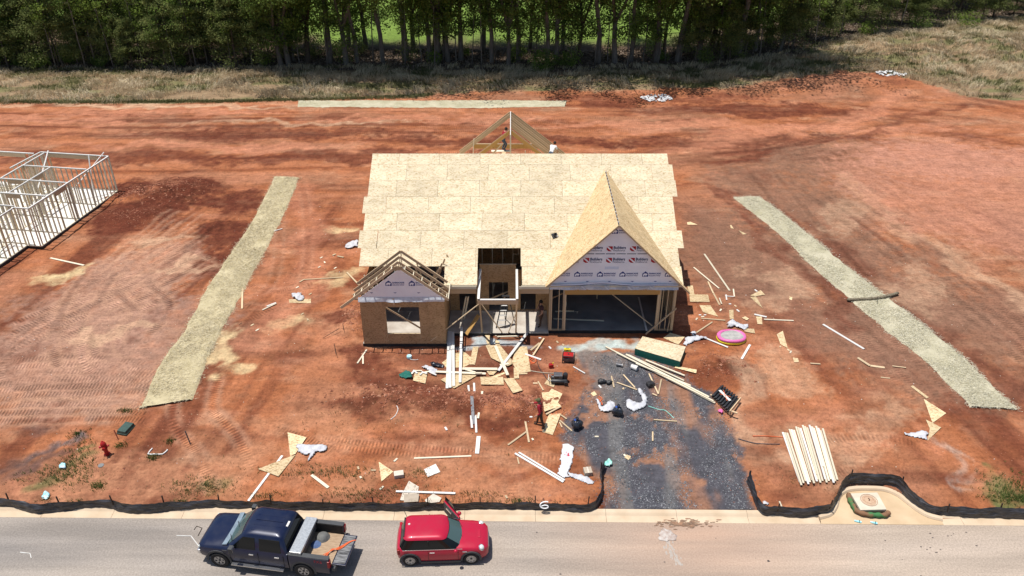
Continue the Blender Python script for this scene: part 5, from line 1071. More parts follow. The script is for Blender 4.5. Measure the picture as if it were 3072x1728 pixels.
def rring(z, xf, xr, wd, rf, rr, bow=0.0, c=5):
    p = []
    for cx, cy, r_, a0 in ((xf - rf, wd - rf, rf, 90), (xr + rr, wd - rr, rr, 180), (xr + rr, -wd + rr, rr, 270), (xf - rf, -wd + rf, rf, 0)):
        pass
    def arc(cx, cy, r_, a0, a1): return [(cx + r_ * math.cos(R(a)), cy + r_ * math.sin(R(a)), z) for a in np.linspace(a0, a1, c)]
    p += arc(xf - rf, -wd + rf, rf, -90, 0)
    p += [(xf + bow * (1 - (t / (wd - rf)) ** 2), t, z) for t in np.linspace(-(wd - rf), wd - rf, 7)[1:-1]]
    p += arc(xf - rf, wd - rf, rf, 0, 90) + [(x, wd, z) for x in np.linspace(xf - rf, xr + rr, 7)[1:-1]] + arc(xr + rr, wd - rr, rr, 90, 180) + [(xr, t, z) for t in np.linspace(wd - rr, -wd + rr, 7)[1:-1]] + arc(xr + rr, -wd + rr, rr, 180, 270) + [(x, -wd, z) for x in np.linspace(xr + rr, xf - rf, 7)[1:-1]]
    return p
def band(r0, r1, i0, i1, f0, f1, off, cen, name, mat, parent):         # a pane following the loft between two rings
    n = len(r0); idx = [k % n for k in range(i0, i1 + 1)]; m = MB(); cen = Vector(cen)
    for k in idx:
        a, b = Vector(r0[k]), Vector(r1[k]); d = (a + b) / 2 - cen; d.z = 0; d.normalize(); d.z = .35; d.normalize()
        for f in (f0, f1): m.v.append(tuple(a.lerp(b, f) + d * off))
    for q in range(len(idx) - 1): m.f.append((q * 2, q * 2 + 2, q * 2 + 3, q * 2 + 1)); m.m.append(0)
    return m.build(name, mat, parent, smooth=True)
def wheel(parent, x, y, r_, wd, side, rimr, spokes, style):
    w_ = MB(); o = y; pr_ = [(rimr, -wd / 2), (r_ * .93, -wd / 2), (r_, -wd * .36), (r_, wd * .36), (r_ * .93, wd / 2), (rimr, wd / 2)]
    root = bpy.data.objects.new('wheel', MB().lathe([(rimr, -wd * .45), (rimr * .98, wd * .1), (rimr * .98, wd * .1), (.001, wd * .05 * side)], 24, 'y').mesh('wheel', VM['liner'], smooth=True)); root.location = (x, y, r_); link(root, parent)
    def sub(nm, m, mat, **k):
        q = bpy.data.objects.new(nm, m.mesh(nm, mat, **k)); COL.objects.link(q); q.parent = root
    sub('tyre', MB().lathe(pr_, 28, 'y'), VM['tyre'], smooth=True, sharp=40)
    ye = side * (wd / 2 - .01); m = MB(); m.lathe([(rimr, ye - side * .04), (rimr, ye), (rimr * .86, ye), (rimr * .86, ye - side * .04)], 28, 'y')
    for k in range(spokes):
        a = 2 * math.pi * k / spokes + .3; d = Vector((math.cos(a), 0, math.sin(a))); t = Vector((-d.z, 0, d.x)); w0, w1 = (.055, .042) if style else (.028, .05)
        w0 *= rimr / .22; w1 *= rimr / .22
        m.prism([tuple(d * .02 + t * w0 + Vector((0, ye - side * .03, 0))), tuple(d * rimr * .88 + t * w1 + Vector((0, ye - side * .01, 0))), tuple(d * rimr * .88 - t * w1 + Vector((0, ye - side * .01, 0))), tuple(d * .02 - t * w0 + Vector((0, ye - side * .03, 0)))], (0, -side * .03, 0))
    sub('rim', m, VM['rim']); sub('hub_cap', MB().lathe([(.001, ye - side * .005), (rimr * .2, ye - side * .008), (rimr * .24, ye - side * .05)], 14, 'y'), VM['trim'])
def arch(parent, x, z, y, r0, r1, t, mat):
    m = MB(); n = 18; A = [R(a) for a in np.linspace(-8, 188, n)]
    for a in A: m.v += [(x + r0 * math.cos(a), y, z + r0 * math.sin(a)), (x + r1 * math.cos(a), y, z + r1 * math.sin(a)), (x + r1 * math.cos(a), y + t, z + r1 * math.sin(a)), (x + r0 * math.cos(a), y + t, z + r0 * math.sin(a))]
    for i in range(n - 1):
        for k in range(4): m.f.append((i * 4 + k, i * 4 + (k + 1) % 4, i * 4 + 4 + (k + 1) % 4, i * 4 + 4 + k)); m.m.append(0)
    m.build('wheel_arch', mat, parent)
def cut(o, cyl):                                                        # carve wheel wells
    tmp = []
    for x, z, r_ in cyl:
        c = bpy.data.objects.new('cut', MB().lathe([(.001, -2), (r_, -2), (r_, 2), (.001, 2)], 32, 'y', (x, 0, z)).mesh('cut', VM['liner'])); COL.objects.link(c); tmp.append(c)
        md = o.modifiers.new('b', 'BOOLEAN'); md.object = c; md.solver = 'EXACT'; md.operation = 'DIFFERENCE'
    bpy.context.view_layer.update(); me = bpy.data.meshes.new_from_object(o.evaluated_get(bpy.context.evaluated_depsgraph_get())); o.modifiers.clear(); o.data = me
    me.shade_smooth(); me.set_sharp_from_angle(angle=R(32))
    for c in tmp: bpy.data.objects.remove(c)
def vbox(name, mat, parent, *a, bevel=0): return MB().box(*a).build(name, mat, parent, bevel=bevel)

# ---- navy pickup
tk = thing('pickup_truck', 'dark navy crew cab pickup with tailgate down and silver toolbox', 'pickup truck')
B = VM['blue']
body = loft([section(*q) for q in ((.94, .72, .56, .84, .90), (.90, .84, .48, .93, .99), (.80, .93, .42, 1.0, 1.07), (.55, .97, .39, 1.03, 1.12), (.1, .985, .37, 1.06, 1.17), (-.4, 1.0, .36, 1.10, 1.205), (-.6, 1.0, .36, 1.17, 1.22), (-1.8, 1.0, .36, 1.18, 1.23), (-2.95, 1.0, .36, 1.18, 1.22))]).build('body', B, tk)
cut(body, [(0, .40, .46)])
r0 = rring(1.13, -.33, -2.97, .965, .22, .10, .05); r1 = rring(1.80, -1.08, -2.78, .775, .22, .12, .05); r2 = rring(1.87, -1.2, -2.68, .70, .22, .14, .04); r3 = rring(1.915, -1.45, -2.45, .48, .2, .2, .0)
cab = loft([r0, r1, r2, r3]).build('cab', B, tk, smooth=True, sharp=50)
nr = len(r0); cen = (-1.7, 0, 1.4)
band(r0, r1, 3, 11, .14, .93, .012, cen, 'windscreen', VM['wind'], tk)
ws = bpy.data.objects['windscreen']
def side_pane(name, xs0, xs1, f0, f1, s, mat, parent, wb=.965, wt=.775, zb=1.13, zt=1.80, off=.012, sk0=0, sk1=0):
    def p(x, f, o): return (x, s * (wb + (wt - wb) * f + o), zb + (zt - zb) * f)
    q = [p(xs0, f0, off), p(xs1, f0, off), p(xs1 + sk1, f1, off), p(xs0 + sk0, f1, off)]
    return MB().prism(q, (0, -s * .01, 0)).build(name, mat, parent)
for s in (-1, 1):
    side_pane('side_window', -.62, -1.62, .14, .90, s, VM['glass'], tk, sk0=-.52); side_pane('side_window', -1.80, -2.70, .14, .90, s, VM['glass'], tk, sk1=.05)
    for xd in (-.52, -1.72, -2.78): MB().box(xd - .008, xd + .008, s * 1.002 - .004, s * 1.002 + .004, .5, 1.12).build('door_seam', VM['liner'], tk)
    for xd in (-1.55, -2.62): MB().box(xd, xd + .19, s * 1.02 - .018, s * 1.02 + .018, .98, 1.02).build('door_handle', VM['chrome'], tk)
    mr_ = vbox('mirror', VM['trim'], tk, -.80, -.62, s * 1.12 - .11, s * 1.12 + .11, 1.13, 1.42, bevel=.03); MB().box(-.81, -.805, s * 1.12 - .09, s * 1.12 + .09, 1.16, 1.39).build('mirror_glass', VM['chrome'], mr_)
    vbox('running_board', VM['chrome'], tk, -2.75, -.55, s * 1.06 - .07, s * 1.06 + .07, .36, .40)
    arch(tk, 0, .40, s * .985 - (.02 if s > 0 else .02), .455, .545, .04, VM['trim']); arch(tk, -3.55, .40, s * .985 - .02, .455, .545, .04, VM['trim'])
    vbox('headlight', VM['lamp'], tk, .60, .86, s * .82 - .09, s * .82 + .085, .80, .98, bevel=.03)
    vbox('fender_vent', VM['trim'], tk, -.42, -.22, s * .995 - .01, s * .995 + .01, .98, 1.03)
    bed = MB().box(-4.66, -2.99, s * .90 - .10, s * .90 + .10, .44, 1.20).build('bedside', B, tk, bevel=.03); cut(bed, [(-3.55, .40, .46)])
    vbox('bed_rail', VM['trim'], tk, -4.66, -2.99, s * .89 - .10, s * .89 + .10, 1.202, 1.23, bevel=.01); vbox('bed_wall_liner', VM['liner'], tk, -4.60, -3.05, s * .785 - .01, s * .785 + .01, .74, 1.2)
    vbox('tail_light', VM['red'], tk, -4.70, -4.60, s * .93 - .09, s * .93 + .085, .78, 1.12, bevel=.015)
    wheel(tk, 0, s * .88, .39, .27, s, .235, 6, 0); wheel(tk, -3.55, s * .88, .39, .27, s, .235, 6, 0)
band(r0, r1, 24, 34, .2, .85, .012, cen, 'rear_window', VM['glass'], tk)
vbox('brake_lamp', VM['white'] if 'white' in VM else M['white'], tk, -2.76, -2.66, -.14, .14, 1.83, 1.87)
for k in range(5): MB().box(-2.5, -1.4, -.52 + .26 * k - .02, -.52 + .26 * k + .02, 1.85, 1.934 - .03 * abs(k - 2) / 2).build('roof_rib', B, tk)
cw = [Vector((-.30 - .04 * (1 - (y / .9) ** 2) + .12, y, 1.205)) for y in np.linspace(-.86, .86, 9)]
mcw = MB()
for a, b in zip(cw[:-1], cw[1:]): mcw.hexa([a + Vector((-.20, 0, -.03)), b + Vector((-.20, 0, -.03)), b + Vector((0, 0, -.05)), a + Vector((0, 0, -.05)), a + Vector((-.20, 0, .035)), b + Vector((-.20, 0, .035)), b + Vector((0, 0, .0)), a + Vector((0, 0, .0))])
mcw.build('cowl', VM['cowl'], tk)
for y in (-.35, .35): beam('wiper', (-.33, y, 1.25), (-.62, y + .45, 1.45), .02, .02, VM['liner'], tk)
vbox('windscreen_paper', M['white'], tk, -.80, -.62, -.38, -.02, 1.43, 1.435)
bpy.data.objects['windscreen_paper'].rotation_euler = (0, 0, 0); bpy.data.objects.remove(bpy.data.objects['windscreen_paper'])
vbox('bed_floor', VM['plywood'], tk, -4.66, -3.0, -.78, .78, .68, .73); vbox('bed_front_wall', B, tk, -3.03, -2.985, -.8, .8, .5, 1.2); vbox('chassis', VM['liner'], tk, -4.6, -.6, -.7, .7, .36, .66)
vbox('rear_bumper', VM['trim'], tk, -4.86, -4.70, -.92, .92, .52, .70, bevel=.03); vbox('front_bumper', VM['chrome'], tk, .86, 1.0, -.86, .86, .46, .68, bevel=.04); vbox('grille', VM['trim'], tk, .90, .965, -.55, .55, .70, .88)
tg = vbox('tailgate', B, tk, -5.24, -4.69, -.77, .77, .70, .765, bevel=.012); vbox('tailgate_liner', VM['gate'], tg, -5.20, -4.72, -.72, .72, .766, .775)
fx = curve_text('FX4', .2, .004); me = fx; me.transform(Matrix.Translation((-4.05, 1.003, .98)) @ Matrix.Rotation(R(180), 4, 'Z') @ Matrix.Rotation(R(90), 4, 'X')); me.materials.append(pm('decal_red', (.35, .03, .04), (.3, .03, .04))); add('bedside_decal', me, tk)
fp0 = Vector((PZ(666.5, 1697).x, PZ(666.5, 1697).y, 0)); rp0 = Vector((PZ(918.7, 1730).x, PZ(918.7, 1730).y, 0)); hd = fp0 - rp0; ang = math.atan2(hd.y, hd.x)
mid = Matrix.Rotation(ang, 3, 'Z') @ Vector((0, 1.0, 0)); TKP = fp0 - mid * .93; tk.location = (TKP.x, TKP.y, .0); tk.rotation_euler = (0, 0, ang)
TM_ = Matrix.Translation(tk.location) @ Matrix.Rotation(ang, 4, 'Z')
def in_truck(name, label, cat):
    t = thing(name, label, cat, TM_ @ Vector((-3.7, 0, .74))); t.rotation_euler = (0, 0, ang); return t
def local(o, t): o.parent = t; o.matrix_parent_inverse = Matrix.Translation((3.7, 0, -.74)); return o
tb = in_truck('toolbox', 'silver diamond plate toolbox across the pickup bed behind the cab', 'toolbox')
local(MB().box(-3.53, -3.06, -.93, .93, 1.235, 1.36).build('lid', VM['plate'], None, bevel=.01), tb); local(MB().box(-3.52, -3.07, -.74, .74, .95, 1.234).build('box', VM['trim'], None), tb)
rg = in_truck('grey_blanket', 'grey blanket bundle in the pickup bed', 'blanket'); m = MB(); m.lathe([(.001, .2), (.16, .17), (.24, .09), (.3, .0)], 14, 'z', (-3.85, -.5, .732)); o = m.build('bundle', pm('blanket_grey', (.16, .16, .15), (.1, .1, .1), 5, .95, bump=.05), None, smooth=True); local(o, rg)
rg = in_truck('blue_cloth', 'faded blue cloth bundle against the toolbox in the pickup bed', 'cloth'); m = MB(); m.lathe([(.001, .09), (.1, .08), (.17, .05), (.22, .0)], 12, 'z', (-3.7, -.1, .732)); local(m.build('bundle', pm('blue_cloth', (.10, .16, .30), (.07, .1, .2), 5, .95, bump=.05), None, smooth=True), rg)
rg = in_truck('strap', 'tangled orange strap across the pickup tailgate', 'strap'); m = MB()
for k in range(4): m.tube(smooth([Vector((-4.2 - .05 * k, .42 + .07 * k, .80)), Vector((-4.45, .2 - .03 * k, .82)), Vector((-4.75, -.1 + .05 * k, .80)), Vector((-5.05, -.42 + .02 * k, .80)), Vector((-5.26, -.55, .76))], 5), .014, 5)
local(m.build('cord', M['orange'], None), rg)
# cab interior hint: steering wheel
MB().tube([Vector((-1.0 + .03 * math.sin(a), .42 + .17 * math.cos(a), 1.22 + .15 * math.sin(a))) for a in np.linspace(0, 6.283, 18)], .015, 6).build('steering_wheel', VM['liner'], tk)

# ---- red hatchback
mc = thing('red_hatchback', 'small glossy red hatchback with its far side door open', 'car'); RP_ = VM['redp']
body = loft([section(*q) for q in ((.72, .40, .33, .60, .66), (.69, .58, .27, .68, .74), (.58, .70, .22, .75, .81), (.40, .78, .19, .79, .86), (.1, .82, .18, .82, .90), (-.35, .838, .17, .85, .945), (-.6, .84, .17, .88, .96), (-1.6, .84, .17, .89, .97), (-2.55, .835, .18, .89, .96), (-2.82, .79, .22, .88, .95), (-2.95, .70, .28, .84, .90), (-3.02, .54, .34, .74, .80))]).build('body', RP_, mc)
cut(body, [(0, .31, .36), (-2.467, .31, .36)])
m0 = rring(.88, -.38, -2.90, .80, .34, .28, .10); m1 = rring(1.31, -.98, -2.66, .655, .22, .22, .06)
loft([m0, m1]).build('glasshouse', VM['glass'], mc, smooth=True, sharp=50)
R0 = rring(1.30, -.94, -2.72, .675, .22, .24, .06); R1 = rring(1.36, -1.0, -2.68, .64, .22, .24, .05); R2 = rring(1.40, -1.18, -2.5, .5, .2, .22, .02); R3 = rring(1.412, -1.4, -2.3, .25, .12, .12)
rfo = loft([R0, R1, R2, R3]).build('roof', RP_, mc, smooth=True, sharp=60)
MB().box(-2.72, -2.66, -.5, .5, 1.372, 1.392).build('roof_spoiler_slot', VM['liner'], mc); MB().lathe([(.001, .03), (.04, .02), (.06, -.02)], 12, 'z', (-2.5, .12, 1.395)).build('antenna_base', M['white'], mc)
band(m0, m1, 3, 11, .1, .92, .01, (-1.6, 0, 1.1), 'windscreen', VM['wind'], mc)
for s in (-1, 1):
    MB().box(-1.72, -1.69, s * .72 - .02, s * .72 + .02, .95, 1.28).build('pillar', VM['liner'], mc)
    side_pane('chrome_line', -.35, -2.75, -.03, .02, s, VM['chrome'], mc, .80, .655, .9, 1.31, .02)
    arch(mc, 0, .31, s * .835 - .02, .35, .43, .04, VM['trim']); arch(mc, -2.467, .31, s * .835 - .02, .35, .43, .04, VM['trim'])
    wheel(mc, 0, s * .745, .305, .19, s, .205, 8, 1); wheel(mc, -2.467, s * .745, .305, .19, s, .205, 8, 1)
    vbox('sill', VM['trim'], mc, -2.05, -.42, s * .82 - .025, s * .82 + .025, .15, .26)
    hl = MB(); hl.lathe([(.001, .10), (.06, .095), (.105, .06), (.115, .0), (.12, -.12)], 20, 'z', (0, 0, 0)); o = hl.build('headlight', VM['lamp'], None, smooth=True); o.parent = mc; o.location = (.42, s * .64, .755); o.rotation_euler = (s * -.32, .62, 0)
    rg_ = MB().lathe([(.115, .0), (.118, .045), (.135, .04), (.135, -.06)], 20).build('headlight_ring', VM['chrome'], None, smooth=True); rg_.parent = mc; rg_.location = o.location; rg_.rotation_euler = o.rotation_euler
    vbox('tail_light', VM['red'], mc, -2.97, -2.86, s * .70 - .06, s * .70 + .06, .60, .86, bevel=.02)
    if s < 0:
        vbox('door_handle', VM['chrome'], mc, -1.66, -1.46, s * .85 - .015, s * .85 + .015, .74, .775, bevel=.008); vbox('side_badge', VM['chrome'], mc, -.34, -.16, s * .845 - .008, s * .845 + .008, .74, .78)
        for xd in (-.52, -1.72): MB().box(xd - .006, xd + .006, s * .842 - .004, s * .842 + .004, .28, .86).build('door_seam', VM['liner'], mc)
mr_ = MB().lathe([(.001, .10), (.07, .075), (.09, .0), (.07, -.05), (.001, -.06)], 12, 'x', (-.62, -.95, .93)).build('mirror', RP_, mc, smooth=True)
vbox('bonnet_scoop', RP_, mc, .28, .40, -.2, .2, .86, .885, bevel=.01); vbox('grille', VM['chrome'], mc, .66, .735, -.36, .36, .50, .56); vbox('front_bumper', VM['trim'], mc, .60, .745, -.45, .45, .26, .40, bevel=.03)
for y in (-.2, .3): beam('wiper', (-.36, y, .95), (-.55, y + .4, 1.02), .015, .015, VM['liner'], mc)
beam('antenna', (-2.62, .55, 1.34), (-2.86, .9, 1.75), .018, .018, VM['liner'], mc)
# open far door
dr = bpy.data.objects.new('open_door', MB().prism([(0, 0, .30), (-1.15, 0, .30), (-1.2, 0, .62), (-1.17, 0, .90), (0, 0, .90)], (0, .09, 0)).mesh('open_door', RP_, bevel=.02)); dr.location = (-.52, .86, 0); dr.rotation_euler = (0, 0, R(-56)); link(dr, mc)
def dsub(nm, o): o.parent = dr; o.name = nm
dsub('door_glass', MB().prism([(-.15, .05, .90), (-1.15, .05, .90), (-1.05, .02, 1.26), (-.55, .02, 1.28)], (0, .012, 0)).build('door_glass', VM['glass'], None)); dsub('door_card', MB().prism([(-.05, -.03, .32), (-1.12, -.03, .32), (-1.12, -.03, .88), (-.05, -.03, .88)], (0, .028, 0)).build('door_card', VM['trim'], None)); dsub('door_mirror', MB().lathe([(.001, .10), (.07, .075), (.09, .0), (.07, -.05), (.001, -.06)], 12, 'x', (-.15, .13, .95)).build('door_mirror', RP_, None, smooth=True))
dsub('door_pull', MB().box(-.9, -.5, -.06, -.03, .68, .74).build('door_pull', VM['chrome'], None))
a_, b_ = PZ(1414.4, 1691), PZ(1231, 1697); hd = a_ - b_; ang2 = math.atan2(hd.y, hd.x); nn = Matrix.Rotation(ang2, 3, 'Z') @ Vector((0, 1, 0)); q = a_ + nn * .80
mc.location = (q.x, q.y, 0); mc.rotation_euler = (0, 0, ang2)
# ------------------------------------------------------------------ boards and scraps on the ground
def plank(a, b, wd=.09, ht=.04, mat='pale', label='', group=None, lift=0.0, name='board', za=None, zb=None, cat='board'):
    p = PZ(*a, za) if za is not None else G(*a, ht / 2 + .012 + lift); q = PZ(*b, zb) if zb is not None else G(*b, ht / 2 + .012 + lift)
    return tag(beam(name, p, q, wd, ht, M[mat]), label, cat, group)
_osbn = [0]
def scrap(pts, label, group=None, lift=.0, mat='scrap', t=.012, name='sheathing_offcut', cat='offcut'):
    _osbn[0] += 1; P = [G(*q) for q in pts]; c = sum(P, Vector()) / len(P); e = .6
    gx_, gy_ = (H(c.x + e, c.y) - H(c.x - e, c.y)) / (2 * e), (H(c.x, c.y + e) - H(c.x, c.y - e)) / (2 * e)
    zc = max(p.z - gx_ * (p.x - c.x) - gy_ * (p.y - c.y) for p in P) + .012 + lift + .0006 * (_osbn[0] % 9)
    o = MB().prism([(p.x - c.x, p.y - c.y, gx_ * (p.x - c.x) + gy_ * (p.y - c.y)) for p in P], (0, 0, t)).build(name, M[mat])
    o.location = (c.x, c.y, zc); return tag(o, label, cat, group)
# trim boards out of the house front
Lb = 'long white trim board propped from the porch slab beside the bump room'
for i, (a, b) in enumerate((((1347, 994), (1341, 1165)), ((1352, 994), (1350, 1163)), ((1359, 996), (1361, 1158)), ((1385, 981), (1380, 1147)))):
    pa, pb_ = PZ(*a, 1.06 + .035 * i), G(*b, .05 + .03 * i); tag(beam('trim_board', pa, pb_, .14, .03, M['white']), Lb if i < 3 else 'single white trim board lying apart from the three beside the porch', 'board', 'white trim boards by the porch' if i < 3 else None)
tag(beam('trim_board', PZ(1580, 1001, 1.05), G(1495, 1112, .12), .15, .04, M['white']), 'wide white board slanting from the porch slab down onto the scrap heap', 'board')
HL = 'strand board offcut in the scrap heap before the porch'; HG = 'offcuts in the porch scrap heap'
for k, pts in enumerate(([(1326, 1089), (1364, 1061), (1391, 1055), (1413, 1073), (1407, 1095), (1391, 1103), (1340, 1105)], [(1419, 1042), (1436, 1042), (1425, 1096), (1408, 1095)], [(1322, 1142), (1360, 1124), (1438, 1125), (1363, 1168)],
        [(1457, 1040), (1501, 1040), (1535, 1083), (1535, 1097), (1523, 1103), (1473, 1077)], [(1550, 1041), (1581, 1041), (1592, 1116), (1555, 1120), (1535, 1088)], [(1541, 1105), (1556, 1105), (1557, 1137), (1542, 1138)],
        [(1441, 1134), (1509, 1134), (1512, 1157), (1443, 1157)], [(1510, 1141), (1541, 1139), (1568, 1175), (1539, 1184)], [(1470, 1132), (1514, 1117), (1519, 1120), (1482, 1136)], [(1453, 1001), (1470, 1001), (1471, 1038), (1462, 1037)], [(1486, 1020), (1498, 1028), (1500, 1038), (1486, 1038)], [(1457, 1114), (1500, 1110), (1480, 1128), (1468, 1128)], [(1555, 1118), (1582, 1119), (1582, 1123), (1556, 1124)], [(1245, 1119), (1283, 1119), (1276, 1153), (1239, 1144)])):
    scrap(pts, HL, HG, .02 * (k % 4))
for k, (a, b, wd) in enumerate((((1308, 1115), (1457, 1121), .16), ((1387, 1106), (1492, 1107), .2), ((1486, 1037), (1523, 1125), .16), ((1500, 1095), (1526, 1091), .15), ((1395, 1108), (1426, 1117), .1), ((1426, 1119), (1446, 1119), .12))):
    plank(a, b, wd, .035, 'pale', 'flat pale board crossing the scrap heap before the porch', 'boards in the porch scrap heap', .09 + .04 * (k % 3))
plank((1632, 1015), (1599, 1066), .09, .04, 'lumber', 'yellowish two-by-four beside the scrap heap, longer of a crossed pair', lift=.04); plank((1619, 1029), (1592, 1051), .12, .035, 'lumber', 'short flat board under the longer two-by-four beside the scrap heap')
plank((1575, 1062), (1623, 1079), .12, .04, 'white', 'short white board beside a coil of red cord'); plank((1614, 1144), (1630, 1171), .07, .03, 'lumber', 'thin strip of wood left of the air compressor'); plank((1502, 1138), (1542, 1136), .05, .02, 'lumber', 'thin lath bridging two strand board offcuts', lift=.05)
scrap([(1633, 1153), (1647, 1132), (1666, 1151), (1661, 1164)], 'square strand board offcut under the air compressor'); 
scrap([(1625, 1182), (1647, 1179), (1655, 1168), (1687, 1182), (1674, 1210), (1683, 1221), (1633, 1243)], 'large strand board offcut beside the man in the red shirt'); scrap([(1647, 1243), (1683, 1243), (1658, 1306), (1626, 1297)], 'strand board sheet under the feet of the man in the red shirt')
plank((1638, 1243), (1683, 1219), .09, .04, 'lumber', 'two-by-four laid across the offcuts beside the man in the red shirt', lift=.06)
for k, (a, b, wd, mt, lb) in enumerate((((1679, 1261), (1716, 1293), .07, 'lumber', 'thin strip running from the offcuts toward the black bag on the clay'), ((1683, 1245), (1700, 1257), .07, 'lumber', 'short strip at the corner of the offcut under the man'), ((1678, 1266), (1686, 1282), .06, 'lumber', 'small lath stub beside the strip near the black bag'),
        ((1576, 1265), (1587, 1327), .09, 'lumber', 'upright leg of the two boards lying in a crooked cross on bare clay'), ((1581, 1294), (1524, 1335), .09, 'lumber', 'slanting leg of the two boards lying in a crooked cross on bare clay'), ((1405, 1156), (1416, 1284), .10, 'white', 'long pinkish board, outer one of the pair on the clay ridge'), ((1422, 1149), (1429, 1298), .10, 'white', 'long pinkish board, inner one of the pair on the clay ridge'),
        ((1447, 1174), (1434, 1255), .10, 'pale', 'shorter slanting board beside the pair on the clay ridge'), ((1436, 1309), (1431, 1361), .19, 'white', 'short wide pale board lying alone on smooth clay'), ((1242, 1375), (1414, 1368), .09, 'pale', 'long two-by-four lying level on the clay above the weeds'), ((1545, 1360), (1690, 1446), .10, 'white', 'lower of two long white boards by the white tarp'), ((1556, 1357), (1694, 1441), .09, 'white', 'upper of two long white boards by the white tarp'),
        ((1552, 1372), (1557, 1392), .06, 'lumber', 'small lath stub beside the two white boards'), ((935, 1425), (985, 1463), .14, 'pale', 'short wide board lying slanted in the weeds'), ((1188, 1474), (1366, 1480), .11, 'white', 'long white board lying across wet cardboard near the fence'), ((847, 1367), (745, 1503), .11, 'white', 'long white trim strip passing under the bow tie of offcuts'))):
    plank(a, b, wd, .035, mt, lb, lift=.012 * (k % 3))
MB_ = scrap([(1411, 1193), (1420, 1194), (1425, 1272), (1416, 1275)], 'grey sheet metal strip between the pair of long boards', mat='galv', t=.02, name='metal_strip', cat='metal strip')
scrap([(863, 1299), (920, 1315), (887, 1364), (871, 1372)], 'upper triangle of the strand board bow tie', lift=.03); scrap([(775, 1410), (871, 1372), (887, 1367), (836, 1432)], 'lower triangle of the strand board bow tie', lift=.03); scrap([(1136, 1386), (1180, 1416), (1144, 1446)], 'lone strand board triangle beside the cinder block')
scrap([(1272, 1410), (1307, 1393), (1321, 1417), (1283, 1432)], 'clean white rectangular panel lying on the clay', mat='white', name='white_sheet', cat='panel')
scrap([(1200, 1502), (1207, 1482), (1227, 1444), (1257, 1462), (1250, 1490), (1243, 1506)], 'flattened wet cardboard under the white board by the fence', mat='paper', name='cardboard', cat='cardboard', t=.02); scrap([(1213, 1490), (1258, 1488), (1255, 1508), (1212, 1510)], 'stained brown cardboard flap by the fence', mat='card', name='cardboard', cat='cardboard', lift=.03, t=.02); scrap([(1275, 1503), (1300, 1487), (1325, 1498), (1318, 1508), (1280, 1512)], 'crumpled tan cardboard scrap by the fence', mat='paper', name='cardboard', cat='cardboard', t=.02)
cb = G(1197, 1428); o = tag(MB().box(-.22, .22, -.16, .16, 0, .2).build('concrete_block', M['paper'], bevel=.02), 'chipped tan concrete block beside the lone triangle', 'block'); o.location = cb; o.rotation_euler = (0, 0, .2)
# right of the house
for k, (a, b, wd, mt, lb) in enumerate((((2113, 762), (2189, 872), .11, 'pale', 'longer of two pale boards slanting beside the house side wall'), ((2081, 802), (2157, 865), .09, 'pale', 'shorter of two pale boards slanting beside the house side wall'), ((2124, 845), (2140, 880), .09, 'lumber', 'upper short stud by the offcuts at the house side'), ((2134, 868), (2159, 915), .10, 'lumber', 'lower short stud by the offcuts at the house side'),
        ((2292, 958), (2381, 962), .10, 'pale', 'straight pale board lying alone beyond the paddling pool'), ((2263, 943), (2300, 951), .13, 'white', 'short white board on a small offcut beyond the paddling pool'), ((2089, 998), (2137, 966), .09, 'lumber', 'stud end lying at the edge of the house shadow'), ((2103, 955), (2176, 961), .10, 'lumber', 'curved strip of wood below the pointed offcut'), ((2116, 1014), (2184, 1042), .10, 'white', 'white board tucked beside the paddling pool'), ((2225, 1077), (2250, 1034), .12, 'white', 'white board standing off the paddling pool on open clay'),
        ((2469, 973), (2592, 1047), .13, 'white', 'long white plastic strip on the clay below the pale straw mat'), ((2573, 1073), (2610, 1097), .15, 'lumber', 'upper half of a bent pair of board ends below the straw mat'), ((2610, 1097), (2654, 1103), .15, 'lumber', 'level half of a bent pair of board ends below the straw mat'), ((2431, 1090), (2461, 1092), .09, 'lumber', 'small board end lying alone on open clay'), ((2677, 1098), (2718, 1103), .06, 'lumber', 'thin lath beside the bent pair of board ends'), ((2642, 1132), (2670, 1135), .08, 'lumber', 'little stud end under the bent pair of board ends'), ((2735, 1158), (2783, 1194), .17, 'scrap', 'pointed strand board strip above the white tarp and triangles'),
        ((2200, 867), (2203, 890), .08, 'pale', 'stud stub standing beside the small chips at the house side'), ((2175, 888), (2204, 890), .06, 'white', 'thin white strip among the small chips at the house side'), ((2178, 884), (2180, 900), .08, 'white', 'short white stub among the small chips at the house side'), ((2165, 912), (2158, 894), .07, 'pale', 'small pale lath among the chips at the house side'))):
    plank(a, b, wd, .03, mt, lb, lift=.012 * (k % 3))
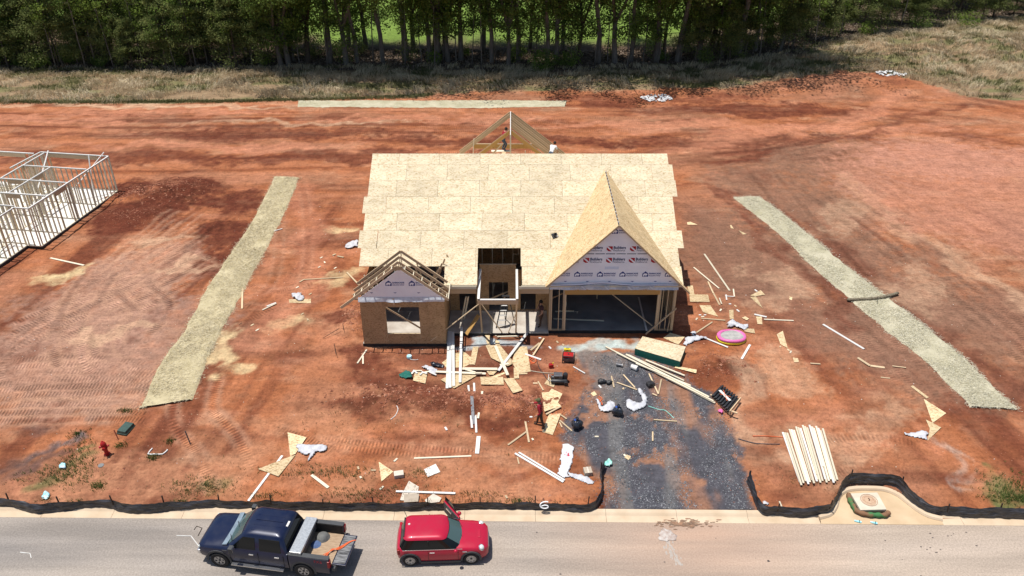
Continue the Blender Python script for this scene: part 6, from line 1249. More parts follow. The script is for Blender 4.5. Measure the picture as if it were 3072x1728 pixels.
for pts, lb in (([(2062, 858), (2078, 858), (2083, 885), (2067, 885)], 'strand board strip standing out under the right eave'), ([(2068, 885), (2124, 885), (2129, 907), (2070, 907)], 'strand board rectangle under the right eave'), ([(2098, 917), (2131, 917), (2154, 951), (2109, 938)], 'pointed strand board offcut at the edge of the house shadow'), ([(2187, 931), (2200, 931), (2201, 958), (2189, 958)], 'small upright strand board rectangle above the paddling pool'), ([(2250, 888), (2282, 872), (2295, 885), (2268, 890)], 'upper half of an arrow shaped strand board pair'), ([(2250, 892), (2268, 890), (2288, 926)], 'lower half of an arrow shaped strand board pair'),
        ([(2268, 951), (2285, 951), (2287, 974), (2272, 973)], 'small offcut under the short white board beyond the pool'), ([(2225, 955), (2235, 950), (2247, 957), (2240, 963)], 'small tilted offcut between the rectangle and the white board'), ([(2330, 1004), (2348, 994), (2363, 1046), (2341, 1034)], 'tall kite shaped offcut alone on the clay'), ([(2378, 1074), (2394, 1076), (2396, 1087), (2382, 1088)], 'little square offcut below the kite shaped one'), ([(2061, 668), (2070, 666), (2093, 675), (2062, 675)], 'small wedge offcut beside the roof corner on bare clay'), ([(2190, 676), (2194, 676), (2201, 687), (2192, 685)], 'tiny upper sliver of the two offcuts by the straw mat'), ([(2216, 692), (2240, 703), (2228, 704)], 'tiny lower sliver of the two offcuts by the straw mat'),
        ([(2771, 1198), (2838, 1241), (2797, 1270)], 'large strand board triangle beside the pale straw mat end'), ([(2777, 1260), (2823, 1284), (2782, 1323), (2789, 1287)], 'notched strand board piece under a white tarp end'), ([(2368, 890), (2377, 893), (2376, 901), (2368, 899)], 'tiny square block lying far from other scraps'), ([(1990, 1015), (2010, 1000), (2054, 1012), (2035, 1036)], 'strand board piece poking out behind the stacked sheets'), ([(2228, 986), (2262, 988), (2265, 1001), (2235, 997)], 'strand board piece beneath the tarp on the pool'), ([(2023, 1104), (2028, 1100), (2090, 1111), (2088, 1125)], 'strand board strip beside the stacked sheets')):
    scrap(pts, lb)
# left of the house
for k, (a, b, wd, mt, lb) in enumerate((((728, 849), (726, 926), .10, 'lumber', 'board standing out against the edge of the yellow straw mat'), ((787, 930), (829, 910), .09, 'pale', 'lower of two short boards below the white cloth'), ((800, 919), (828, 908), .09, 'white', 'upper of two short boards below the white cloth'), ((910, 839), (1029, 832), .09, 'lumber', 'long thin board lying level toward the house corner'), ((899, 846), (911, 839), .09, 'lumber', 'stub at the tip of the long thin board'), ((1041, 817), (1077, 855), .10, 'lumber', 'board leaning toward the gable tail at the house corner'), ((1100, 1049), (1072, 1090), .08, 'pale', 'longer stick of the crossed pair by the foundation corner'), ((1089, 1068), (1089, 1092), .08, 'pale', 'shorter stick of the crossed pair by the foundation corner'), ((822, 693), (847, 686), .07, 'white', 'white splinter at the upper edge of the yellow straw mat'), ((151, 774), (252, 796), .13, 'pale', 'pale board lying beside the framed slab'), ((998, 766), (1007, 762), .13, 'lumber', 'stud end nearest the roof edge among the chips'), ((1012, 768), (1031, 772), .12, 'lumber', 'longer stud end beside the one nearest the roof edge'))):
    plank(a, b, wd, .035, mt, lb, lift=.01 * (k % 3))
scrap([(867, 900), (933, 898), (933, 911), (868, 909)], 'flat board under the white cloth left of the house', mat='scrap')
for q in ((964, 773), (974, 787), (958, 801), (931, 882), (907, 942), (923, 959), (892, 862), (757, 975), (1006, 804), (772, 990)):
    p = G(*q, .02); a = (q[0] * 7) % 3; tag(beam('stud_end', p - Vector((.11 * math.cos(a), .11 * math.sin(a), 0)), p + Vector((.11 * math.cos(a), .11 * math.sin(a), 0)), .09, .038, M['lumber' if q[0] % 2 else 'pale']), 'small stud end scattered on the clay between straw mat and house', 'stud end', 'stud ends between straw mat and house')
for q in ((1672, 1026), (1690, 1035), (1650, 1043), (1606, 1150), (1593, 1251), (1338, 1286), (1519, 1491), (1075, 1404), (1082, 1432), (1145, 1464), (1120, 1411), (1187, 1380), (1598, 1318), (1790, 1310), (1874, 1366), (2162, 930), (2190, 912), (2206, 918), (2214, 932), (2090, 957), (2100, 945), (2108, 950), (2115, 945), (2268, 872), (2341, 1040), (2365, 1050), (2372, 1056), (1535, 1009), (1490, 1005), (1620, 1014), (1870, 1166), (1800, 1160)):
    p = G(*q, .02); a = (q[0] * 5 + q[1]) % 3; l = .07 + .05 * ((q[0] + q[1]) % 3) / 2; tag(beam('wood_block', p - Vector((l * math.cos(a), l * math.sin(a), 0)), p + Vector((l * math.cos(a), l * math.sin(a), 0)), .09, .038, M[('white', 'lumber', 'pale')[q[0] % 3]]), 'small cut wood block lying loose on the lot before or right of the house', 'wood block', 'loose wood blocks')
# long lumber beside the stacked sheets
for k, (a, b) in enumerate((((1817, 1040), (2145, 1209)), ((1850, 1058), (2140, 1203)), ((1878, 1063), (2127, 1191)), ((1885, 1065), (2052, 1142)), ((1937, 1080), (2054, 1127)), ((1908, 1090), (2072, 1157)), ((1895, 1080), (2090, 1172)), ((1960, 1110), (2110, 1183)))):
    plank(a, b, .09, .045, 'pale', 'long two-by-four in the loose pile slanting beside the stacked sheets', 'long boards beside the stacked sheets', .03 + .05 * (k % 3))
for a, b, lb in (((1850, 1147), (1911, 1169), 'stick running into the curled white tarp'), ((1870, 1124), (1905, 1163), 'stick crossing toward the curled white tarp'), ((1947, 1121), (1975, 1182), 'left leg of the two boards lying in a V on gravel'), ((1984, 1138), (1975, 1182), 'right leg of the two boards lying in a V on gravel'), ((1961, 1259), (2031, 1264), 'weathered board lying level on the gravel'), ((1958, 1295), (1958, 1323), 'short board end lying upright on the gravel'), ((1834, 1128), (1842, 1162), 'thin stick beside the black tool bags'), ((1957, 1181), (1971, 1187), 'small lath under the V of boards'), ((1720, 1100), (1755, 1120), 'pale rod on the gravel near the generator')):
    plank(a, b, .07, .03, 'lumber' if 'rod' not in lb else 'white', lb, lift=.02)
scrap([(1880, 1365), (1893, 1370), (1886, 1381), (1873, 1373)], 'square offcut lying in the gravel wheel track')
scrap([(1772, 1181), (1783, 1175), (1791, 1185), (1780, 1190)], 'small square offcut beside the first white tarp')
# bundle of pale boards by the inlet
for k in range(19):
    f = k / 18; x0 = 2348 + 120 * f ; x1 = 2398 + 114 * f + (2 if k % 4 == 0 else 0)
    a = (x0, 1301 - 22 * math.sin(f * 2.6) + (4 * ((k * 7) % 3) - 4)); b = (x1, 1452 - 9 * math.sin(f * 2.2) + 5 * ((k * 5) % 3 - 1))
    plank(a, b, .085, .045, 'pale' if k % 4 else 'white', 'long pale two-by-four in the fanned stack behind the storm inlet fence', 'boards in the fanned stack', .03 + .045 * (k % 3 == 1) + .05 * (k % 5 == 2))
plank((2436, 1281), (2470, 1400), .09, .045, 'pale', 'long pale two-by-four in the fanned stack behind the storm inlet fence', 'boards in the fanned stack', .12)
plank((2338, 1504), (2348, 1526), .06, .03, 'pale', 'thin stick leaning behind the right fence')
# stacked sheets
tp = [PZ(a, b, 1.25) for a, b in [(1905, 1045), (2040, 1084), (2057, 1040), (1928, 1009)]]; st = thing('sheathing_stack', 'stack of strand board sheets with green painted edges beside the drive', 'sheet stack', (tp[0] + tp[2]) / 2 - Vector((0, 0, .46)))
for z0, z1 in ((-.455, -.245), (-.235, -.018)): MB().prism([p + Vector((0, 0, z0)) for p in tp], (0, 0, z1 - z0)).build('sheet_bundle', M['teal'], st)
c = sum(tp, Vector()) / 4; ts = bpy.data.objects.new('top_sheet', MB().prism([(p - c) * 1.004 + Vector((0, 0, -.016)) for p in tp], (0, 0, .016)).mesh('top_sheet', M['osb'])); ts.location = c; link(ts, st)
for f in (.2, .8): a = tp[0].lerp(tp[1], f); b = tp[3].lerp(tp[2], f); beam('bearer', a - Vector((0, 0, .50)), b - Vector((0, 0, .50)), .09, .09, M['stud'], st)

# ------------------------------------------------------------------ tarps, bags and tools
def cloth(pts, label, h=.14, mat='cloth', name='tarp', cat='tarp', st_=.055, seed=0, base=.02):
    P = [G(*q) for q in pts]; xs_ = [p.x for p in P]; ys_ = [p.y for p in P]
    X, Y = np.meshgrid(np.arange(min(xs_) - .1, max(xs_) + .1, st_), np.arange(min(ys_) - .1, max(ys_) + .1, st_))
    X = X + (vn(X * 9, Y * 9, 1 + seed) - .5) * st_ * .8; Y = Y + (vn(X * 9, Y * 9, 2 + seed) - .5) * st_ * .8
    WX_, WY_ = X + .12 * (vn(X * 4, Y * 4, 3 + seed) - .5), Y + .12 * (vn(X * 4, Y * 4, 4 + seed) - .5)
    ins = inpoly([(p.x, p.y) for p in P], WX_, WY_)
    inn = ins.astype(float)
    for _ in range(3): q = np.pad(inn, 1); inn = np.minimum(ins, (q[1:-1, :-2] + q[1:-1, 2:] + q[:-2, 1:-1] + q[2:, 1:-1] + inn) / 5)
    rid = np.abs(vn(X * 2.6 + Y * 1.1, Y * 2.6, 7 + seed) - .5) * 2; rid2 = np.abs(vn(X * 6 - Y * 3, Y * 6 + X * 2, 17 + seed) - .5) * 2; rid3 = np.abs(vn(X * 13, Y * 13, 27 + seed) - .5) * 2
    Z = hgt(X, Y) + base + np.sqrt(inn) * h * (.12 + .8 * rid) + .45 * h * rid2 * inn + .012 * rid3 * inn
    ny_, nx_ = X.shape; i0 = (np.arange(ny_ - 1)[:, None] * nx_ + np.arange(nx_ - 1)[None]); F = np.stack([i0, i0 + 1, i0 + 1 + nx_, i0 + nx_], -1)
    ok = ins[:-1, :-1] & ins[1:, :-1] & ins[:-1, 1:] & ins[1:, 1:]; F = F[ok]
    if not len(F): return
    used, inv = np.unique(F.ravel(), return_inverse=True); V = np.stack([X, Y, Z], -1).reshape(-1, 3)[used]; c = V.mean(0); c[2] = V[:, 2].min()
    o = add(name, mesh_np(name, V - c, inv.reshape(-1, 4), M[mat], True)); o.location = c
    sd = o.modifiers.new('t', 'SOLIDIFY'); sd.thickness = .006
    return tag(o, label, cat)
cloth([(1686, 1334), (1712, 1331), (1722, 1345), (1717, 1390), (1706, 1422), (1712, 1432), (1690, 1438), (1672, 1424), (1682, 1370)], 'white printed tarp lying in a long fold beside the gravel drive', .12, 'printed', seed=1, st_=.06)
cloth([(1700, 1416), (1722, 1420), (1745, 1424), (1770, 1436), (1788, 1452), (1768, 1454), (1738, 1442), (1712, 1434)], 'white tarp tail pointing at the upturned end of the fence', .09, seed=2, st_=.05)
cloth([(1784, 1196), (1796, 1200), (1806, 1222), (1832, 1200), (1850, 1215), (1842, 1235), (1812, 1242), (1796, 1232)], 'crumpled white tarp on the gravel with orange cord on it', .16, seed=3, st_=.06)
cloth([(1908, 1165), (1925, 1168), (1944, 1195), (1942, 1222), (1905, 1241), (1880, 1228), (1873, 1208), (1890, 1196), (1902, 1206), (1922, 1210), (1926, 1195), (1912, 1180)], 'white tarp curled like a hook on the gravel', .16, seed=4, st_=.06)
cloth([(890, 1338), (935, 1333), (985, 1338), (986, 1352), (968, 1362), (948, 1358), (930, 1386), (922, 1384), (930, 1362), (912, 1368), (893, 1360)], 'white tarp trailing from the strand board bow tie', .13, seed=5)
cloth([(2704, 1294), (2722, 1299), (2760, 1292), (2782, 1296), (2790, 1306), (2780, 1322), (2748, 1315), (2712, 1306)], 'white tarp beside the notched strand board piece', .13, seed=6)
cloth([(2043, 1037), (2055, 1018), (2080, 1008), (2118, 1012), (2122, 1020), (2085, 1026), (2062, 1040)], 'crumpled white tarp lying behind the stacked sheets', .16, seed=7, st_=.06)
cloth([(2178, 974), (2200, 966), (2225, 976), (2246, 974), (2248, 986), (2235, 994), (2205, 984), (2182, 988)], 'white tarp draped at the rim of the paddling pool', .25, seed=8, st_=.06)
cloth([(872, 877), (882, 884), (902, 880), (916, 892), (912, 903), (896, 907), (884, 898), (876, 898)], 'crumpled white cloth on a board left of the house', .25, seed=9, st_=.06)
cloth([(1034, 740), (1046, 728), (1068, 722), (1078, 728), (1076, 742), (1050, 748), (1036, 748)], 'crumpled white sack beside the left roof edge', .22, seed=10, st_=.06)
cloth([(1262, 1105), (1278, 1095), (1300, 1104), (1312, 1112), (1308, 1128), (1290, 1122), (1280, 1112)], 'white plastic wrapping at the left end of the scrap heap', .15, seed=11, st_=.05); cloth([(2068, 998), (2082, 992), (2090, 1004), (2076, 1008)], 'small white rag in the house shadow', .1, seed=12, st_=.05); cloth([(2283, 1504), (2296, 1500), (2308, 1508), (2306, 1518), (2286, 1516)], 'white plastic scrap behind the right fence corner', .15, seed=13, st_=.05)
for q, mt, lb in (((190, 1400), 'cyan', 'turquoise plastic bag among the weeds near the hydrant'), ((138, 1490), 'cyan', 'faded turquoise plastic bag by the fence weeds'), ((1826, 1392), 'mint', 'mint green plastic bag at the tip of the upturned fence')):
    cloth([(q[0] - 13, q[1] - 4), (q[0] - 2, q[1] - 13), (q[0] + 12, q[1] - 5), (q[0] + 13, q[1] + 8), (q[0] + 2, q[1] + 13), (q[0] - 11, q[1] + 9)], lb, .2, mt, 'plastic_bag', 'plastic bag', .045, int(q[0]))
cloth([(2153, 1230), (2166, 1226), (2172, 1240), (2166, 1248), (2158, 1242)], 'bright pink bag beside the pipe bundle', .2, 'pink', 'plastic_bag', 'plastic bag', .045, 3)
cloth([(1198, 1122), (1216, 1112), (1236, 1118), (1240, 1138), (1218, 1142), (1196, 1134)], 'torn black and green plastic sack left of the scrap heap', .2, 'teal', 'plastic_bag', 'plastic bag', .05, 5); cloth([(1288, 1092), (1312, 1088), (1334, 1098), (1330, 1106), (1296, 1104)], 'dark plastic sack behind the white scraps in the heap', .22, 'bag', 'plastic_bag', 'plastic bag', .05, 6)
for k in range(9):
    q = (1228 + 9 * k, 1122 - 3 * (k % 4)); p = G(*q, .05 + .02 * (k % 3)); a = k * 1.1; tag(beam('white_offcut', p - Vector((.2 * math.cos(a), .14 * math.sin(a), 0)), p + Vector((.2 * math.cos(a), .14 * math.sin(a), .04)), .09, .03, M['white' if k % 3 else 'pale']), 'short white offcut tossed between the two plastic sacks', 'offcut', 'white offcuts between the sacks')
def blob_thing(name, label, cat, q, rx, ry, rz, mat, seed, tie=True, blue=False):
    p = G(*q); t = thing(name, label, cat, p); V, F = [], []; nu, nv = 18, 12; rr = random.Random(seed)
    for j in range(nv + 1):
        f = j / nv; ph = math.pi * f
        for i in range(nu):
            a = 2 * math.pi * i / nu; k = 1 + .16 * math.sin(a * 3 + seed) * math.sin(ph) + .12 * math.sin(a * 7 + f * 9 + seed) * math.sin(ph)
            V.append((rx * math.sin(ph) * math.cos(a) * k, ry * math.sin(ph) * math.sin(a) * k, rz * (1 - math.cos(ph)) * .5 * (1 + .06 * math.sin(a * 5)) - .02))
    for j in range(nv):
        for i in range(nu): F.append((j * nu + i, j * nu + (i + 1) % nu, (j + 1) * nu + (i + 1) % nu, (j + 1) * nu + i))
    o = add('bag_body', mesh_np('bag_body', V, F, M[mat], True)); o.parent = t
    if tie:
        m = MB(); m.lathe([(.06, rz - .03), (.03, rz + .03), (.09, rz + .10), (.02, rz + .07)], 9); o = m.build('tied_neck', M[mat], None, smooth=True); o.parent = t
        if blue: o = MB().box(-rx * .5, rx * .35, -.02, .12, rz * .93, rz * 1.0).build('blue_wrapper', pm('blue_wrapper', (.03, .09, .35), (.02, .05, .2), 6, .4), None, bevel=.02); o.parent = t; o.rotation_euler = (0, 0, .5)
    return t
blob_thing('refuse_bag', 'tied black refuse bag on the clay beside the drive edge', 'refuse bag', (1730, 1284), .27, .25, .52, 'bag', 1, True, True); blob_thing('refuse_bag', 'tied black refuse bag touching the crumpled white tarp', 'refuse bag', (1853, 1244), .27, .25, .5, 'bag', 4, True, True)
blob_thing('tool_bag', 'left of two slumped black tool bags on the drive', 'tool bag', (1804, 1148), .22, .16, .24, 'black', 2, False); blob_thing('tool_bag', 'right of two slumped black tool bags on the drive', 'tool bag', (1826, 1150), .18, .14, .2, 'black', 7, False)
blob_thing('concrete_spill', 'pale lump of spilled concrete on the road at the drive mouth', 'concrete spill', (2001, 1608), .38, .34, .09, 'cloth', 9, False)
for o in bpy.data.objects['concrete_spill'].children: o.data.materials[0] = pm('spilled_concrete', (.50, .46, .42), (.36, .28, .24), 9, .95, bump=.05)
def solid(name, label, cat, q, parts, rz=0, lift=0):
    t = thing(name, label, cat, G(*q, lift)); 
    for nm, mb, mt, kw in parts: o = mb.build(nm, mt if not isinstance(mt, str) else M[mt], None, **kw); o.parent = t
    t.rotation_euler = (0, 0, rz); return t
BX = lambda *a: MB().box(*a)
solid('case', 'small square black tool case on the gravel near the V of boards', 'tool case', (1951, 1158), [('shell', BX(-.19, .19, -.15, .15, 0, .2), 'black', dict(bevel=.03)), ('lid', BX(-.17, .17, -.13, .13, .2, .24), 'black', dict(bevel=.02)), ('handle', MB().tube([(-.08, -.16, .1), (-.08, -.2, .1), (.08, -.2, .1), (.08, -.16, .1)], .012, 6), 'trim' if 'trim' in M else 'black', {})], .4)
fr_ = MB()
for x in (-.31, .31):
    fr_.tube([(x, -.22, .02), (x, -.22, .44), (x, .22, .44), (x, .22, .02), (x, -.22, .02)], .018, 6)
for y, z in ((-.22, .44), (.22, .44), (-.22, .03), (.22, .03)): fr_.tube([(-.31, y, z), (.31, y, z)], .018, 6)
solid('generator', 'red and black portable generator standing on the clay', 'generator', (1705, 1083), [('frame', fr_, 'black', {}), ('fuel_tank', BX(-.28, .26, -.18, .18, .33, .46), 'hyd', dict(bevel=.03)), ('engine', BX(.0, .27, -.16, .16, .05, .31), 'galv', dict(bevel=.02)), ('alternator', MB().lathe([(.001, -.27), (.12, -.26), (.13, 0), (.001, 0)], 14, 'x', (0, 0, .18)), 'black', {}), ('control_panel', BX(-.27, .05, -.23, -.20, .12, .3), 'galv', {}), ('fuel_cap', MB().lathe([(.05, .45), (.05, .48), (.001, .48)], 10), 'black', {})], -.15)
solid('yellow_case', 'yellow tool case lying on the clay behind the generator', 'tool case', (1702, 1053), [('shell', BX(-.19, .19, -.08, .08, 0, .16), 'yellow', dict(bevel=.03)), ('latch', BX(-.05, .05, -.09, -.078, .07, .12), 'black', {}), ('handle', MB().tube([(-.07, 0, .15), (-.06, 0, .2), (.06, 0, .2), (.07, 0, .15)], .013, 6), 'black', {})], -.05)
solid('fuel_can', 'small red fuel can on the clay before the generator', 'fuel can', (1653, 1103), [('can', BX(-.12, .12, -.09, .09, 0, .24), 'hyd', dict(bevel=.03)), ('spout', MB().tube([(.07, 0, .22), (.1, 0, .3), (.15, 0, .34)], [.03, .025, .015], 8), 'yellow', {}), ('handle', MB().tube([(-.1, 0, .23), (-.08, 0, .29), (.04, 0, .29), (.05, 0, .23)], .015, 6), 'hyd', {})], .2)
tk1 = MB().lathe([(.001, -.44), (.09, -.42), (.12, -.36), (.12, .36), (.09, .42), (.001, .44)], 14, 'x', (0, -.16, .17)).lathe([(.001, -.44), (.09, -.42), (.12, -.36), (.12, .36), (.09, .42), (.001, .44)], 14, 'x', (0, .14, .17))
solid('air_compressor', 'grey twin tank air compressor with hoses beside the offcuts', 'compressor', (1677, 1146), [('tank', tk1, 'black', dict(smooth=True, sharp=40)), ('engine_cover', BX(-.28, .17, -.15, .2, .28, .50), 'galv', dict(bevel=.02)), ('vent_panel', BX(-.24, -.02, -.155, -.148, .32, .47), 'black', {}), ('pump', MB().lathe([(.001, .28), (.13, .28), (.13, .5), (.08, .56), (.001, .56)], 12, 'z', (.32, .05, 0)), 'black', {}), ('wheel', MB().lathe([(.001, -.04), (.11, -.04), (.11, .04), (.001, .04)], 14, 'y', (.36, -.3, .12)), 'black', {}), ('handle', MB().tube([(-.4, -.25, .25), (-.55, -.25, .3), (-.55, .22, .3), (-.4, .22, .25)], .016, 6), 'white', {})], -.04)
solid('bucket', 'white bucket tipped on its side beside the long lumber', 'bucket', (1902, 1109), [('pail', MB().lathe([(.001, -.17), (.12, -.17), (.15, .19), (.14, .19), (.11, -.15), (.001, -.15)], 16, 'x', (0, 0, .15)), 'white', dict(smooth=True, sharp=40)), ('handle', MB().tube([(.17, .14, .15), (.25, .05, .05), (.25, -.05, .05), (.17, -.14, .15)], .006, 5), 'steel', {})], -.6)
solid('metal_tin', 'dull metal tin lying on the gravel beside the long lumber', 'tin', (1858, 1099), [('tin_body', MB().lathe([(.001, -.16), (.09, -.16), (.09, .16), (.001, .16)], 14, 'x', (0, 0, .09)), 'galv', dict(smooth=True, sharp=40)), ('tin_rim', MB().lathe([(.095, .15), (.095, .17), (.08, .17)], 14, 'x', (0, 0, .09)), 'white', {})], -.3)
solid('box', 'tan cardboard box on the gravel beside the upturned fence', 'box', (1763, 1420), [('carton', BX(-.18, .18, -.2, .2, 0, .22), 'card', dict(bevel=.01)), ('flap', BX(-.17, .17, -.01, .01, .22, .225), 'paper', {}), ('tape', BX(-.03, .03, -.2, .2, .2205, .224), 'paper', {})], .15)
solid('hose_reel', 'round pale blue roll of plastic tape on the clay before the bump room', 'tape roll', (1228, 1074), [('roll', MB().lathe([(.02, .02), (.13, .0), (.145, .04), (.145, .12), (.13, .16), (.02, .14)], 18), 'cyan', dict(smooth=True, sharp=50)), ('tape_tail', MB().tube([(.05, -.14, .02), (.3, -.2, .02), (.5, -.16, .02)], .015, 5), 'white', {})], 0)
# pipes with cradle
pc = [PZ(a, b, .82) for a, b in [(2136, 1179), (2160, 1154), (2216, 1197), (2189, 1230)]]; pt = thing('pipe_bundle', 'bundle of ribbed black pipes with white labels and a red strap', 'pipe bundle', sum(pc, Vector()) / 4 - Vector((0, 0, .3)))
for lay in range(2):
    for k in range(8 - lay):
        f = (k + .5 + .5 * lay) / 8; a = pc[0].lerp(pc[3], f); b = pc[1].lerp(pc[2], f); z = Vector((0, 0, -.10 + .1 * lay)); d = (b - a) * .08
        n_ = 26; P_ = [(a - d + z).lerp(b + d + z, i / n_) for i in range(n_ + 1)]
        MB().tube(P_, [.062 if i % 2 else .054 for i in range(n_ + 1)], 9).build('pipe', M['black'], pt, smooth=True)
for f in (.02, .98): beam('cradle_board', pc[0].lerp(pc[1], f) + Vector((0, 0, -.2)) + (pc[0] - pc[3]).normalized() * .1, pc[3].lerp(pc[2], f) + Vector((0, 0, -.2)) - (pc[0] - pc[3]).normalized() * .1, .09, .09, M['stud'], pt)
beam('cradle_board', pc[0] + (pc[3] - pc[0]) * 1.06, pc[3] * .0 + pc[3] + (pc[2] - pc[3]) * .0 + (pc[3] - pc[0]) * .04 + Vector((.3, -.2, 0)), .09, .06, M['stud'], pt)
beam('edge_board', pc[3] + (pc[3] - pc[0]).normalized() * .08 - (pc[2] - pc[3]) * .12, pc[3] + (pc[3] - pc[0]).normalized() * .08 + (pc[2] - pc[3]) * 1.1, .05, .2, M['stud'], pt)
ctr = sum(pc, Vector()) / 4 + Vector((0, 0, .07)); u_ = (pc[1] - pc[0]).normalized(); v_ = (pc[3] - pc[0]).normalized()
for o_, l_ in (((-.02, .18), .5), ((.0, -.22), .5)): beam('label_card', ctr + u_ * o_[0] + v_ * o_[1] - v_ * l_ * .5, ctr + u_ * o_[0] + v_ * o_[1] + v_ * l_ * .5, .14, .008, M['white'], pt)
for s_ in (-1, 1): beam('strap', ctr - v_ * .3 + u_ * .2 * s_ + Vector((0, 0, .01)), ctr + v_ * .3 - u_ * .2 * s_ + Vector((0, 0, .01)), .025, .006, M['orange'], pt)
# paddling pool of set concrete
pp = G(2193, 1018); pool = thing('paddling_pool', 'pink and yellow inflatable paddling pool full of set concrete', 'paddling pool', pp); pool.scale = (1.28, 1.0, 1)
def ringtube(r_, z, rad, mat, nm):
    m = MB(); nn_ = 30; P_ = [Vector((r_ * math.cos(a), r_ * math.sin(a), z + .02 * math.sin(a * 3))) for a in np.linspace(0, 2 * math.pi, nn_ + 1)]
    o = m.tube(P_, [rad * (1 + .06 * math.sin(i * 1.9)) for i in range(nn_ + 1)], 10, cap=False).build(nm, M[mat], None, smooth=True); o.parent = pool
ringtube(.56, .08, .095, 'yellow', 'lower_ring'); ringtube(.55, .22, .09, 'pink', 'upper_ring')
nv_ = 14; V, F = [(0, 0, .27)], []
for j in range(1, 6):
    for i in range(24): a = 2 * math.pi * i / 24; r_ = .52 * j / 5; V.append((r_ * math.cos(a), r_ * math.sin(a), .26 + .06 * float(vn(r_ * math.cos(a) * 5, r_ * math.sin(a) * 5, 3)) - .03 * (j == 5)))
F = [(0, 1 + i, 1 + (i + 1) % 24) for i in range(24)]
m = MB(); m.v = V; m.f = F + [(1 + (j - 1) * 24 + i, 1 + j * 24 + i, 1 + j * 24 + (i + 1) % 24, 1 + (j - 1) * 24 + (i + 1) % 24) for j in range(1, 5) for i in range(24)]; m.m = [0] * len(m.f); o = m.build('set_concrete', M['mixg'], None, smooth=True); o.parent = pool
# cords
for pts, lb, mt in (([(1585, 1068), (1600, 1075), (1590, 1085), (1604, 1090), (1588, 1080), (1602, 1070), (1608, 1084), (1592, 1092)], 'tangled red cord beside the short white board', 'orange'), ([(1648, 1236), (1662, 1246), (1670, 1240), (1656, 1250), (1674, 1256), (1660, 1258), (1668, 1248)], 'tangled orange cord on the offcut beside the man', 'orange'), ([(1796, 1188), (1806, 1196), (1798, 1206), (1808, 1214), (1800, 1200), (1794, 1194)], 'orange cord bunched on the crumpled white tarp', 'orange'), ([(1945, 1218), (1975, 1228), (1997, 1232), (2022, 1255)], 'thin green line trailing off the hook shaped tarp', 'mint'), ([(2258, 1308), (2300, 1308), (2352, 1312)], 'faded orange line left of the fanned stack', 'orange'), ([(2215, 1316), (2270, 1330), (2340, 1332)], 'grey string on the clay left of the fanned stack', 'galv'), ([(1608, 1068), (1616, 1100), (1636, 1130), (1650, 1148)], 'thin dark hose running to the air compressor', 'black'), ([(1590, 1112), (1630, 1118), (1668, 1120)], 'thin pale hose running to the air compressor', 'pale'), ([(1190, 1217), (1194, 1228), (1186, 1246), (1172, 1258)], 'curved white plastic strip on the clay ridge', 'white')):
    tag(MB().tube(smooth([G(*q, .03) for q in pts], 5), .018, 5).build('cord', M[mt]), lb, 'cord')
# rough marks on the road: stick, lath
tag(MB().tube([PZ(582, 1589, .02), PZ(590, 1578, .02), PZ(606, 1584, .02), PZ(594, 1607, .02)], .014, 5).build('wire', M['steel']), 'bent rusty wire lying on the road before the pickup', 'wire'); tag(MB().tube([PZ(530, 1607, .01), PZ(573, 1608, .01), PZ(600, 1643, .01), PZ(612, 1646, .01)], .022, 5).build('lath', M['white']), 'broken white plastic strip on the road before the pickup', 'strip'); tag(MB().tube([PZ(60, 1657, .01), PZ(90, 1660, .01), PZ(94, 1674, .01)], .018, 5).build('lath', M['white']), 'small white plastic hook lying on the road by itself', 'strip')
sp_ = MB(); sr = random.Random(4)
for k in range(30):
    px_, py_ = (sr.gauss(2760, 70), sr.gauss(1630, 22)) if k < 20 else (sr.uniform(1300, 3072), sr.uniform(1595, 1728)); p = PZ(px_, py_, .004); r_ = sr.uniform(.012, .045) * (1.6 if k % 9 == 0 else 1)
    sp_.face([(p.x + r_ * math.cos(a) * sr.uniform(.7, 1.5), p.y + r_ * math.sin(a) * sr.uniform(.5, 1), .004) for a in np.linspace(0, 5.6, 8)])
tag(sp_.build('road_stains', pm('oil_stain', (.06, .05, .045), (.12, .1, .09), 9, .8)), 'small dark oil and mud spots on the road', None, None, 'stuff')
tl = MB()
for k in range(60):
    t = k / 89; px_ = 2005 + 20 * t + 50 * t * t + sr.gauss(0, 3 + 5 * (1 - t)); p = PZ(px_, 1622 + 108 * t, .004); r_ = sr.uniform(.015, .06)
    tl.face([(p.x + r_ * math.cos(a) * sr.uniform(.5, 1), p.y + r_ * 2.2 * math.sin(a) * sr.uniform(.6, 1), .003 + .00002 * k) for a in np.linspace(0, 5.6, 7)])
tag(tl.build('lime_trail', pm('lime_dust', (.40, .345, .30), (.34, .30, .26), 9, .95)), 'pale dusty trail running from the concrete spill across the road', None, None, 'stuff')
ms = MB()
for k in range(150):
    p = PZ(sr.gauss(2050, 38), sr.gauss(1570, 6), .02); r_ = sr.uniform(.015, .075); zz = .014 if p.y + SLOPE * p.x - KERB < .3 else .03
    if p.y + SLOPE * p.x - KERB < .34: ms.face([(p.x + r_ * 1.7 * math.cos(a), p.y + r_ * .5 * math.sin(a) * sr.uniform(.6, 1.2), zz + .0001 * k) for a in np.linspace(0, 5.6, 9)])
tag(ms.build('kerb_mud', pm('kerb_mud', (.19, .13, .09), (.32, .18, .11), 5, .9)), 'dark mud smeared over the kerb at the drive mouth', None, None, 'stuff')

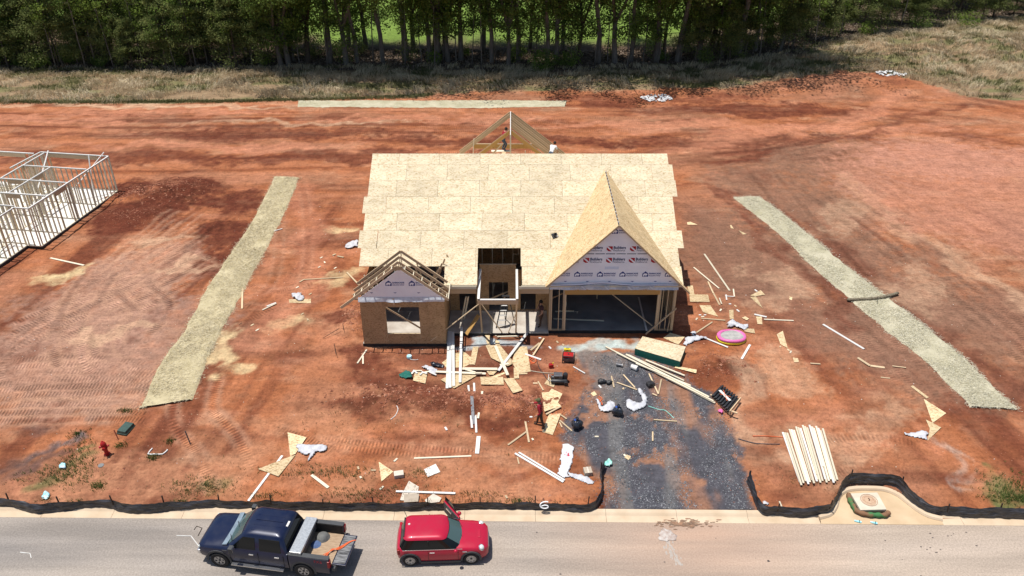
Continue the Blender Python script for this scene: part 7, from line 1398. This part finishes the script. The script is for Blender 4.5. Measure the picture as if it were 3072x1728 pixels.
# ------------------------------------------------------------------ street-side fixtures
hp = G(322, 1362); hy = thing('fire_hydrant', 'red fire hydrant standing in the weeds near the street', 'fire hydrant', hp)
for nm, mb in (('barrel', MB().lathe([(.16, 0), (.16, .05), (.11, .06), (.10, .40), (.14, .41), (.14, .46), (.11, .47), (.115, .66), (.15, .67), (.15, .71)], 18)), ('bonnet', MB().lathe([(.145, .71), (.13, .80), (.08, .88), (.04, .90), (.04, .95), (.001, .95)], 18)), ('side_nozzle', MB().lathe([(.001, -.25), (.06, -.25), (.065, -.2), (.05, -.1), (.05, .1), (.065, .2), (.06, .25), (.001, .25)], 12, 'x', (0, 0, .57))), ('front_nozzle', MB().lathe([(.001, -.24), (.085, -.24), (.085, -.19), (.07, -.1), (.07, 0)], 14, 'y', (0, 0, .55)))):
    o = mb.build(nm, M['hyd'], None, smooth=True, sharp=45); o.parent = hy
hy.rotation_euler = (.04, -.05, .3); hy.scale = (.88, .88, .88)
ub = thing('utility_pedestal', 'low green utility box sitting in the clay below the straw mat', 'utility box', G(379, 1290)); 
for nm, mb in (('base', BX(-.27, .27, -.37, .37, -.05, .06)), ('cover', MB().hexa([(-.25, -.35, .06), (.25, -.35, .06), (.25, .35, .06), (-.25, .35, .06), (-.22, -.33, .20), (.22, -.33, .20), (.22, .33, .22), (-.22, .33, .22)]))):
    o = mb.build(nm, M['green'], None, bevel=.012); o.parent = ub
ub.rotation_euler = (0, 0, -.25)
p = G(355, 1318); tag(beam('survey_stake', p, p + Vector((-.1, .05, .55)), .04, .03, pm('orange_stake', (.45, .12, .07), (.35, .1, .06))), 'short orange marker stake beside the green utility box', 'stake'); p = G(572, 1334); tag(beam('survey_stake', p, p + Vector((-.14, .1, .75)), .05, .035, M['galv']), 'grey post leaning in the clay near the small weeds', 'stake')
tag(MB().tube(smooth([G(457, 1345, .04), G(444, 1362, .04), G(466, 1362, .04), G(488, 1362, .04), G(503, 1349, .05)], 2), .035, 6).build('bent_pipe', M['white']), 'white plastic pipe bent in a shallow U on the clay', 'pipe')
tag(MB().lathe([(.001, .02), (.12, .02), (.14, .0)], 16, 'z', G(303, 1396, .005)).build('meter_lid', M['slab']), 'round pale meter lid flush in the clay near the hydrant', 'lid')
for a, b in (((1085, 985), (1102, 975)), ((968, 1015), (1018, 985)), ((1002, 1030), (1008, 1063)), ((1028, 970), (1031, 990)), ((716, 975), (726, 968))):
    p, q = G(*a, .05), G(*b, .25); tag(MB().tube([p, (p + q) / 2, q], .014, 5).build('rebar', M['steel']), 'thin rusty rebar stub poking from the clay beside the house corner', 'rebar', 'rebar stubs beside the house corner')
# step ladder in the porch
ld = thing('step_ladder', 'black and white step ladder standing open under the entry beam', 'ladder', (-.55, 38.9, 1.0))
for s in (-.22, .22):
    beam('rail', (-.55 + s * 1.1 - .1, 38.55, 1.0), (-.35 + s * .7, 39.0, 2.8), .03, .07, M['black'], ld); beam('rear_rail', (-.4 + s * 1.1 + .25, 39.5, 1.0), (-.33 + s * .7, 39.05, 2.75), .03, .05, M['black'], ld)
for k in range(6): f = (k + .6) / 6.4; beam('step', Vector((-.55 - .24 - .1, 38.55, 1)).lerp(Vector((-.35 - .16, 39.0, 2.8)), f), Vector((-.55 + .24 - .1, 38.55, 1)).lerp(Vector((-.35 + .16, 39.0, 2.8)), f), .09, .03, M['white'], ld)
beam('top_cap', (-.56, 39.02, 2.82), (-.14, 39.02, 2.82), .16, .05, M['black'], ld)
plank((1399, 1003), (1436, 945), .26, .04, 'lvl', 'wide orange plank leaning inside the porch', za=1.02, zb=2.0)
for a, b, za, zb, lb in (((1490, 1010), (1556, 1008), 1.03, 1.03, 'pale board lying along the porch slab edge'), ((1472, 1000), (1478, 945), 1.03, 1.1, 'grey board lying back into the porch shade'), ((1940, 992), (1916, 892), 1.05, 1.05, 'white tape measured strip on the garage floor, broken by shadow bands'), ((1665, 934), (1722, 934), 1.05, 1.05, 'upper of two boards lying on the garage floor'), ((1660, 956), (1812, 962), 1.05, 1.05, 'lower and longer board lying on the garage floor'), ((1385, 960), (1398, 890), 1.05, 2.9, 'left of two studs leaning in the porch opening'), ((1392, 958), (1405, 890), 1.05, 2.9, 'right of two studs leaning in the porch opening')):
    plank(a, b, .09, .04, 'white' if 'white' in lb else 'pale', lb, za=za, zb=zb)

# ------------------------------------------------------------------ people
def person(label, base, rz, J, mats, hair='hair', cap=None, scale=1.0):
    names = list(J); pos = {k: Vector(v[0]) for k, v in J.items()}; rad = {k: v[1] for k, v in J.items()}
    E = [('pelvis', 'waist'), ('waist', 'chest'), ('chest', 'neck'), ('neck', 'head0'), ('head0', 'head1'), ('head1', 'head2')]
    for s in 'lr': E += [('chest', 'sh' + s), ('sh' + s, 'el' + s), ('el' + s, 'wr' + s), ('wr' + s, 'ha' + s), ('pelvis', 'hip' + s), ('hip' + s, 'kn' + s), ('kn' + s, 'an' + s), ('an' + s, 'to' + s)]
    me = bpy.data.meshes.new('skel'); me.from_pydata([pos[k] for k in names], [(names.index(a), names.index(b)) for a, b in E], [])
    o = bpy.data.objects.new('skel', me); COL.objects.link(o); md = o.modifiers.new('s', 'SKIN'); md.use_smooth_shade = True
    for i, k in enumerate(names): r_ = rad[k]; me.skin_vertices[0].data[i].radius = r_ if isinstance(r_, tuple) else (r_, r_)
    me.skin_vertices[0].data[names.index('pelvis')].use_root = True
    sb = o.modifiers.new('u', 'SUBSURF'); sb.levels = 2; sb.render_levels = 2; bpy.context.view_layer.update()
    bm = bmesh.new(); tmp = bpy.data.meshes.new_from_object(o.evaluated_get(bpy.context.evaluated_depsgraph_get())); bm.from_mesh(tmp); bpy.data.objects.remove(o)
    fm = MB()
    for s in 'lr':                                                # five bent fingers on each hand
        h = pos['ha' + s]; d = (h - pos['wr' + s]).normalized(); u = d.orthogonal().normalized(); v = d.cross(u)
        for k, (off, L_) in enumerate(((-.03, .06), (-.01, .075), (.01, .07), (.028, .055))): b = h + u * off; fm.tube([b, b + d * L_ * .55 + v * .008, b + d * L_ * .9 + v * .03], [.010, .009, .007], 6)
        b = h - d * .03 - u * .035; fm.tube([b, b - u * .03 + d * .02, b - u * .035 + d * .05 + v * .01], [.012, .010, .008], 6)
    fme = fm.mesh('f', M['skin']); bm.from_mesh(fme)
    region = {'pelvis': 1, 'hipl': 1, 'hipr': 1, 'knl': 1, 'knr': 1, 'waist': 0, 'chest': 0, 'shl': 0, 'shr': 0, 'neck': 2, 'head0': 2, 'head1': 2, 'head2': 2, 'ell': 0 if mats[3] else 2, 'elr': 0 if mats[3] else 2, 'wrl': 2, 'wrr': 2, 'hal': 2, 'har': 2, 'anl': 1, 'anr': 1, 'tol': 3, 'tor': 3}
    for f in bm.faces:
        c = f.calc_center_median(); b = None; bd = 9
        for p, q in E:
            a_, b_ = pos[p], pos[q]; t = max(0, min(1, (c - a_).dot(b_ - a_) / max(1e-6, (b_ - a_).length_squared))); d = (c - a_.lerp(b_, t)).length
            if d < bd: bd = d; b = p if t < .55 else q
        f.material_index = region[b]; f.smooth = True
    me2 = bpy.data.meshes.new('person'); bm.to_mesh(me2); bm.free()
    for mt in (mats[0], mats[1], 'skin', 'boot'): me2.materials.append(M[mt])
    t = add('person', me2); t.location = base; t.rotation_euler = (0, 0, rz); t.scale = (scale,) * 3; tag(t, label, 'person')
    hc = pos['head1']; fw = Vector((1, 0, 0)); hm_ = MB()
    hm_.lathe([(.001, .115), (.06, .105), (.098, .06), (.108, .0), (.10, -.05)], 14, 'z', hc + Vector((-.018, 0, .012))); hq = hm_.build('cap' if cap else 'hair', M[cap or hair], None, smooth=True); hq.parent = t
    if cap: q_ = MB().prism([hc + Vector((.07, -.07, .03)), hc + Vector((.17, -.05, .01)), hc + Vector((.17, .05, .01)), hc + Vector((.07, .07, .03))], (0, 0, .012)).build('cap_peak', M[cap], None); q_.parent = t
    fc = MB(); fc.lathe([(.001, .02), (.012, .0), (.014, -.02)], 6, 'x', hc + Vector((.105, 0, -.02)))
    q_ = fc.build('nose', M['skin'], None); q_.parent = t
    for s in (-1, 1): q_ = MB().lathe([(.001, .006), (.012, .0), (.001, -.006)], 8, 'x', hc + Vector((.098, s * .035, .012))).build('eye', M['hair'], None); q_.parent = t
    q_ = MB().box(hc.x + .092, hc.x + .1, -.022 + hc.y, .022 + hc.y, hc.z - .062, hc.z - .054).build('mouth', M['shirtdark'], None); q_.parent = t
    return t
def pose(lean=.0, arms=((.05, -.30, 1.05, .10, -.32, .82), (.05, .30, 1.05, .10, .32, .82)), legs=((.0, -.11, .50, .0, -.12, .09), (.0, .11, .50, .0, .12, .09)), hipz=.92):
    dz = hipz - .92; L_ = lean
    J = {'pelvis': ((0, 0, hipz), (.15, .12)), 'waist': ((.02 + L_ * .3, 0, hipz + .16), (.14, .11)), 'chest': ((L_ * .75, 0, hipz + .42 - L_ * .15), (.17, .12)), 'neck': ((L_ * 1.05, 0, hipz + .58 - L_ * .3), .055), 'head0': ((L_ * 1.15 + .01, 0, hipz + .66 - L_ * .34), .075), 'head1': ((L_ * 1.25 + .02, 0, hipz + .74 - L_ * .38), (.095, .085)), 'head2': ((L_ * 1.3 + .01, 0, hipz + .81 - L_ * .4), .07)}
    for s, sg, a, l in (('r', -1, arms[0], legs[0]), ('l', 1, arms[1], legs[1])):
        J['sh' + s] = ((L_ * .85, sg * .19, hipz + .50 - L_ * .2), .075); J['el' + s] = (a[:3], .05); J['wr' + s] = (a[3:], .036); d = (Vector(a[3:]) - Vector(a[:3])).normalized() * .09; J['ha' + s] = (tuple(Vector(a[3:]) + d), (.04, .025))
        J['hip' + s] = ((0, sg * .10, hipz - .06), .10); J['kn' + s] = (l[:3], .07); J['an' + s] = (l[3:], .048); J['to' + s] = ((l[3] + .16, l[4], max(l[5] - .05, l[5] - .05)), .042)
    return J
person('man in a red shirt and olive cap standing on the strand board offcuts', G(1622, 1281), R(165), pose(.10, ((.30, -.28, 1.22, .52, -.24, 1.20), (-.02, .30, 1.08, .18, .32, .90)), ((.16, -.12, .52, .22, -.13, .09), (-.08, .12, .50, -.22, .13, .10))), ('shirtred', 'trouser', 0, 1), cap='cap')
person('person in dark clothes with long dark hair standing by the garage post', (1.66, 38.75, 1.0), R(200), pose(.03, ((.10, -.26, 1.10, .28, -.20, 1.0), (.06, .29, 1.08, .2, .26, .95)), ((.04, -.10, .5, -.02, -.10, .09), (.1, .11, .5, .12, .12, .09))), ('shirtdark', 'trouser', 0, 0), scale=.98)
person('worker in a red shirt crouched under the rear ridge board', (-.62, 52.3, 6.25), R(35), pose(.22, ((.42, -.22, 1.12, .52, -.10, 1.36), (.40, .24, 1.10, .50, .12, 1.34)), ((.22, -.12, .44, .02, -.12, .09), (.24, .12, .44, .04, .13, .09)), .82), ('shirtred', 'jeans', 0, 1), cap=None)
person('worker in a white shirt bending at the right end of the rear rafters', (2.62, 52.0, 5.3), R(60), pose(.45, ((.52, -.24, .92, .62, -.2, .70), (.52, .24, .92, .62, .22, .70)), ((.10, -.12, .48, .0, -.12, .09), (.12, .12, .48, .02, .13, .09)), .85), ('shirtwhite', 'jeans', 0, 0))
bm_ = bpy.data.objects
